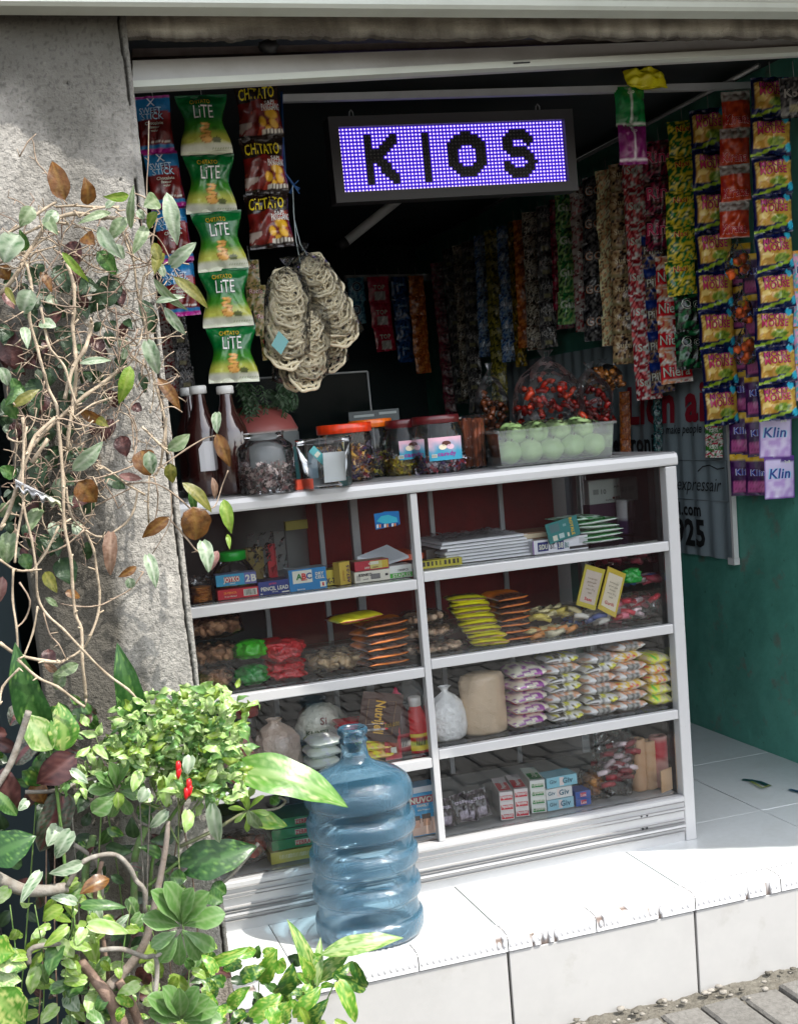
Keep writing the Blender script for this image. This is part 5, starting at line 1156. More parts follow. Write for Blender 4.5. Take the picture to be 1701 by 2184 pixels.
wg = pillow(.15, .12, .02, [C(225, 232, 228), C(205, 215, 210)], 81, f=3, band=(.1, .4), bandc=C(20, 120, 50))
stack(wg, 5, 1305, .05, R1+.008, .0125, 'white plastic bag pack', 'right end of top shelf', 'white plastic bag packs', w=.12, seed=11, lean=(-.003, 0))
gg = pillow(.12, .10, .015, [C(20, 130, 55), C(10, 95, 40), C(180, 205, 190)], 82, f=4)
stack(gg, 1, 1265, .06, R1+.068, .012, 'x', '', None, w=.13, seed=12); list(COL.objects)[-1]['label'] = 'green and white plastic bag pack lying on the white packs behind the teal sachet'
carton((1258, 1022, 1338, 1096), .30, .03, C(196, 205, 202), 'pale envelope pack standing high at the back right of the top shelf', zb=.865, name='envelope_pack', cat='envelope pack', texts=[('AMPLOP', .75, .66, .09, C(70, 75, 75)), ('10', .36, .5, .2, C(110, 115, 115)), ('PAPERLINE', .55, .12, .08, C(110, 110, 110))], rects=[(.1, .4, .24, .62, C(150, 158, 156)), (.58, .14, .64, .24, C(100, 50, 40))])
carton((1262, 1092, 1340, 1165), .29, .04, C(70, 40, 66), 'dark purple carton below the pale envelope pack', zb=R1, hh=.083)
def roll(px, y, label, col, zb, cap=None, cat='roll', name='tissue_roll', rr_=None, mt='card', band=None):
    xm, w, z, h = snap(*px, y, zb); g = MB(); c0 = (xm, y+w/2, z)
    lathe(g, [(.001, 0), (w*.48, 0), (w*.5, h*.02)]+[(w*.5, h*k/8) for k in range(1, 8)]+[(w*.5, h*.98), (w*.46, h), (w*.15, h), (w*.15, h*.9)], col, 24, c0, colf=(lambda t, zz, j: band[1] if band and band[0][0] < zz/h < band[0][1] else col))
    tag(g.build(name, M[mt], None, c0), label, cat)
roll((1335, 1065, 1382, 1165), .22, 'white roll of tissue with a purple lower half behind the bag packs', C(222, 222, 224), R1, band=((-.1, .5), C(70, 45, 90)))
roll((1382, 1070, 1412, 1160), .18, 'pink wrapped tissue roll at the right end of the top shelf', C(205, 120, 150), R1, band=((.3, .8), C(220, 190, 200)))
roll((1355, 1085, 1384, 1165), .30, 'maroon wrapped roll behind the pink one', C(130, 40, 66), R1)

# right, second shelf
PN = (C(245, 215, 185), C(215, 170, 135))
for i in range(3): nut_bag(((866, 1378, 1002, 1415), (862, 1340, 982, 1378), (868, 1308, 962, 1342))[i], .045+.01*i, f'clear bag of pale round nuts, {ordl(i, 3)} of three behind the centre post', .0088, PN, 'bags of pale round nuts', zb=R2+.001+i*.034, n=70, seed=20+i, d=.1, long_=1.05)
ye = pillow(.085, .10, .018, [C(226, 220, 30), C(210, 204, 20)], 83, f=2.5, band=(.3, .5), bandc=C(120, 90, 40), txt='SOES', tc=C(150, 70, 20), th=.14, tv=.7)
stack(ye, 8, 1048, .045, R2+.002, .0158, 'yellow snack packet', 'right of the pale nut bags', 'yellow snack packets on the second right shelf', w=.098, seed=13, lean=(-.0063, .002), yaw=-.25)
stack(blk, 7, 1110, .05, R2+.003, .0165, 'black and orange snack packet', 'middle of the second right shelf', 'black and orange packets in the middle of the second right shelf', w=.088, seed=14, yaw=.1, lean=(-.001, 0))
def clear_noodles(px, y, label, cols, seed, zb, d=.1, name='noodle_bag', cat='noodle bag', kid='noodles', grp=None):
    xm, w, z, h = snap(*px, y, zb); r = thing(name, label, cat, (xm, y, z), grp); rr = random.Random(seed); g = MB()
    for k in range(34):
        x = xm+rr.uniform(-.42, .42)*w; yy = y+rr.uniform(.1, .8)*d; zz = z+rr.uniform(.15, .8)*h; cc = cols[k % len(cols)]; a = rr.uniform(-.6, .6)
        tube(g, [(x-.018*cos(a), yy, zz-.012*sin(a)), (x, yy-.006, zz+.003), (x+.018*cos(a), yy+rr.uniform(-.01, .01), zz+.012*sin(a))], .0075, cc, 6)
    g.build(kid, M['foil_dull'], r); g = MB(); film_pillow(g, (xm, y+d/2, z+h/2), w, h, d, seed, lump=.35); g.build('clear_bag', M['film'], r)
clear_noodles((1140, 1345, 1232, 1385), .045, 'clear bag of orange and cream noodles, lower of the pair', [C(225, 150, 80), C(230, 210, 150), C(235, 225, 190)], 1, R2+.002)
clear_noodles((1145, 1300, 1238, 1345), .055, 'clear bag of yellow noodles resting on the orange and cream one', [C(225, 205, 100), C(240, 225, 170)], 2, R2+.040)
clear_noodles((1232, 1300, 1318, 1365), .05, 'clear bag of grey-white noodles with blue edges beside the red sweets', [C(205, 195, 180), C(225, 220, 210), C(90, 110, 180)], 3, R2+.010)
RS = [C(205, 30, 60), C(225, 120, 140), C(240, 210, 215), C(160, 20, 40)]
clear_noodles((1318, 1270, 1410, 1350), .05, 'clear bag of bright red and pink sweets low at the right of the second shelf', RS, 4, R2+.004, kid='sweets', name='sweets_bag', cat='sweets bag')
clear_noodles((1290, 1185, 1415, 1240), .12, 'dull red bag of sweets high in the corner above the green knot', [C(150, 40, 60), C(170, 60, 80), C(120, 30, 50)], 5, .715, kid='sweets', name='sweets_bag', cat='sweets bag')
clear_noodles((1340, 1235, 1420, 1290), .10, 'blue-hemmed bag of pink sweets on top of the bright red ones', [C(190, 70, 90), C(60, 100, 170), C(215, 190, 190)], 6, R2+.092, kid='sweets', name='sweets_bag', cat='sweets bag')
clear_noodles((1225, 1345, 1330, 1375), .10, 'flat bag of red sweets lying behind the grey-white noodles', RS, 16, R2+.003, kid='sweets', name='sweets_bag', cat='sweets bag')
sack((1334, 1212, 1372, 1252), .06, 'bright green plastic knot at the right of the second shelf', C(20, 165, 55), 'plastic bundle', zb=.672, seed=9, noise_=.4, name='plastic_bundle', d=.035, shape=[(.02, .02), (.40, .1), (.5, .4), (.46, .7), (.3, .92), (.02, 1)])
for k, (pl, c1, c2, lb) in enumerate(((((1248, 1203), (1290, 1215), (1268, 1302), (1228, 1290)), C(196, 180, 60), C(205, 190, 175), 'yellow edged sachet with a silvery front hanging against the right glass'), (((1296, 1208), (1334, 1224), (1312, 1318), (1274, 1298)), C(206, 180, 50), C(226, 214, 190), 'yellow edged sachet with small print hanging right of its silvery neighbour'))):
    g = MB(); q = [at(*p, y=.027) for p in pl]; g.add(q+[v+Vector((0, .004, 0)) for v in q], [(0, 1, 2, 3), (7, 6, 5, 4), (0, 4, 5, 1), (1, 5, 6, 2), (2, 6, 7, 3), (3, 7, 4, 0)], c1)
    cc = sum(q, Vector())/4; q2 = [cc+(v-cc)*.78+Vector((0, -.0006, 0)) for v in q]; g.add(q2, [(0, 1, 2, 3)], c2)
    ux, uz = (q[1]-q[0]).normalized(), (q[0]-q[3]).normalized()
    pp_ = lambda x, z: cc+ux*x+uz*z+Vector((0, -.0012, 0))
    for j in range(5): text(g, ('komposisi', 'garam gula', 'bumbu', 'netto 30 g', 'halal')[j], lambda x, z, j=j: pp_(x, z+.022-.009*j), .0045, C(110, 90, 60), .026, 0)
    text(g, ('Sasa', 'Gurih')[k], lambda x, z: pp_(x, z-.030), .008, C(190, 40, 50), .03, .03)
    tag(g.build('sachet', M['foil_dull'], None, cc[:]), lb, 'sachet')

# right, third shelf
sack((925, 1468, 1000, 1592), .04, 'white flour bag tied with a knot beside the centre post', C(245, 245, 243), 'bag of flour', zb=R3, seed=11, noise_=.14, d=.075)
sack((1000, 1438, 1085, 1582), .045, 'tall clear bag of tan sugar right of the white flour bag', C(222, 196, 164), 'bag of sugar', zb=R3, seed=12, noise_=.05, d=.08, material=M['grains'], shape=[(.02, 0), (.46, 0), (.5, .05), (.5, .3), (.485, .6), (.48, .88), (.42, .97), (.25, 1.0), (.02, 1.01)])
pu = pillow(.09, .10, .042, [C(120, 40, 130), C(225, 205, 185), C(150, 60, 150)], 84, f=3.5, txt='96', tc=WH, th=.3, tv=.7, oc=C(190, 30, 60), band=(.78, .9), bandc=C(185, 30, 60))
stack(pu, 5, 1128, .045, R3+.003, .0305, 'purple and cream snack packet', 'right of the tan sugar bag', 'purple and cream packets on the third right shelf', w=.098, seed=15)
yb = pillow(.085, .10, .034, [C(225, 220, 60), C(60, 55, 40), C(240, 236, 215), C(190, 185, 70)], 85, f=3.8, box_=(.4, .55, .58, 1, C(230, 230, 225)))
wb = pillow(.085, .10, .036, [C(238, 238, 234), C(228, 226, 220), C(235, 235, 230), C(200, 150, 120)], 86, f=3.0, box_=(.3, .5, .7, .95, C(170, 170, 165)))
ry = pillow(.08, .10, .034, [C(205, 40, 40), C(225, 180, 60), C(225, 200, 190)], 87, f=4)
gy = pillow(.08, .10, .034, [C(110, 200, 60), C(225, 210, 60), C(200, 190, 150)], 88, f=4)
stack(yb, 7, 1205, .045, R3+.003, .0245, 'yellow and black snack packet', 'column beside the purple packets', 'snack packets heaped in columns on the third right shelf', w=.094, seed=16, mes=[yb, yb, wb], tilt=.05)
stack(wb, 6, 1282, .045, R3+.003, .027, 'white wrapped snack packet', 'middle column of third right shelf', 'snack packets heaped in columns on the third right shelf', w=.094, seed=17, mes=[wb, yb, wb], lean=(.001, 0), tilt=.08)
stack(wb, 7, 1345, .05, R3+.003, .0255, 'white wrapped snack packet', 'second column from the right post', 'snack packets heaped in columns on the third right shelf', w=.088, seed=18, mes=[wb, wb, ry], tilt=.1)
stack(ry, 5, 1405, .05, R3+.003, .027, 'red, yellow and green snack packet', 'column against the right post', 'snack packets heaped in columns on the third right shelf', w=.068, seed=19, mes=[gy, gy, ry, ry])

# right, bottom
bs = gen('food_packet', .045, .07, .012, [C(30, 26, 28), C(44, 40, 42), C(60, 50, 60)], 91, f=3, mats=M['foil'], txt='tresa', tc=C(190, 180, 195), th=.14, tv=.3, box_=(.25, .62, .8, .9, C(150, 140, 155)))
for i in range(4):
    o = bpy.data.objects.new('sachet', bs); COL.objects.link(o); a = at((955, 985, 1010, 1030)[i], 1760, y=.05); o.location = (a.x, .07+.004*i, ZB+.078+.004*(i % 2)); o.rotation_euler = (-.35, .12*(-1)**i, .2-.1*i)
    tag(o, ('leftmost', 'second', 'third', 'rightmost')[i]+' dark shampoo sachet standing at the bottom beside the centre post', 'sachet', 'dark shampoo sachets')
def small_boxes(cols, rows, x0, dx, y, d, h, w, base, lab, grp, tx, rects=(), top=None, yaw=0, name='carton', z0=ZB, names=None):
    for c_ in range(cols):
        for r_ in range(rows):
            a = at(x0+dx*c_, 1740-c_*4, y=y)
            g = MB(); T = Matrix.Translation((a.x, y+.004*c_, z0+r_*(h+.0008))) @ Matrix.Rotation(yaw, 4, 'Z'); box(g, (-w/2, 0, 0), (w/2, d, h), base, cols={'top': top or base}, xf=T)
            for k, (p, q, s, t, cl) in enumerate(rects): g.add([T @ Vector(v) for v in ((-w/2+p*w, -.0005, q*h), (-w/2+s*w, -.0005, q*h), (-w/2+s*w, -.0005, t*h), (-w/2+p*w, -.0005, t*h))], [(0, 1, 2, 3)], cl)
            for k, (p, q, s, t, cl) in enumerate(rects): g.add([T @ Vector(v) for v in ((-w/2+p*w, q*d, h+.0005), (-w/2+s*w, q*d, h+.0005), (-w/2+s*w, t*d, h+.0005), (-w/2+p*w, t*d, h+.0005))], [(0, 1, 2, 3)], cl)
            text(g, tx[0], lambda x, z: T @ Vector((x, -.0012, h*.5+z)), h*.36, tx[1], w*.8, .03)
            text(g, tx[0], lambda x, z: T @ Vector((-z, d*.5+x, h+.0012)), w*.35, tx[1], d*.6, .03)
            tag(g.build(name, M['card'], None, (a.x, y, z0)), f'{lab}, {ordl(r_, rows)} of its column'+(f', {names[c_]}' if names else ''), 'box', grp)
small_boxes(2, 3, 1082, 33, .05, .13, .0235, .034, C(222, 216, 214), 'red and white toothpaste box', 'red and white toothpaste boxes', ('Pepsodent', C(230, 228, 225)), rects=[(.05, .1, .95, .62, C(200, 26, 46))], top=C(215, 205, 205), yaw=-.22, names=['left column', 'right column'])
small_boxes(1, 4, 1150, 30, .06, .12, .0205, .038, C(222, 226, 220), 'green and white toothpaste box', 'green and white toothpaste boxes', ('Ciptadent', WH), rects=[(.1, .1, .9, .55, C(30, 130, 60))], top=C(205, 215, 205), yaw=-.2)
for i, (px, zb, hh, cc, nm) in enumerate((((1160, 1700, 1230, 1730), ZB, .027, C(150, 200, 215), 'pale blue soap box at the bottom of the soap pile'), ((1158, 1678, 1225, 1706), ZB+.028, .027, C(222, 224, 222), 'white soap box in the middle of the soap pile'), ((1156, 1648, 1238, 1678), ZB+.056, .027, C(130, 195, 212), 'pale blue soap box at the top of the soap pile'))):
    carton(px, .055+.004*i, .06, cc, nm, zb=zb, hh=hh, ww=.072 if i < 2 else .084, texts=[('Giv', .68, .55, .5, C(60, 110, 130), dict(bold=.03)), ('Giv', .2, .6, .36, C(60, 110, 130))], rects=[(.42, .1, .56, .9, C(230, 215, 210))])
for i in range(2): carton((1224, 1690, 1262, 1712), .05, .05, C(36, 82, 165), f'small dark blue soap box, {("lower","upper")[i]} one right of the pale blue soap pile', zb=ZB+i*.0195, hh=.0185, ww=.042, texts=[('Lux', .5, .5, .4, C(230, 210, 215))], rects=[(.3, .2, .7, .8, C(190, 60, 80))], group='small dark blue soap boxes')
nut_bag((1255, 1650, 1300, 1712), .06, 'clear bag of orange crackers right of the soap boxes', .009, (C(205, 140, 60), C(150, 90, 50)), n=50, seed=31, d=.08, zb=ZB, cat='bag of crackers', kid='crackers', name='cracker_packet')
clear_noodles((1288, 1560, 1360, 1700), .05, 'tall clear bag of dark red crackers with a red twist near the right post', [C(150, 30, 45), C(120, 20, 35), C(225, 205, 210)], 8, ZB, d=.08, kid='crackers', name='cracker_packet', cat='cracker bag')
for i, (px, c_, lb) in enumerate((((1356, 1578, 1380, 1690), C(178, 140, 105), 'left brown roll of straws near the right post'), ((1378, 1582, 1402, 1692), C(188, 150, 112), 'right brown roll of straws near the right post'), ((1400, 1572, 1428, 1690), C(196, 140, 130), 'pinkish roll with a red upper half against the right post'))):
    roll(px, .07, lb, c_, ZB, name='straw_roll', cat='roll of straws', mt='foil_dull', band=((.55, .98), C(190, 30, 50)) if i == 2 else None)
carton((1406, 1640, 1436, 1690), .04, .003, C(205, 165, 125), 'torn piece of brown cardboard leaning by the right post', zb=ZB, name='cardboard_piece', cat='cardboard', yaw=.4)

# ------------------------------------------------------------------ on top of the cabinet
TZ = 1.0012
def bottle_brown(px, y, label, seed=0, tagp=False):
    xm, w, z, h = snap(*px, y, TZ); w = min(w, .085); c0 = (xm, y, z); r = thing('syrup_bottle', label, 'bottle', c0, 'dark syrup bottles with white caps'); g = MB()
    lathe(g, [(.001, 0), (w*.46, 0), (w*.5, .008), (w*.5, h*.56), (w*.46, h*.62), (w*.28, h*.74), (w*.19, h*.84), (w*.17, h*.93)], (.03, .012, .01), 32, c0); g.build('glass_body', M['brown_glass'], r)
    g = MB(); lathe(g, [(w*.20, h*.925), (w*.235, h*.93), (w*.235, h*.985), (w*.21, h), (.001, h)], C(215, 215, 210), 28, c0); g.build('cap', M['white_plastic'], r)
    return c0, w, h
M['brown_glass'] = mat('brown_glass', (.035, .009, .008), .08, coat=1.0, spec=.6)
bottle_brown((390, 826, 430, 1052), .24, 'dark syrup bottle standing farthest left, mostly behind its neighbour')
c1, w1, h1 = bottle_brown((402, 822, 466, 1062), .16, 'dark syrup bottle with a blank white tag, middle of the three')
bottle_brown((462, 822, 520, 1058), .12, 'dark syrup bottle right of the white tagged one')
g = MB(); vs = []
for t in (-1, -.5, 0, .5, 1):
    x = c1[0]+.004+.0235*t; y_ = c1[1]-w1*.5-.004+.006*t*t; vs += [(x, y_, 1.060), (x, y_, 1.128 if abs(t) < 1 else 1.112), ]
vs2 = [(x, y+.0015, z) for x, y, z in vs]; n = len(vs)
g.add(vs+vs2, [(2*i, 2*i+2, 2*i+3, 2*i+1) for i in range(4)]+[(n+2*i+1, n+2*i+3, n+2*i+2, n+2*i) for i in range(4)], C(205, 205, 208)); tag(g.build('paper_tag', M['paper']), 'blank white paper tag on the middle syrup bottle', 'tag')

def candy_fill(g, c, r, z0, z1, cols, n, s, seed, sq=None):
    rr = random.Random(seed)
    for k in range(n):
        t = rr.random()*6.28; q = rr.random()**.35*r; zz = z0+(z1-z0)*rr.random()*(1 if q > r*.5 else .9)
        x, y = q*cos(t), q*sin(t)
        if sq: x, y = sq(x, y, 0)
        u = Vector((rr.uniform(-1, 1), rr.uniform(-1, 1), rr.uniform(-1, 1))).normalized(); v = u.orthogonal().normalized(); w_ = u.cross(v); p = Vector((c[0]+x, c[1]+y, c[2]+zz)); cc = cols[rr.randrange(len(cols))]
        a = [p+u*s*1.5-v*s*.5, p+u*s*1.5+v*s*.5, p+u*s*.8, p+u*s*.6+v*s*.7+w_*s*.4, p+u*s*.6-v*s*.7+w_*s*.4, p-u*s*.6-v*s*.7+w_*s*.4, p-u*s*.6+v*s*.7+w_*s*.4, p-u*s*.8, p-u*s*1.5-v*s*.5, p-u*s*1.5+v*s*.5]
        g.add(a, [(0, 1, 2), (2, 3, 4), (3, 6, 5, 4), (6, 7, 5), (7, 9, 8), (3, 2, 7, 6), (4, 5, 7, 2)], [cc if i in (3, 4, 5, 6) else mixc(cc, (.6, .6, .6), .4*rr.random()) for i in range(10)])
def jar(px, y, label, lidc, body, lid=None, fills=None, sq=None, group=None, name='candy_jar', seed=0, lab=None, n=40):
    xm, w, z, h = snap(*px, y-(snap(*px, y, TZ)[1]/2), TZ); c0 = (xm, y, z); r = thing(name, label, 'jar', c0, group)
    g = MB(); lathe(g, [(a*w, b*h) for a, b in body], (1, 1, 1), n, c0, squash=sq); g.build('jar_body', M['jar'], r)
    if lidc:
        l0, l1, lr = lid; g = MB(); k = 12; pr_ = [(w*lr*.97, h*l0), (w*lr, h*(l0+.01)), (w*lr, h*(l1-.015)), (w*lr*.96, h*l1), (.001, h*l1)]
        lathe(g, pr_, lidc, 48, c0, squash=None, colf=lambda t, zz, j: sc(lidc, .8 if int(t*24) % 2 and j in (1, 2) else 1)); g.build('lid', mat('lid_plastic', None, .3, coat=.3) if 'lidm' not in M else M['lidm'], r)
    if fills:
        g = MB(); candy_fill(g, c0, w*.46, h*fills[0], h*fills[1], fills[2], fills[3], fills[4], seed, sq); g.build('candies', M['foil_dull'], r)
    if lab:
        g = MB(); u0, u1, v0, v1 = lab[:4]; W_ = 14; vs, cs = [], []
        for j in range(9):
            for i in range(W_+1):
                t = -pi/2+(u0+(u1-u0)*i/W_)*1.0; x, yy = w*.508*cos(t), w*.508*sin(t)
                if sq: x, yy = sq(x, yy, 0); x *= 1.012; yy *= 1.012
                vs.append((c0[0]+x, c0[1]+yy, z+h*(v0+(v1-v0)*j/8))); a = i/W_
                cs.append(mixc(C(60, 160, 190), C(240, 190, 205), smooth(.3, 1, j/8+.3*N3(a*4, j*.3, 0))) if lab[4] == 'ice' else lab[4])
        g.add(vs, [(j*(W_+1)+i, j*(W_+1)+i+1, (j+1)*(W_+1)+i+1, (j+1)*(W_+1)+i) for j in range(8) for i in range(W_)], cs, 0, True)
        f = lambda x, zz, du=0, dv=0: (lambda t: (lambda q: (c0[0]+q[0]*1.03, c0[1]+q[1]*1.03, z+h*(v0+v1)/2+zz+dv))((sq or (lambda a, b, c: (a, b)))(w*.508*cos(t), w*.508*sin(t), 0)))(-pi/2+(u0+u1)/2+(x+du)/(w*.5))
        if lab[4] == 'ice':
            for k in range(3): # three plain scoops in a cup, no face
                vs = [f(.0075*cos(a*pi/6)+(-.007, .007, 0)[k], .0065*sin(a*pi/6)+(.004, .004, .012)[k]) for a in range(12)]; g.add(vs, [tuple(range(12))], [C(250, 235, 205), C(240, 200, 215), C(90, 50, 40)][k])
            text(g, 'candy', lambda x, zz: f(x, zz-.012), .010, C(150, 60, 150), .04, .05)
            g.add([f(-.034, -.020), f(-.020, -.020), f(-.020, -.012), f(-.034, -.012)], [(0, 1, 2, 3)], WH)
            for q in range(5): g.add([f(-.033+q*.0026, -.019), f(-.032+q*.0026, -.019), f(-.032+q*.0026, -.013), f(-.033+q*.0026, -.013)], [(0, 1, 2, 3)], (.02, .02, .02))
        g.build('label', M['paper'], r)
    return c0, w, h
M['lidm'] = mat('lid_plastic', None, .3, coat=.3)
DK = [C(50, 30, 30), C(90, 50, 50), C(30, 18, 18), C(120, 80, 80), C(190, 170, 165)]
jar((526, 920, 636, 1052), .02, 'wide mouthed clear jar half full of dark wrapped coffee sweets, without a lid', None, [(.001, .01), (.44, 0), (.49, .03), (.5, .1), (.5, .68), (.47, .78), (.36, .86), (.34, .88), (.34, .97), (.36, .98), (.355, 1.0)], fills=(.03, .48, DK, 330, .0065), seed=1)
c2, w2, h2 = jar((655, 932, 762, 1042), .00, 'open clear plastic tub holding a teal toothbrush pack', None, [(.001, .015), (.44, .0), (.45, .02), (.46, .1), (.5, .86), (.515, .87), (.515, .9), (.50, .91), (.51, .99), (.52, 1.0)], seed=2)
g = MB(); a, b = at(664, 957, y=.0), at(742, 1032, y=.02); d_ = (b-a); u = d_.cross(Vector((0, 1, 0))).normalized()*.009
g.add([a+u, a-u, b-u, b+u]+[v+Vector((0, .004, 0)) for v in (a+u, a-u, b-u, b+u)], [(0, 1, 2, 3), (7, 6, 5, 4), (0, 4, 5, 1), (1, 5, 6, 2), (2, 6, 7, 3), (3, 7, 4, 0)], C(90, 175, 180))
for k, (t, cc) in enumerate(((.12, WH), (.35, C(225, 225, 220)), (.5, C(220, 120, 70)), (.62, C(235, 235, 230)), (.8, C(40, 140, 150)))):
    p = a+d_*t+Vector((0, -.0006, 0)); e = d_.normalized()*.010; g.add([p+u*.7, p-u*.7, p+e-u*.7, p+e+u*.7], [(0, 1, 2, 3)], cc)
tag(g.build('toothbrush_pack', M['card']), 'teal toothbrush pack leaning inside the open clear tub', 'toothbrush pack')
g = MB(); q = [at(*p, y=-.01) for p in ((688, 966), (736, 962), (738, 1024), (692, 1030))]; g.add(q, [(0, 1, 2, 3)], C(190, 196, 200)); tag(g.build('paper_slip', M['paper']), 'white paper slip inside the open clear tub', 'paper slip')
MX = [C(200, 120, 40), C(120, 40, 50), C(210, 190, 180), C(60, 40, 90), C(225, 170, 60), C(90, 60, 50)]
jar((702, 902, 806, 1030), .17, 'sweets jar with a bright red-orange lid left of the orange-lidded one', C(232, 62, 20), [(.001, .01), (.44, 0), (.48, .03), (.48, .7), (.47, .78), (.47, .84)], (.84, 1.0, .5), (.03, .62, MX, 260, .0075), seed=3)
jar((770, 893, 842, 1022), .27, 'sweets jar with an orange lid behind the red-orange one', C(235, 110, 20), [(.001, .01), (.44, 0), (.5, .03), (.5, .7), (.45, .78), (.45, .84)], (.86, 1.0, .54), (.03, .45, [C(60, 60, 70), C(200, 190, 60), C(120, 60, 60)], 160, .007), seed=4)
sqr = lambda x, y, z: (math.copysign(abs(x)**.8*(.055**.2), x), math.copysign(abs(y)**.8*(.055**.2), y))
jar((838, 893, 918, 1020), .22, 'maroon-lidded sweets jar with yellow sweets, left one of the labelled pair', C(95, 22, 28), [(.001, .01), (.44, 0), (.5, .04), (.5, .62), (.47, .72), (.38, .82), (.38, .86)], (.85, 1.0, .42), (.03, .30, [C(215, 195, 40), C(200, 180, 60), C(190, 150, 50)], 150, .008), sqr, seed=5, lab=(-.5, .6, .28, .62, 'ice'))
jar((902, 884, 1002, 1014), .155, 'maroon-lidded sweets jar with violet sweets and a big pale label, right one of the pair', C(95, 22, 28), [(.001, .01), (.44, 0), (.5, .04), (.5, .62), (.47, .74), (.40, .84), (.40, .87)], (.86, 1.0, .44), (.03, .28, [C(80, 50, 110), C(200, 190, 200), C(170, 40, 60), C(40, 30, 60)], 220, .008), sqr, seed=6, lab=(-.62, .62, .22, .62, 'ice'))
r = thing('cracker_tube', 'tall clear tube of brown stick crackers right of the violet sweets jar', 'tube of crackers', (at(1015, 1000, y=.16).x, .16, TZ)); xm, w, z, h = snap(992, 886, 1040, 1002, .15, TZ); g = MB(); rr = random.Random(4)
for k in range(26):
    t = rr.random()*6.28; q = rr.random()**.5*w*.4; tube(g, [(xm+q*cos(t), .18+q*sin(t)*.8, z+.004), (xm+q*cos(t)*1.05, .18+q*sin(t)*.85, z+h*rr.uniform(.85, .97))], .0055, mixc(C(150, 70, 35), C(190, 105, 60), rr.random()), 6)
g.build('stick_crackers', M['cracker'], r); g = MB(); lathe(g, [(.001, 0), (w*.48, 0), (w*.5, .01), (w*.5, h*.9), (w*.44, h), (w*.3, h*1.02), (.001, h*.99)], (1, 1, 1), 20, (xm, .18, z)); g.build('clear_bag', M['film'], r)
o = carton((632, 1028, 668, 1052), .0, .05, C(225, 70, 30), 'small orange-red box between the coffee sweets jar and the open tub', zb=TZ, hh=.022)
# box of green guavas
def crate():
    a, b = at(1072, 997, z=TZ), at(1300, 975, z=TZ); a = Vector((a.x, a.y, TZ)); b = Vector((b.x, b.y, TZ)); X = (b-a); L = X.length; X.normalize(); Y = Vector((-X.y, X.x, 0)); D = .17; H = .088
    r = thing('fruit_box', 'rectangular translucent plastic box full of pale green fruit', 'plastic box', ((a+b)/2+Y*D/2)[:])
    def ring(z, e): return [a-X*e-Y*e+Vector((0, 0, z)), b+X*e-Y*e+Vector((0, 0, z)), b+X*e+Y*(D+e)+Vector((0, 0, z)), a-X*e+Y*(D+e)+Vector((0, 0, z))]
    g = MB(); R_ = [ring(.0, 0), ring(.004, .004), ring(H-.006, .010), ring(H-.006, .016), ring(H, .017), ring(H, .011), ring(.006, .004)]
    vs = [v for q in R_ for v in q]; g.add(vs, [(4*j+i, 4*j+(i+1) % 4, 4*j+4+(i+1) % 4, 4*j+4+i) for j in range(len(R_)-1) for i in range(4)]+[(0, 3, 2, 1), (24, 25, 26, 27)], (1, 1, 1)); g.build('box_body', M['milky'], r)
    g = MB(); q = ring(.001, .022); e = ring(.005, .022); g.add(q+e, [(0, 1, 5, 4), (1, 2, 6, 5), (2, 3, 7, 6), (3, 0, 4, 7), (4, 5, 6, 7)], (1, 1, 1)); g.build('lid_under_box', M['milky'], r)
    k = 0; rr = random.Random(9)
    for row, nn, zz in ((0, 5, .034), (1, 5, .036), (2, 4, .036), (.4, 4, .078), (1.5, 4, .080)):
        for i in range(nn):
            R = .030 if zz < .05 else .026; p = a+X*(L*(i+.55+(.35 if zz > .05 else 0))/(nn+.1+(.6 if zz > .05 else 0)))+Y*(.032+row*.052)+Vector((0, 0, zz+rr.uniform(-.002, .002)))
            g = MB(); cc = mixc(C(172, 208, 128), C(196, 222, 154), rr.random())
            vs_ = blob(g, p, (R, R, R*.94), cc, 18, 12, jit=.10, seed=k)
            for q in range(1): tube(g, [p+Vector((0, -R*.35, R*.86)), p+Vector((.002, -R*.4, R*1.08))], .002, C(90, 80, 40), 5)
            tag(g.build('green_fruit', M['fruit'], None, p[:]), f"pale green fruit, {('bottom front','bottom middle','bottom rear','top front','top rear')[(0,1,2,.4,1.5).index(row)]} row, {('first','second','third','fourth','fifth')[i]} from left in the box", 'fruit', 'pale green fruit in the plastic box'); k += 1
    g = MB(); nx, ny = 40, 18; vs = []
    for j in range(ny+1):
        for i in range(nx+1):
            u, v = i/nx, j/ny; z = .088+.012*sin(u*pi)*sin(v*pi)+.010*abs(N3(u*9, v*4, 0, 5))+.006*abs(N3(u*20, v*10, 0, 2))-(.02 if i in (0, nx) or j in (0, ny) else 0)
            vs.append((a+X*L*(.04+.92*u)+Y*D*(.05+.9*v)+Vector((0, 0, z)))[:])
    g.add(vs, [(j*(nx+1)+i, j*(nx+1)+i+1, (j+1)*(nx+1)+i+1, (j+1)*(nx+1)+i) for j in range(ny) for i in range(nx)], (1, 1, 1), 0, True); tag(g.build('plastic_wrap', M['film'], None, ((a+b)/2)[:]), 'loose clear wrap over the pale green fruit', 'plastic wrap')
M['fruit'] = mat('green_fruit_skin', None, .4, bump=[(60, .4, .004)], coat=.2, trans=.1)
crate()

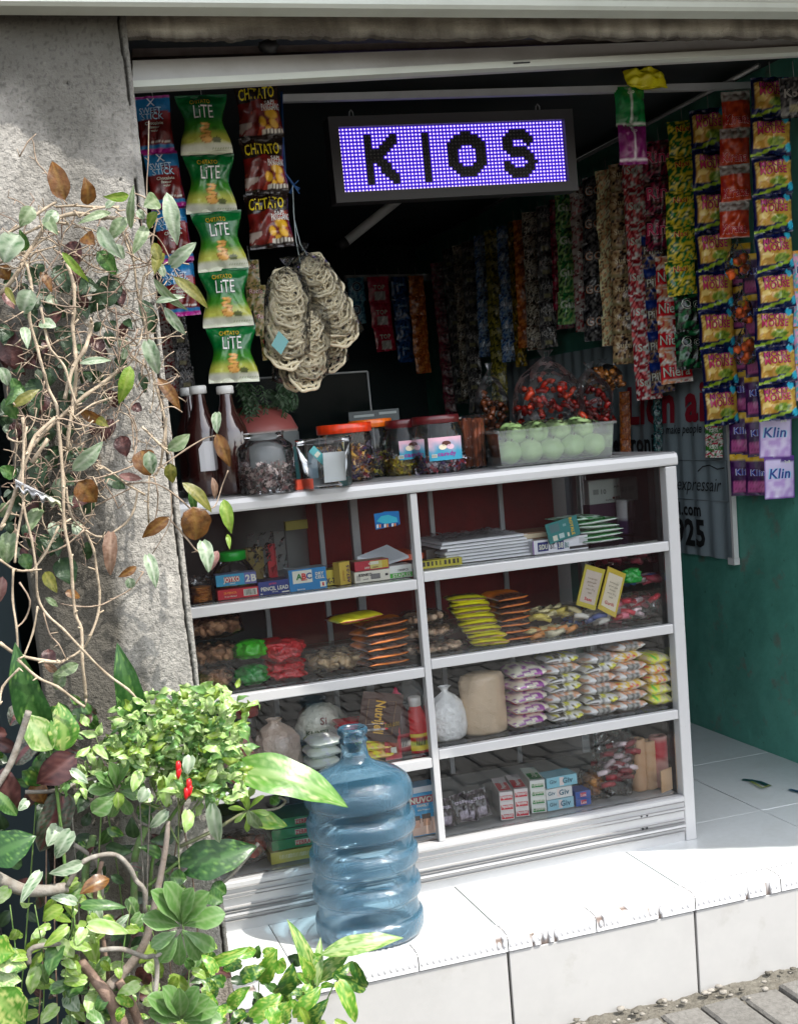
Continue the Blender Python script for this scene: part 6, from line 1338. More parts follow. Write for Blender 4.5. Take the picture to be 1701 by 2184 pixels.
# dim things behind the counter
clear_bags = (((1118, 855), (1225, 905), .75, 'clear bag of glossy dark red chilli crackers behind the fruit box', [C(215, 45, 22), C(170, 22, 12), C(230, 80, 50)], .20, .14), ((1225, 860), (1300, 905), .80, 'darker red bag of chilli crackers right of the glossy one', [C(160, 25, 18), C(110, 16, 12)], .13, .12), ((1030, 860), (1075, 930), .85, 'dull orange bag of crackers behind the brown cracker tube', [C(130, 70, 40), C(90, 50, 30)], .10, .14), ((1245, 790), (1330, 830), .9, 'bag of orange curls hanging over the banner', [C(190, 120, 50), C(150, 90, 40)], .12, .06))
for i, (p0, p1, y, lb, cols, w, h) in enumerate(clear_bags):
    a = at((p0[0]+p1[0])/2, p1[1], y=y); r = thing('cracker_packet', lb, 'cracker bag', a[:]); g = MB(); rr = random.Random(i)
    for k in range(60):
        x, yy, zz = rr.uniform(-.5, .5), rr.uniform(-.3, .3), rr.random(); 
        if abs(x) > .5-.2*zz*zz: continue
        p = a+Vector((x*w, yy*w, zz*h)); u = Vector((rr.uniform(-1, 1), rr.uniform(-1, 1), rr.uniform(-1, 1)))*.013; tube(g, [p-u, p+Vector((0, 0, .004)), p+u], .0085, cols[k % len(cols)], 5)
    g.build('crackers', M['foil'], r); g = MB(); lathe(g, [(.001, -.004), (w*.5, 0), (w*.58, h*.3), (w*.55, h*.8), (w*.42, h*1.05), (w*.2, h*1.3), (w*.05, h*1.45), (w*.14, h*1.6)], (1, 1, 1), 22, a, squash=lambda x, y, z: (x*(1+.12*N3(x*20, z*20, 0)), y*.6)); g.build('clear_bag', M['dusty_film'], r)
for i, (p0, y, w, h, lb) in enumerate(()):
    a = at(*p0, y=y); g = MB(); film_pillow(g, a+Vector((0, 0, h/2)), w, h, .12, i+3, lump=.6, n=28, m=20); tag(g.build('empty_bag', M['dusty_film'], None, a[:]), lb, 'clear bag')
# glass tank, helmet, fern, back shelf
def tank():
    Y = .85; r = thing('glass_tank', 'framed glass tank with a bright thin edge behind the sweets jars', 'glass tank', at(650, 960, y=Y)[:]); fr = mat('tank_frame', (.32, .33, .33), .4)
    q = [at(466, 812, y=Y), at(783, 792, y=Y), at(795, 900, y=Y), at(488, 1000, y=Y)]
    for a, b in ((q[0], q[1]), (q[1], q[2]+Vector((0, 0, -.1)))): g = MB(); tube(g, [a, b], .0028, (1, 1, 1), 4); g.build('frame_edge', fr, r)
    g = MB(); g.add([q[0], q[1], q[2]+Vector((0, 0, -.1)), q[3]], [(0, 1, 2, 3)], (1, 1, 1)); g.build('glass_pane', clear('dark_tank_glass', (.75, .78, .8), .02, .0, 1.12), r)
tank()
r = thing('rice_cooker', 'grey rice cooker with a faded red domed top behind the sweets jars', 'rice cooker', at(555, 990, y=.62)[:]); a = at(556, 1010, y=.62); g = MB(); lathe(g, [(.11, -.3), (.115, 0), (.115, .105), (.112, .108)], C(120, 124, 124), 36, a); g.build('body', M['card'], r)
g = MB(); lathe(g, [(.112, .108), (.114, .116), (.098, .15), (.06, .178), (.001, .19)], C(190, 80, 80), 36, a, colf=lambda t, z, j: C(165, 165, 160) if j == 0 else C(178, 96, 92)); g.build('lid', M['card'], r)
r = thing('plastic_fern', 'dark green hanging fern beside the rice cooker', 'plant', at(530, 840, y=.55)[:]); g = MB(); rr = random.Random(2)
for k in range(26):
    x0_, y0_ = rr.uniform(505, 620), rr.uniform(812, 840); L_ = rr.uniform(50, 150) if x0_ < 560 else rr.uniform(25, 60)
    if k < 12: x0_ = rr.uniform(508, 545); L_ = rr.uniform(110, 200)
    p = at(x0_, y0_, y=.55+rr.uniform(-.04, .04)); q = at(x0_+rr.uniform(-8, 22), y0_+L_, y=.55); m_ = (p+q)/2+Vector((.015, -.01, 0)); tube(g, [p, m_, q], .001, C(40, 70, 35), 4)
    for j in range(16):
        t = j/16; c_ = p.lerp(q, t)+(m_-(p+q)/2)*(1-(2*t-1)**2)
        for sd in (-1, 1): e = Vector((sd*.014*(1-t*.5), rr.uniform(-.006, .006), -.010)); g.add([c_, c_+e*.5+Vector((0, 0, .003)), c_+e, c_+e*.5-Vector((0, 0, .003))], [(0, 1, 2, 3)], mixc(C(30, 80, 38), C(60, 110, 60), rr.random()))
g.build('fronds', M['leaf'], r)
for i, (px, lb) in enumerate((((640, 935, 672, 1000), 'pale blue small carton with print behind the open tub'), ((612, 905, 650, 1000), 'teal bottle pack behind the coffee sweets jar'))):
    a = snap(*px, .5, None); carton(px, .5, .04, (C(120, 150, 165), C(40, 100, 100))[i], lb, zb=1.002, texts=[('susu', .5, .6, .1, C(60, 80, 100))], hh=(.07, .09)[i])
carton((745, 875, 850, 905), .75, .02, C(60, 70, 74), 'dark tray with pale markings behind the orange jar lid', rects=[(.1, .5, .5, .7, C(150, 160, 160)), (.6, .6, .95, .8, C(150, 160, 160))])
# support under the dim goods
g = MB(); box(g, (-1.5, CD+.10, .05), (.0, 1.25, .985), (.03, .03, .03)); box(g, (-1.5, CD+.085, .985), (.0, 1.27, 1.0), (.06, .055, .05)); tag(g.build('shop_counter', M['paint'], None, (-.7, .9, .05)), 'dark counter behind the cabinet carrying the dim goods', 'counter')

# ------------------------------------------------------------------ water bottle
def bottle_mat():
    g = NT('blue_bottle_plastic'); t = g.n('BsdfTransparent'); t.inputs[0].default_value = (.68, .85, .94, 1)
    p = g.n('BsdfPrincipled', i_Roughness=.12); p.inputs['Base Color'].default_value = (.09, .27, .42, 1); p.inputs['Coat Weight'].default_value = .6
    tr = g.n('BsdfTranslucent'); tr.inputs[0].default_value = (.18, .45, .64, 1)
    tc = g.n('TexCoord'); n = g.n('TexNoise', i_Scale=240.0); g.l(tc.outputs['Object'], n.inputs['Vector']); a = g.n('Attribute', attribute_name='Col'); bs = g.n('Bump', i_Distance=.003)
    g.l(n.outputs['Fac'], bs.inputs['Height']); g.l(a.outputs['Fac'], bs.inputs['Strength']); g.l(bs.outputs[0], p.inputs['Normal'])
    m1 = g.n('MixShader'); m1.inputs[0].default_value = .42; g.l(p.outputs[0], m1.inputs[1]); g.l(tr.outputs[0], m1.inputs[2])
    lw = g.n('LayerWeight', i_Blend=.35); mr = g.n('MapRange'); mr.inputs['To Min'].default_value = .05; mr.inputs['To Max'].default_value = .88; g.l(lw.outputs['Facing'], mr.inputs['Value'])
    m2 = g.n('MixShader'); ml_ = g.n('Math', operation='MULTIPLY_ADD', use_clamp=True); ml_.inputs[1].default_value = .2; g.l(a.outputs['Fac'], ml_.inputs[0]); g.l(mr.outputs[0], ml_.inputs[2]); g.l(ml_.outputs[0], m2.inputs[0]); g.l(t.outputs[0], m2.inputs[1]); g.l(m1.outputs[0], m2.inputs[2]); gl = g.n('BsdfGlossy', i_Roughness=.07); fr = g.n('Fresnel', i_IOR=1.55); g.l(bs.outputs[0], gl.inputs['Normal']); g.l(bs.outputs[0], fr.inputs['Normal']); m3 = g.n('MixShader'); g.l(fr.outputs[0], m3.inputs[0]); g.l(m2.outputs[0], m3.inputs[1]); g.l(gl.outputs[0], m3.inputs[2]); g.l(m3.outputs[0], g.out.inputs[0]); return g.m
bx, by = -.925, -.155
R0, R1 = .1135, .1225
key = [(.088, .004), (.106, .0), (.118, .006), (R1, .018), (R1, .042), (.121, .047), (.1155, .050), (R0, .053)]
for z0_ in (.086, .160, .234): key += [(R0, z0_-.004), (R0, z0_), (.1155, z0_+.003), (.121, z0_+.006), (R1, z0_+.011), (R1, z0_+.034), (.121, z0_+.039), (.1155, z0_+.042), (R0, z0_+.045)]
key += [(R0, .300), (R0, .304), (.1155, .307), (.121, .310), (R1, .316), (R1, .328), (.120, .342), (.112, .357), (.094, .371), (.070, .383), (.048, .392), (.036, .400), (.031, .410), (.0285, .425), (.0285, .440), (.032, .443), (.032, .448), (.029, .451), (.029, .458), (.0335, .461), (.0345, .470), (.031, .475), (.026, .475), (.025, .462)]
g = MB(); lathe(g, key, (0, 0, 0), 72, (bx, by, .001), colf=lambda t, z, j: (.9,)*3 if (.090 < z < .129 or .164 < z < .203 or .238 < z < .277 or .308 < z < .36 or z < .048) else (.05,)*3)
r = thing('water_bottle', 'large empty blue ribbed water gallon standing on the white tiled step', 'water bottle', (bx, by, .001)); BM = bottle_mat(); g.build('body', BM, r)
g = MB(); lathe(g, [(.001, .012), (.06, .012), (.088, .005)], (.1,)*3, 48, (bx, by, .001)); g.build('bottle_base', BM, r)
r = thing('torn_ribbon', 'torn dark green and yellow plastic ribbon lying on the tiles right of the cabinet', 'litter', at(1620, 1665, z=.004)[:]); g = MB()
def lay(pts, w, col, z=.004):
    q = [at(*p, z=z) for p in pts]
    for a, b in zip(q[:-1], q[1:]): d = (b-a).normalized(); s = Vector((-d.y, d.x, 0))*w; g.add([a+s, a-s, b-s, b+s], [(0, 1, 2, 3)], col)
    for v in q[1:-1]: g.add([v+Vector((w, 0, .001)), v+Vector((0, w, .001)), v+Vector((-w, 0, .001)), v+Vector((0, -w, .001))], [(0, 1, 2, 3)], col)
lay([(1582, 1662), (1600, 1664), (1618, 1667), (1640, 1676)], .008, C(10, 60, 62)); lay([(1600, 1666), (1625, 1680), (1640, 1674)], .004, C(120, 130, 60), .006); g.build('ribbon', M['paint'], r); g = MB()
lay([(1682, 1683), (1701, 1688), (1720, 1692)], .007, C(10, 50, 80)); tag(g.build('torn_ribbon', M['paint'], None, at(1695, 1686, z=.004)[:]), 'scrap of dark blue ribbon on the tiles at the right edge', 'litter')

# ------------------------------------------------------------------ plants
PR = random.Random(17)
LK = { # body, second, vein
 'pale': ((.17, .24, .11), (.10, .17, .065), (.34, .40, .25)), 'silver': ((.30, .38, .25), (.045, .14, .04), (.52, .58, .45)), 'green': ((.05, .15, .022), (.03, .10, .015), (.16, .28, .08)),
 'dark': ((.016, .045, .015), (.028, .07, .022), (.06, .11, .045)), 'lime': ((.22, .34, .03), (.13, .26, .02), (.34, .42, .09)), 'olive': ((.17, .17, .018), (.10, .11, .014), (.28, .25, .06)),
 'brown': ((.20, .075, .012), (.11, .045, .01), (.28, .15, .035)), 'maroon': ((.085, .024, .022), (.05, .016, .016), (.17, .07, .06)), 'pink': ((.34, .17, .15), (.24, .10, .09), (.44, .28, .24)), 'dry': ((.30, .18, .12), (.20, .11, .07), (.42, .29, .21)),
 'dieff': ((.07, .22, .02), (.44, .50, .16), (.18, .34, .07)), 'dieffd': ((.018, .085, .012), (.12, .26, .05), (.07, .18, .04)), 'dieffm': ((.085, .22, .03), (.40, .48, .22), (.24, .38, .12)), 'dieffl': ((.15, .30, .05), (.44, .52, .22), (.34, .46, .20)), 'pothos': ((.09, .28, .015), (.42, .50, .10), (.22, .38, .06)), 'pothosd': ((.022, .11, .010), (.26, .36, .06), (.08, .2, .03)),
 'chilli': ((.24, .46, .06), (.56, .66, .34), (.34, .50, .18)), 'chillid': ((.05, .19, .02), (.22, .38, .12), (.12, .26, .06)), 'rose': ((.13, .27, .07), (.10, .23, .05), (.36, .46, .25)), 'rosey': ((.26, .42, .06), (.18, .32, .04), (.44, .52, .22)), 'calad': ((.12, .14, .11), (.03, .05, .025), (.16, .03, .04))}
def leaf(mb, base, tip, w, nrm, shape='ovate', kind='green', bend=.12, fold=.18, n=10, m=6, wave=.03, seed=0, nveins=7, vstr=1, petiole=None):
    base, tip = Vector(base), Vector(tip); ax = tip-base; L = ax.length; a = ax.normalized(); nr = Vector(nrm); nr = (nr-a*nr.dot(a)).normalized(); sd = a.cross(nr)
    body, alt, vein = [sc(q_, .86) for q_ in LK[kind]]; vs, cs = [], []
    cv = PR.uniform(-.25, .25)
    for i in range(n+1):
        s = i/n
        if shape == 'heart': hw = max(0, (1-s)**.75*(.25+s*4.2)**.42*1.02*(min(1, s*9+.55)))*.86
        elif shape == 'lance': hw = sin(pi*min(1, s**.8))**.85
        elif shape == 'obov': hw = (sin(pi*s**1.7*.97)**.75)*1.0+.06*(1-s)
        elif shape == 'round': hw = sin(pi*min(1, s**.75))**.55
        else: hw = sin(pi*min(1, s**.72))**.8
        hw = max(hw, .015)*w/2
        if i == n: hw = .0005
        for j in range(m+1):
            t = 2*j/m-1; q = t*(1+.04*sin(s*17+seed))
            back = -.10*w*abs(t)*(1-s)**6 if shape == 'heart' else 0
            p = base+a*(L*s+back)+sd*(hw*q+cv*L*.12*sin(pi*s))+nr*(-bend*L*(2*s-1)**2+bend*L+fold*hw*abs(t)+wave*w*sin(s*11+t*3+seed)*abs(t))
            vs.append(p)
            vn = abs(((s*nveins-abs(t)*1.5) % 1)-.5); isv = vn < .13 and abs(t) < .9; mid = abs(t) < .17
            z = N3(s*5+seed, t*2.5, seed*.7, 2); z2 = N3(s*14+seed, t*7, seed, 4)
            c = mixc(body, alt, .5+z*1.3+z2*.5)
            if kind.startswith('dieff') or kind.startswith('pothos'):
                k_ = (z2*1.4+z*1.0+(.28-abs(t)*.55)) if kind in ('dieff', 'dieffl') else z2*1.6+z*1.2-.22; c = mixc(body, alt, max(0, min(1, k_*4)))
                if kind == 'dieffm': c = mixc(mixc(body, sc(body, 1.5), .5+z*1.5), alt, 1 if (z2 > .27 and abs(t) < .85) else 0)
                if kind == 'dieffd': c = mixc(body, alt, 1 if z2 > .33 and abs(t) > .2 else 0)
            if kind == 'silver': c = mixc(body, alt, max(0, min(1, (.24-vn)*4*(1-abs(t)*.6)+z*1.1+z2*.9)))
            if kind == 'calad': c = mixc(alt, body, .5+z2*2.2)
            if mid: c = mixc(c, vein, .75*vstr)
            elif isv and kind != 'silver': c = mixc(c, vein, (.7 if kind == 'dieffm' else .42)*vstr)
            if abs(t) > .95 and kind in ('pale', 'rose', 'silver'): c = mixc(c, vein, .4)
            cs.append(c)
    fs = [(i*(m+1)+j, i*(m+1)+j+1, (i+1)*(m+1)+j+1, (i+1)*(m+1)+j) for i in range(n) for j in range(m)]
    mb.add(vs, fs, cs, 0, True)
def leafpx(mb, b, t, wpx, y, kind, shape='heart', tilt=None, dy=None, **k):
    dy = PR.uniform(-.025, .02) if dy is None else dy; B, T = at(*b, y=y), at(*t, y=y+dy); w = wpx/2658*(y-CAM[1])*1.02
    view = (Vector(CAM)-B).normalized(); tl = tilt or (PR.uniform(-.45, .45), PR.uniform(-.2, .6)); nr = view+Vector((tl[0], 0, tl[1]))
    leaf(mb, B, T, w/max(.55, min(1, 1-abs(tl[0])*.25)), nr, shape, kind, seed=PR.uniform(0, 30), **k)
def twig(mb, pts, y, rpx, col, wob=.01, nodes=True, y1=None, n=6, sub=3, taper=1, endpx=None):
    """a stem through the given view points at depth y, with knuckled joints"""
    P = []
    for i, p in enumerate(pts):
        yy = y+(0 if y1 is None else (y1-y)*i/max(1, len(pts)-1))+wob*N3(i*.9, p[0]*.01, y*9, 6)*2; P.append(at(*p, y=yy))
    Q = []
    for i in range(len(P)-1):
        p0, p1, p2, p3 = P[max(i-1, 0)], P[i], P[i+1], P[min(i+2, len(P)-1)]
        for s in range(sub):
            t = s/sub; Q.append(.5*((2*p1)+(p2-p0)*t+(2*p0-5*p1+4*p2-p3)*t*t+(3*p1-p0-3*p2+p3)*t**3))
    Q.append(P[-1]); k = (y-CAM[1])/2658; N = len(Q); e = endpx if endpx is not None else rpx*taper
    rad, cc = [], []
    for i, q in enumerate(Q): 
        f = i/(N-1); rad.append(max(.0008, (rpx+(e-rpx)*f)*k*VT*(1.25 if nodes and i % sub == 0 else 1)*(1+.12*N3(i*.8, q.x*9, 0)))); cc.append(mixc(col, sc(col, .62), .5+N3(q.x*30, q.z*30, i)*1.3))
    tube(mb, Q, rad, cc, n)
    if nodes:
        for i in range(0, N, sub):
            if PR.random() < .5:
                d = Vector((PR.uniform(-1, 1), PR.uniform(-1, .2), PR.uniform(-.6, 1))).normalized(); l = PR.uniform(.006, .018); tube(mb, [Q[i], Q[i]+d*l], [rad[i]*.7, rad[i]*.35], col, 4)
    return Q
c7 = lambda x, y: (x*.2824, 342.6+y*.2824)
c8 = lambda x, y: (x*.3223, 890.8+y*.3223)
c6 = lambda x, y: (x*.3626, 1439+y*.3626)
c5 = lambda x, y: (411+x*.3223, 1507.7+y*.3223)
TAN, GRY, BRN = (.46, .37, .265), (.27, .25, .215), (.25, .165, .125)

st, lf = MB(), MB()
VT = 1.0
S7 = [([(0,1010),(120,870),(200,720),(330,520),(400,450),(560,400),(740,420),(900,440)],14,-.40),([(40,560),(180,480),(300,390),(430,310)],10,-.42),([(200,770),(230,900),(240,980),(222,1180),(280,1400),(310,1520),(340,1620),(370,1730),(430,1850),(440,2000),(460,2184)],12,-.44),
 ([(310,1110),(340,1260),(370,1400),(430,1480),(490,1560),(530,1700),(580,1850)],10,-.47),([(510,780),(560,950),(560,1150),(550,1250),(570,1450),(580,1600),(560,1750),(545,1900),(520,2050),(510,2184)],14,-.43),([(690,1220),(680,1300),(640,1430),(560,1550),(520,1680),(490,1800)],15,-.46),
 ([(900,1580),(780,1680),(650,1770),(500,1900),(340,2050),(230,2184)],14,-.42),([(950,560),(1000,700),(1040,1000),(1080,1200),(1120,1350)],9,-.38),([(1090,870),(1060,1060),(1090,1200),(1130,1400),(1160,1630),(1220,1850),(1250,2000),(1250,2184)],10,-.40),([(770,1340),(870,1340),(960,1370),(1030,1400)],7,-.42),
 ([(1000,240),(1110,290),(1210,400)],5,-.40),([(1125,-300),(1120,0),(1110,150),(1110,290)],4,-.36),([(1030,680),(1150,560),(1240,650),(1330,850),(1380,900)],5,-.42),([(600,430),(700,370),(850,350),(900,380)],7,-.41),([(870,880),(980,820),(1080,800),(1190,760)],6,-.42),([(310,1060),(480,1100),(610,1105)],5,-.45),
 ([(790,1250),(960,1320),(1040,1390)],6,-.42),([(850,1790),(700,1840),(560,1940)],7,-.44),([(850,1790),(960,1860),(1000,2000),(1010,2184)],5,-.44),([(290,680),(380,790)],5,-.41),([(150,-30),(240,-170),(275,0),(350,90),(430,230),(510,330)],5,-.39),([(60,1210),(180,1140)],5,-.47),([(0,770),(60,740),(190,690)],9,-.43),
 ([(440,620),(560,690),(700,800),(880,860),(900,900)],6,-.39),([(540,470),(640,520),(720,580),(750,650)],6,-.39),([(900,430),(930,560),(960,640),(1010,760)],8,-.37),([(870,1100),(790,1200),(760,1320),(860,1360)],4,-.40),([(880,900),(990,990),(1100,960),(1150,1040)],4,-.38),
 ([(370,1400),(500,1340),(640,1290),(770,1340)],4,-.40),([(930,1580),(1010,1500),(1060,1420)],6,-.39),([(120,880),(130,960),(60,1020)],5,-.45),([(180,1990),(210,1930),(330,1960),(480,1950),(600,1990),(780,2020),(900,1960)],5,-.46),([(100,1830),(180,1930),(200,2184)],6,-.46),([(1190,440),(1160,560),(1130,780),(1110,900)],6,-.37),([(430,350),(560,340),(690,350),(900,350)],8,-.40),([(180,560),(300,500),(430,470),(520,480)],9,-.41),([(220,700),(320,600),(450,540)],7,-.40)]
for p, r_, y in S7: twig(st, [c7(*q) for q in p], y, r_*.2824*1.0, TAN if r_ > 6 else mixc(TAN, BRN, .5))
S8 = [([(150,0),(160,180),(150,400),(160,600),(210,800),(240,1000),(250,1180),(310,1300),(420,1400),(560,1550),(700,1690),(850,1800),(920,1880)],9,-.50),([(380,0),(400,180),(420,450),(425,700),(470,930),(480,1100),(500,1300),(540,1400),(545,1600),(560,1750),(570,1850)],12,-.46),([(370,0),(240,120),(190,230),(120,440),(60,620),(0,740)],14,-.48),([(320,140),(210,300)],14,-.45),
 ([(440,460),(470,640),(560,740),(680,790),(830,700),(890,600),(910,480)],8,-.42),([(560,300),(690,330),(840,440),(960,510)],8,-.40),([(440,425),(560,415),(720,380),(930,300)],6,-.42),([(1100,0),(1080,200),(1060,320),(1030,380)],9,-.41),([(940,60),(1060,180),(1120,240)],8,-.42),([(870,300),(900,200),(905,80),(880,0)],6,-.41),([(990,390),(980,560),(985,690)],7,-.42),
 ([(1020,390),(1045,500),(1040,610),(1020,700)],5,-.42),([(840,440),(1000,430),(1130,490),(1270,610)],6,-.43),([(1060,330),(1230,210),(1350,140),(1420,120)],5,-.45),([(1130,680),(1220,780),(1300,880),(1330,880)],6,-.44),([(1330,610),(1420,590),(1470,450),(1510,350)],4,-.46),([(560,740),(620,870),(640,1010),(660,1150),(650,1300),(600,1440),(540,1540),(400,1620)],9,-.40),
 ([(0,1490),(120,1570),(300,1610),(400,1620)],12,-.52),([(120,1600),(250,1720),(380,1780),(500,1870),(560,1914)],10,-.54),([(130,1660),(20,1780),(0,1900)],8,-.54),([(390,720),(300,900),(210,1020)],8,-.46),([(300,900),(430,850),(560,740)],6,-.44),([(90,1000),(85,1200),(110,1380),(120,1550)],8,-.50),([(110,1390),(170,1330),(200,1210),(130,1090)],6,-.50),
 ([(400,1230),(520,1250),(650,1245),(750,1200),(870,1130),(950,1020)],5,-.44),([(250,1250),(220,1420),(160,1580)],7,-.50),([(290,1290),(330,1430),(390,1500),(440,1600)],5,-.49),([(120,500),(0,620)],9,-.47),([(1130,500),(1130,690),(1010,900)],3,-.40),([(640,520),(600,650),(520,740),(420,820)],7,-.36),([(860,470),(720,540),(560,610),(450,580)],5,-.37),([(480,600),(520,740),(560,860)],4,-.37),([(160,560),(120,760),(100,960)],8,-.50),([(0,940),(110,1010),(220,1010)],8,-.51),([(280,0),(290,60),(200,190)],6,-.44),([(50,100),(60,140),(150,160),(180,60)],7,-.46)]
for p, r_, y in S8: twig(st, [c8(*q) for q in p], y, r_*.3223*.95, TAN if r_ > 6 else mixc(TAN, BRN, .5))
# fine side shoots tangled over the pillar
for k in range(380):
    x, y = PR.uniform(20, 350), PR.uniform(460, 1150); a = PR.uniform(0, 6.28); p = [(x, y)]
    if x > 230 and y > 950: continue
    for q in range(3): a += PR.uniform(-.6, .6); p.append((p[-1][0]+cos(a)*PR.uniform(12, 26), p[-1][1]+sin(a)*PR.uniform(14, 30)))
    twig(st, p, PR.uniform(-.45, -.36), PR.uniform(.6, 1.5), mixc(TAN, BRN, PR.random()), sub=2, n=4)
L7 = [((495,300),(395,5),150,'brown','ovate'),((660,335),(640,125),120,'brown','ovate'),((975,262),(780,272),72,'lime','lance'),((990,520),(1012,185),62,'pale','lance'),((1190,290),(1085,350),135,'pale','ovate'),((1260,240),(1340,640),125,'silver','lance'),((150,560),(30,770),185,'silver','round'),((250,350),(150,500),120,'pale','ovate'),((840,392),(590,478),66,'pale','lance'),
 ((745,500),(925,740),110,'silver','ovate'),((960,430),(825,612),105,'pale','ovate'),((1100,505),(1005,705),108,'pale','heart'),((1185,385),(1125,520),80,'lime','ovate'),((1290,790),(1482,618),130,'silver','heart'),((1310,880),(1575,1120),88,'olive','lance'),((1160,890),(1420,1130),70,'pale','lance'),((1175,1070),(1395,1032),62,'silver','lance'),((1238,1105),(1402,1315),82,'silver','lance'),
 ((730,690),(880,862),135,'green','ovate'),((890,885),(695,1145),185,'dark','ovate'),((305,840),(392,995),72,'brown','lance'),((240,975),(180,1160),150,'silver','round'),((300,1225),(425,1255),90,'silver','round'),((0,1240),(192,1622),180,'maroon','ovate'),((45,955),(122,1092),52,'olive','lance'),((470,690),(672,915),60,'lime','lance'),((600,1532),(842,1510),56,'silver','lance'),((1110,1365),(1195,1612),150,'silver','heart'),
 ((985,1548),(900,1835),115,'lime','ovate'),((1080,1050),(1125,1305),115,'dark','ovate'),((1190,1640),(1362,1895),100,'brown','lance'),((1640,1905),(1640,2062),95,'silver','heart'),((100,1860),(302,1728),82,'olive','lance'),((600,1880),(822,1972),80,'brown','lance'),((185,1255),(210,1420),75,'silver','ovate'),((1165,620),(1215,790),82,'olive','lance'),((530,610),(600,780),130,'maroon','ovate'),((430,790),(520,1010),150,'dark','ovate'),
 ((640,560),(720,640),110,'brown','ovate'),((560,780),(600,960),100,'maroon','lance'),((1220,690),(1170,860),95,'olive','ovate'),((1240,880),(1190,760),60,'silver','lance'),((1170,1140),(1150,1310),90,'dark','ovate'),((380,1100),(500,1180),90,'dark','ovate'),((700,900),(600,1010),130,'dark','ovate'),((600,1060),(660,1200),90,'dark','lance'),((0,790),(70,900),110,'brown','ovate'),((340,420),(440,560),90,'pale','ovate'),((430,380),(330,520),90,'silver','ovate'),
 ((30,1000),(110,1120),80,'pink','ovate'),((90,1640),(190,1800),90,'green','ovate'),((0,1560),(60,1700),90,'silver','lance'),((180,1700),(40,1850),90,'green','ovate'),((30,1800),(130,1950),110,'green','round'),((0,1850),(60,1990),90,'dark','ovate'),((860,640),(940,740),80,'silver','ovate'),((800,360),(880,300),60,'silver','lance'),((1030,380),(1090,440),70,'silver','round'),((950,1420),(930,1500),50,'silver','round'),((1050,1600),(1100,1750),70,'dark','lance'),((160,2000),(100,2120),110,'maroon','ovate'),
 ((1000,1850),(1070,1890),80,'maroon','round'),((230,1650),(330,1850),130,'dark','ovate'),((320,1720),(250,1950),150,'maroon','ovate'),((680,1330),(780,1480),120,'maroon','ovate'),((450,1250),(520,1480),130,'dark','ovate'),((850,1950),(780,2120),110,'maroon','ovate'),((180,690),(150,520),90,'green','ovate')]
for b, t, w, k, s in L7:
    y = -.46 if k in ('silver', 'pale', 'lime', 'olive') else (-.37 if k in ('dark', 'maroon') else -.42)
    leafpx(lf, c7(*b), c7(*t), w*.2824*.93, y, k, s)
L8 = [((480,350),(682,158),95,'silver','lance'),((255,262),(262,465),118,'dark','ovate'),((940,215),(995,385),150,'brown','round'),((985,220),(1010,375),90,'silver','ovate'),((1110,215),(1256,108),88,'pale','lance'),((1435,105),(1522,325),92,'brown','lance'),((690,395),(832,468),95,'dark','ovate'),((785,382),(940,405),52,'pink','lance'),((1130,300),(1145,432),80,'olive','ovate'),((1205,430),(1400,628),82,'olive','lance'),((1255,465),(1290,645),52,'green','lance'),
 ((1280,590),(1295,810),190,'brown','round'),((1480,540),(1532,768),84,'lime','ovate'),((1505,770),(1520,872),34,'lime','lance'),((1340,820),(1382,1025),118,'silver','heart'),((1440,880),(1400,1010),60,'pink','ovate'),((735,760),(732,1045),112,'dry','heart'),((1122,655),(942,795),80,'brown','lance'),((975,910),(1032,1125),100,'silver','heart'),((905,985),(783,1055),52,'brown','lance'),((850,1060),(870,1130),66,'silver','round'),((262,610),(192,765),110,'pale','heart'),((70,770),(45,970),145,'pale','heart'),
 ((400,930),(490,1110),150,'dark','ovate'),((320,1530),(330,1668),90,'maroon','ovate'),((520,1630),(350,1705),72,'pale','lance'),((430,1700),(370,1800),90,'pale','ovate'),((300,1020),(380,1160),80,'olive','ovate'),((20,1050),(0,1220),80,'pink','ovate'),((430,1160),(530,1190),60,'brown','round'),((110,380),(0,330),80,'green','round'),((1405,395),(1420,540),45,'dry','lance'),((380,1680),(290,1610),50,'dry','lance'),((300,1190),(385,1250),40,'pale','lance'),((90,30),(130,160),90,'maroon','ovate'),((640,10),(720,60),60,'olive','lance'),
 ((300,250),(380,330),90,'dark','ovate'),((520,420),(640,560),140,'brown','ovate'),((600,500),(480,600),110,'maroon','ovate'),((800,120),(840,260),110,'maroon','ovate'),((560,200),(520,300),90,'dark','ovate'),((40,560),(10,660),60,'pale','round'),((150,900),(200,1010),90,'green','ovate')]
for b, t, w, k, s in L8:
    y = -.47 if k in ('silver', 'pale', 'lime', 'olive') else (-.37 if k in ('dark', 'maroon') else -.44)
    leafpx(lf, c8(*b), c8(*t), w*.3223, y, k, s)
for k in range(150):
    x, y = PR.uniform(0, 270), PR.uniform(560, 1180)
    if x > 200 and y > 900: continue
    a = PR.uniform(0, 6.28); l = PR.uniform(28, 52); leafpx(lf, (x, y), (x+cos(a)*l*.6, y+abs(sin(a))*l), l*.55, PR.uniform(-.39, -.345), PR.choice(['dark', 'dark', 'maroon', 'dark', 'dark', 'silver']), 'ovate', n=7, m=4)
r = thing('climbing_vine', 'tangle of dry tan stems with silvery green and brown leaves climbing the concrete pillar', 'vine', (-1.5, -.42, -.2)); st.build('stems', M['stem'], r); lf.build('leaves', M['vein_leaf'], r)
g = MB(); q = [at(*c8(*p), y=-.50) for p in ((100, 440), (160, 405), (260, 450), (410, 560), (395, 600), (300, 570), (200, 500))]
nx, ny = 24, 6; vs, cs = [], []
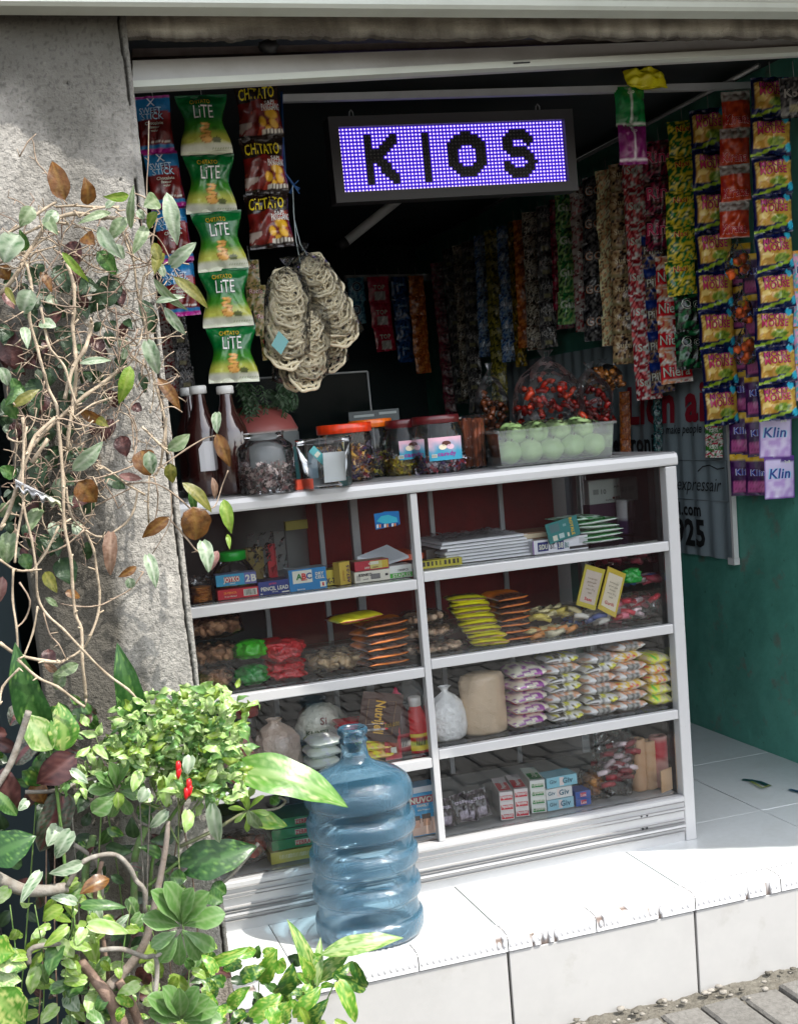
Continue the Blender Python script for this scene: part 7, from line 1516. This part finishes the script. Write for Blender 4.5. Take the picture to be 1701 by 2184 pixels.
for j in range(ny+1):
    for i in range(nx+1):
        u, v = i/nx, j/ny; a, b = at(*c8(100+300*u, 405+150*u), y=-.50), at(*c8(110+300*u, 475+125*u), y=-.50); p = a.lerp(b, v); vs.append((p.x, p.y-.012*sin(v*9+u*5)-.01*N3(u*12, v*5, 1), p.z+.006*sin(u*30)*v)); cs.append(mixc((.62, .63, .66), (.62, .64, .45), smooth(.5, 1, u)))
g.add(vs, [(j*(nx+1)+i, j*(nx+1)+i+1, (j+1)*(nx+1)+i+1, (j+1)*(nx+1)+i) for j in range(ny) for i in range(nx)], cs, 0, True); tag(g.build('plastic_scrap', mat('crumpled_plastic', None, .25, bump=[(90, 1, .006)], coat=.4, trans=.4), None, at(*c8(250, 500), y=-.5)[:]), 'crumpled white plastic scrap caught in the vine stems', 'litter')

def plant(name, label, cat, base, stems, leaves, stemcol=GRY, extra=None, lm='leaf'):
    r = thing(name, label, cat, base); s, l = MB(), MB()
    for p, rad, y, *o in stems: twig(s, p, y, rad, o[0] if o else stemcol, nodes=(len(o) < 2 or o[1]), n=10 if rad > 5 else 6, endpx=o[2] if len(o) > 2 else None, sub=5 if rad > 5 else 3)
    for b, t, w, y, k, sh, *o in leaves: leafpx(l, b, t, w, y, k, sh, **dict(dict(n=12, m=8), **(o[0] if o else {})))
    if stems: s.build('stems', M['stem'], r)
    l.build('leaves', M[lm], r); return r
K = lambda s, n=12, m=8: dict(s)
big = dict(n=26, m=14, nveins=12, bend=.10, fold=.12, wave=.02)
GRN = (.12, .24, .05)
plant('dumb_cane', 'tall dark green dumb cane leaf standing at the far left of the pillar', 'dumb cane', (-1.62, -.5, -.2), [([c6(300, 440), c6(330, 640), c6(360, 900), c6(400, 1300)], 4, -.50, GRN, False)],
      [(c6(300, 420), c6(90, -190), 66, -.50, 'dieffd', 'lance', big), (c6(310, 440), c6(140, 230), 60, -.53, 'dieffl', 'lance', big), (c6(370, 450), c6(345, 160), 60, -.52, 'dieff', 'ovate', big), (c6(820, 380), c6(690, -190), 58, -.43, 'dieffd', 'lance', big)])
plant('dumb_cane', 'large pale speckled dumb cane leaf arching over the blue water bottle', 'dumb cane', (-1.3, -.5, -.2), [([c6(880, 1300), c6(920, 1000), c6(1100, 720), c6(1330, 560)], 4, -.42, GRN, False)], [(c6(1320, 560), (742, 1722), 96, -.42, 'dieffm', 'ovate', dict(big, tilt=(-.1, .9), dy=-.06, bend=.16))])
plant('dumb_cane', 'broad dark green dumb cane leaf in front of the low cabinet base', 'dumb cane', (-1.3, -.5, -.2), [([c6(860, 1250), c6(950, 1180), c6(1050, 1100)], 4, -.44, GRN, False)], [(c6(1045, 1130), c6(1510, 1010), 84, -.44, 'dieffd', 'ovate', dict(big, tilt=(0, .1)))])
plant('dumb_cane', 'dumb cane with big plain green leaves at the left edge of the picture', 'dumb cane', (-1.75, -.6, -.2), [([c6(-40, 1500), c6(-30, 1200), c6(-20, 900)], 4, -.55, GRN, False)], [(c6(-60, 1080), c6(215, 950), 72, -.55, 'dieffd', 'ovate', big), (c6(-60, 640), c6(100, 830), 60, -.54, 'green', 'heart', big), (c6(-60, 1660), c6(160, 1720), 50, -.6, 'dieff', 'lance', big), (c6(-60, 1850), c6(150, 2060), 80, -.62, 'dieff', 'lance', big), (c6(-80, 1600), c6(90, 1640), 60, -.6, 'pothos', 'lance', big), (c6(-60, 1780), c6(130, 1800), 40, -.6, 'dieffl', 'lance', big)])
B5 = c5(800, 1860)
plant('dumb_cane', 'young speckled dumb cane growing upright in front of the water bottle', 'dumb cane', (-.98, -.52, -.2), [([c5(800, 2100), c5(805, 1980), c5(805, 1840)], 4, -.52, GRN, False)],
      [(c5(800, 1850), c5(622, 1405), 34, -.52, 'dieff', 'lance', dict(big, dy=.02, tilt=(.5, .1))), (c5(822, 1860), c5(845, 1525), 24, -.53, 'dieffl', 'lance', dict(big, dy=.03)), (c5(850, 1640), c5(1392, 1528), 48, -.53, 'dieffl', 'lance', dict(big, tilt=(-.1, .7), dy=-.02)), (c5(815, 1830), c5(1060, 1590), 40, -.52, 'dieff', 'lance', dict(big, tilt=(0, .5))), (c5(830, 1800), c5(970, 1650), 44, -.51, 'dieff', 'ovate', dict(big)), (c5(800, 1800), c5(700, 1640), 30, -.54, 'pothos', 'lance', big)])
plant('caladium', 'grey-green mottled caladium leaves in the shade left of the desert rose', 'caladium', (-1.6, -.5, -.2), [([c6(390, 1250), c6(380, 1000), c6(360, 740)], 2, -.47, BRN, False)], [(c6(370, 715), c6(235, 1040), 82, -.49, 'calad', 'heart', big), (c6(200, 395), c6(90, 530), 62, -.46, 'calad', 'heart', big), (c6(130, 200), c6(60, 300), 50, -.45, 'calad', 'heart', big)])
def rosette(cx, cy, y, R, n, kind, a0=0, wr=.38, sq=1.0, span=2*pi, view=.6):
    out = []
    for k in range(n):
        a = a0+span*k/n+PR.uniform(-.1, .1); l = R*PR.uniform(.85, 1.08)
        out.append(((cx+cos(a)*4, cy+sin(a)*4*sq), (cx+cos(a)*l, cy+sin(a)*l*sq), l*wr, y, kind, 'obov', dict(n=14, m=8, nveins=6, vstr=.55, bend=.10, fold=.10, dy=-.02+.03*sin(a), tilt=(-cos(a)*.35, .35-sin(a)*.2), wave=.015)))
    return out
cA, cB, cC, cD = c6(1070, 1480), c6(690, 680), c6(1070, 2010), c6(1460, 800)
plant('desert_rose', 'desert rose with glossy round-tipped leaf rosettes on thick bent grey stems', 'desert rose', (-1.33, -.6, -.2),
      [([c6(720, 2090), c6(680, 1970), c6(620, 1870), c6(550, 1780), c6(480, 1690)], 17, -.56, BRN, False, 10), ([c6(640, 1840), c6(700, 1780), c6(780, 1690), c6(850, 1580), c6(900, 1400), c6(970, 1050), c6(990, 860)], 13, -.54, (.24, .2, .17), False, 5), ([c6(700, 1800), c6(780, 1950), c6(830, 2090)], 10, -.55, BRN, False),
       ([c6(590, 1620), c6(720, 1615), c6(850, 1660), c6(915, 1660), c6(925, 1760), c6(915, 1900), c6(940, 2060)], 5.5, -.60, GRY, False), ([c6(915, 1660), c6(980, 1610), c6(1060, 1500)], 4.5, -.61, GRY, False), ([c6(400, 1240), c6(470, 1120), c6(560, 1070), c6(680, 1060), c6(760, 1130), c6(800, 1210), c6(850, 1270), c6(855, 1400)], 5.5, -.52, GRY, False),
       ([c6(-40, 1180), c6(120, 1260), c6(260, 1270), c6(400, 1250)], 14, -.50, GRY, False, 12), ([c6(170, 215), c6(120, 370), c6(60, 530), c6(-20, 660)], 7, -.55, GRY, False), ([c6(860, 890), c6(800, 1050), c6(790, 1200), c6(790, 1460)], 8, -.44, (.16, .28, .09), False), ([c6(550, 950), c6(510, 1100), c6(500, 1250)], 8, -.44, (.12, .22, .07), False),
       ([c6(1060, 1010), c6(1250, 920), c6(1400, 830), c6(1460, 800)], 4, -.46, (.16, .18, .09), False), ([c6(1520, 990), c6(1430, 1100), c6(1350, 1190), c6(1220, 1290)], 4.5, -.45, GRY, False), ([c6(690, 690), c6(760, 760), c6(800, 850), c6(870, 890)], 3.5, -.46, GRY, False), ([c6(600, 1100), c6(560, 1300), c6(600, 1500), c6(640, 1800)], 5, -.48, BRN, False), ([c6(440, 1000), c6(570, 1100), c6(600, 1250), c6(590, 1400)], 5, -.46, (.3, .27, .24), False),
       ([c6(640, 600), c6(500, 620), c6(350, 680), c6(150, 690)], 4.5, -.48, GRY, False), ([c6(1480, 800), c6(1620, 790), c6(1680, 745), c6(1640, 720)], 3, -.46, GRY, False)],
      rosette(*cA, -.62, 92, 6, 'rose', -2.9, .47, 1.05, span=3.1)+rosette(cA[0]-2, cA[1]+6, -.61, 88, 5, 'rose', .55, .40, 1.0, span=2.6)+rosette(*cB, -.50, 62, 9, 'rose', .3, .42)+[(c6(690, 700), c6(540, 810), 40, -.53, 'rose', 'obov'), (c6(690, 800), c6(690, 690), 24, -.54, 'rosey', 'obov')]
      + rosette(cC[0], cC[1]+10, -.66, 84, 8, 'rose', -2.9, .5, 1.0, span=3.4)+rosette(*cD, -.47, 44, 8, 'rosey', .1, .26)+[((cD[0], cD[1]), c6(1430, 600), 18, -.47, 'rosey', 'lance'), ((cD[0], cD[1]), c6(1545, 905), 24, -.48, 'pale', 'ovate'), ((cD[0]-10, cD[1]+10), c6(1690, 890), 40, -.45, 'pothos', 'lance'), (c6(1640, 760), c6(1590, 720), 24, -.46, 'green', 'ovate'), (c6(1250, 1230), c6(1330, 1290), 34, -.46, 'green', 'round'), (c6(1220, 1290), c6(1310, 1340), 34, -.48, 'green', 'round'), (c6(1000, 1190), c6(1100, 1200), 34, -.48, 'green', 'ovate')])
# mulberry like shrub, lower left
ml = []
for b, t, w in (((450,1340),(300,1310),70),((400,1330),(430,1430),90),((480,1360),(740,1370),80),((560,1340),(600,1460),90),((460,1470),(570,1700),140),((520,1470),(760,1520),90),((740,1500),(830,1500),56),((690,1470),(760,1410),46),((400,1480),(260,1600),70),((350,1580),(290,1770),110),((220,1720),(180,1880),90),((380,1500),(400,1560),50),((430,1600),(330,1640),60),((560,1680),(620,1800),70),((250,1640),(180,1760),60),((420,1700),(470,1780),90),((470,1800),(400,1900),110),((400,1880),(470,1980),110),((560,1880),(520,2000),110),((620,1880),(570,1990),80),((340,1950),(240,2053),90),((880,1590),(820,1700),110),((860,1700),(900,1750),70),((300,1860),(440,1810),80),((100,1500),(60,1560),60),((180,1350),(120,1340),50),((240,1160),(120,1350),70),((480,1110),(290,1170),80),((340,890),(280,1010),100),((420,920),(330,1080),110),((160,740),(110,800),60)):
    ml.append((c6(*b), c6(*t), w*.3626*1.1, PR.uniform(-.60, -.50), PR.choice(['rosey', 'rose', 'lime', 'silver', 'green', 'chilli']) if b[1] > 1200 else 'silver', 'heart'))
plant('shrub', 'low shrub with pointed bright green leaves at the lower left', 'shrub', (-1.55, -.6, -.2), [([c6(430, 1350), c6(440, 1500), c6(400, 1600), c6(380, 1900)], 2, -.54, GRN, False), ([c6(500, 1490), c6(430, 1540), c6(400, 1600)], 1.5, -.54, GRN, False), ([c6(560, 1350), c6(510, 1480), c6(430, 1570)], 1.5, -.54, GRN, False), ([c6(170, 1700), c6(180, 1620), c6(270, 1590), c6(440, 1580)], 6, -.57, GRY, False)], ml)
plant('fallen_leaves', 'brown and maroon dying leaves hanging among the lower stems', 'leaves', (-1.6, -.5, -.2), [], [(c6(450, 470), c6(215, 640), 60, -.52, 'maroon', 'ovate', dict(tilt=(.3, .2))), (c6(20, 550), c6(90, 820), 56, -.54, 'maroon', 'ovate'), (c6(645, 1200), c6(470, 1290), 34, -.52, 'brown', 'lance'), (c6(870, 1720), c6(840, 1820), 40, -.5, 'maroon', 'ovate'), (c6(1200, 1810), c6(1210, 1900), 30, -.5, 'maroon', 'ovate'), (c6(190, 640), c6(260, 760), 40, -.44, 'brown', 'ovate')])
# pothos along the bottom
pt = [((130,1700),(420,1640),(0)),((420,1620),(230,1780),0)]
pl = []
for b, t, w, k in (((120,1700),(370,1590),90,'pothos'),((330,1800),(480,1730),120,'pothosd'),((300,1640),(420,1610),80,'pothos'),((440,1810),(560,1600),150,'pothos'),((575,1890),(660,1690),140,'pothosd'),((150,1760),(60,1640),90,'pothos'),((250,1980),(380,1850),110,'pothos'),((400,2060),(600,1890),150,'pothos'),((600,2090),(650,1900),110,'pothos'),((690,2060),(850,1850),130,'pothos'),((720,1890),(600,1900),60,'pothosd'),((780,2100),(900,1930),110,'pothosd'),((960,1820),(1075,2090),120,'pothos'),((1140,1850),(940,1770),110,'pothosd'),((1060,1690),(1150,1860),90,'pothosd'),((850,1850),(950,1850),50,'pothos'),((60,1900),(170,1990),90,'pothos'),((150,1890),(60,1790),90,'pothosd'),((200,2000),(120,2100),90,'pothos'),((850,2070),(800,2140),110,'lime'),((710,1990),(760,2140),60,'lime'),((20,2000),(80,2100),80,'green'),((930,1790),(1060,1680),70,'pothosd'),((500,2000),(560,2130),120,'pothos'),((320,1700),(200,1740),90,'pothosd'),((940,2080),(1050,2140),60,'lime'),((0,1750),(90,1800),70,'rosey'),((350,2020),(250,2110),90,'pothosd'),((700,1760),(770,1830),50,'pothos')):
    pl.append((c5(*b), c5(*t), w*.3223*1.12, PR.uniform(-.66, -.50), k, 'heart', dict(n=18, m=10, nveins=8, fold=.25, bend=.14)))
for k in range(38):
    x, y = PR.uniform(400, 660), PR.uniform(2030, 2184); a = PR.uniform(0, 6.28); pl.append(((x, y), (x+cos(a)*34, y-abs(sin(a))*34+8), PR.uniform(22, 34), PR.uniform(-.54, -.42), PR.choice(['pothosd', 'pothos', 'green', 'dark']), 'heart'))
plant('pothos', 'golden pothos with glossy yellow-green heart leaves spilling along the bottom beside the step', 'pothos', (-1.15, -.6, -.2), [([c5(60, 2130), c5(130, 1950), c5(110, 1700)], 1.5, -.5, GRN, False), ([c5(300, 2130), c5(420, 1950), c5(440, 1800)], 1.5, -.52, GRN, False), ([c5(600, 2130), c5(640, 1980), c5(590, 1880)], 1.5, -.5, GRN, False), ([c5(760, 2130), c5(880, 1950), c5(940, 1830), c5(1010, 1760)], 1.5, -.52, GRN, False)], pl)
EX = []
for k in range(105):
    x, y = PR.uniform(-10, 440), PR.uniform(1850, 2184)
    if x > 330 and y < 2000: continue
    a = PR.uniform(.2, 2.9); l_ = PR.uniform(30, 62); ml2 = ((x, y), (x+cos(a)*l_, y+sin(a)*l_*.9-8), l_*.58, PR.uniform(-.60, -.46), PR.choice(['rosey', 'chilli', 'pothos', 'chilli', 'lime', 'rose', 'rosey']), 'heart', dict(n=12, m=8)); EX.append(ml2)
plant('ground_creeper', 'mixed bright green leaves low in front at the lower left corner', 'creeper', (-1.5, -.6, -.2), [([(x, 2200), (x+PR.uniform(-14, 14), 2060), (x+PR.uniform(-30, 30), 1930)], 1.5, PR.uniform(-.56, -.48), GRN, False) for x in range(30, 420, 60)], EX)
# undergrowth that closes the gaps, one more plant
ug = []
for k in range(230):
    x, y = PR.uniform(-20, 470), PR.uniform(1500, 2184)
    if x > 330 and y < 1760: continue
    if x > 400 and 1850 < y < 2040: continue
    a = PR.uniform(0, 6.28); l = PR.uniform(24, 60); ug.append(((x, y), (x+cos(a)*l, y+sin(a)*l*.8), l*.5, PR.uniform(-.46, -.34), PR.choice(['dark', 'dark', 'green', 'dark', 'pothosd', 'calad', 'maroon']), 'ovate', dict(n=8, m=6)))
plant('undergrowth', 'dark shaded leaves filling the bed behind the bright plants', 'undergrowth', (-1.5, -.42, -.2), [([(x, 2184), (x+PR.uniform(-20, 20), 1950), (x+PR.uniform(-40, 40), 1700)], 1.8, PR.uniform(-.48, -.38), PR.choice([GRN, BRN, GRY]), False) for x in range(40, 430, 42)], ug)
# chilli bush with pale curled leaves
r = thing('chilli_bush', 'chilli bush with curled pale green leaves and small red chillies beside the cabinet', 'chilli bush', (-1.33, -.5, -.2)); s, l = MB(), MB()
for p in ([c6(1060, 1250), c6(1050, 1000), c6(1060, 760), c6(1120, 480), c6(1180, 250), c6(1240, 120)], [c6(1050, 1000), c6(960, 800), c6(880, 600), c6(820, 380), c6(760, 250)], [c6(1060, 900), c6(1200, 700), c6(1290, 560), c6(1340, 420), c6(1380, 240)], [c6(1055, 850), c6(1040, 600), c6(1010, 350), c6(930, 150)], [c6(960, 800), c6(760, 700), c6(620, 500), c6(560, 350)], [c6(1060, 760), c6(1250, 620), c6(1400, 600)]): twig(s, p, -.47, 2.2, (.20, .27, .10), nodes=False, taper=.4)
cl = [(1240, 130, 130, 60), (1130, 210, 150, 80), (1330, 220, 90, 80), (1000, 300, 170, 90), (1180, 330, 180, 90), (1360, 330, 70, 60), (830, 330, 130, 80), (900, 120, 40, 40), (760, 250, 70, 50), (700, 400, 120, 60), (900, 450, 180, 90), (1110, 450, 200, 80), (1280, 460, 120, 80), (600, 440, 70, 70), (1200, 560, 170, 80), (1320, 600, 90, 60), (950, 560, 150, 80), (760, 520, 120, 70), (1080, 650, 130, 80), (1230, 690, 100, 70), (480, 600, 90, 60)]
for cx, cy, rx, ry in cl:
    for k in range(int(rx*ry/230)):
        x, y = cx+PR.gauss(0, .66)*rx, cy+PR.gauss(0, .66)*ry; a = PR.uniform(0, 6.28); ln = PR.uniform(55, 135)
        X, Y = x+cos(a)*ln, y+sin(a)*ln*.75+8
        leafpx(l, c6(x, y), c6(X, Y), ln*.3626*.36, PR.uniform(-.56, -.40), PR.choice(['chilli', 'chilli', 'chillid', 'chillid', 'lime', 'chilli']), 'lance', n=7, m=4, bend=PR.uniform(-.25, .5), fold=PR.uniform(-.6, .7), wave=.22, nveins=4, tilt=(PR.uniform(-.9, .9), PR.uniform(-.5, 1.1)))
for b, t, w in (((1120, 480), (1100, 590), 90), ((1020, 580), (1070, 730), 110), ((950, 600), (980, 780), 90), ((820, 570), (780, 690), 80), ((860, 670), (820, 750), 90), ((1250, 760), (1290, 990), 110), ((1100, 800), (1090, 930), 90), ((980, 800), (880, 900), 80), ((1260, 560), (1210, 640), 70), ((900, 730), (800, 720), 70), ((420, 560), (520, 640), 60), ((560, 420), (640, 500), 60)):
    leafpx(l, c6(*b), c6(*t), w*.3626, -.55, 'silver' if PR.random() < .5 else 'chilli', 'heart', n=8, m=6)
s.build('stems', M['stem'], r); l.build('leaves', M['leaf'], r)
for x, y in ((1050, 528), (1052, 562), (1112, 632), (1118, 664), (1098, 684)):
    g = MB(); a = at(*c6(x, y), y=-.575); tube(g, [a+Vector((0, 0, .006)), a, a-Vector((.002, 0, .010)), a-Vector((.003, 0, .016))], [.003, .0052, .004, .001], C(200, 12, 22), 8); g.build('chilli', M['card'], r)

for o in bpy.data.objects:
    if '_o' in o: del o['_o']
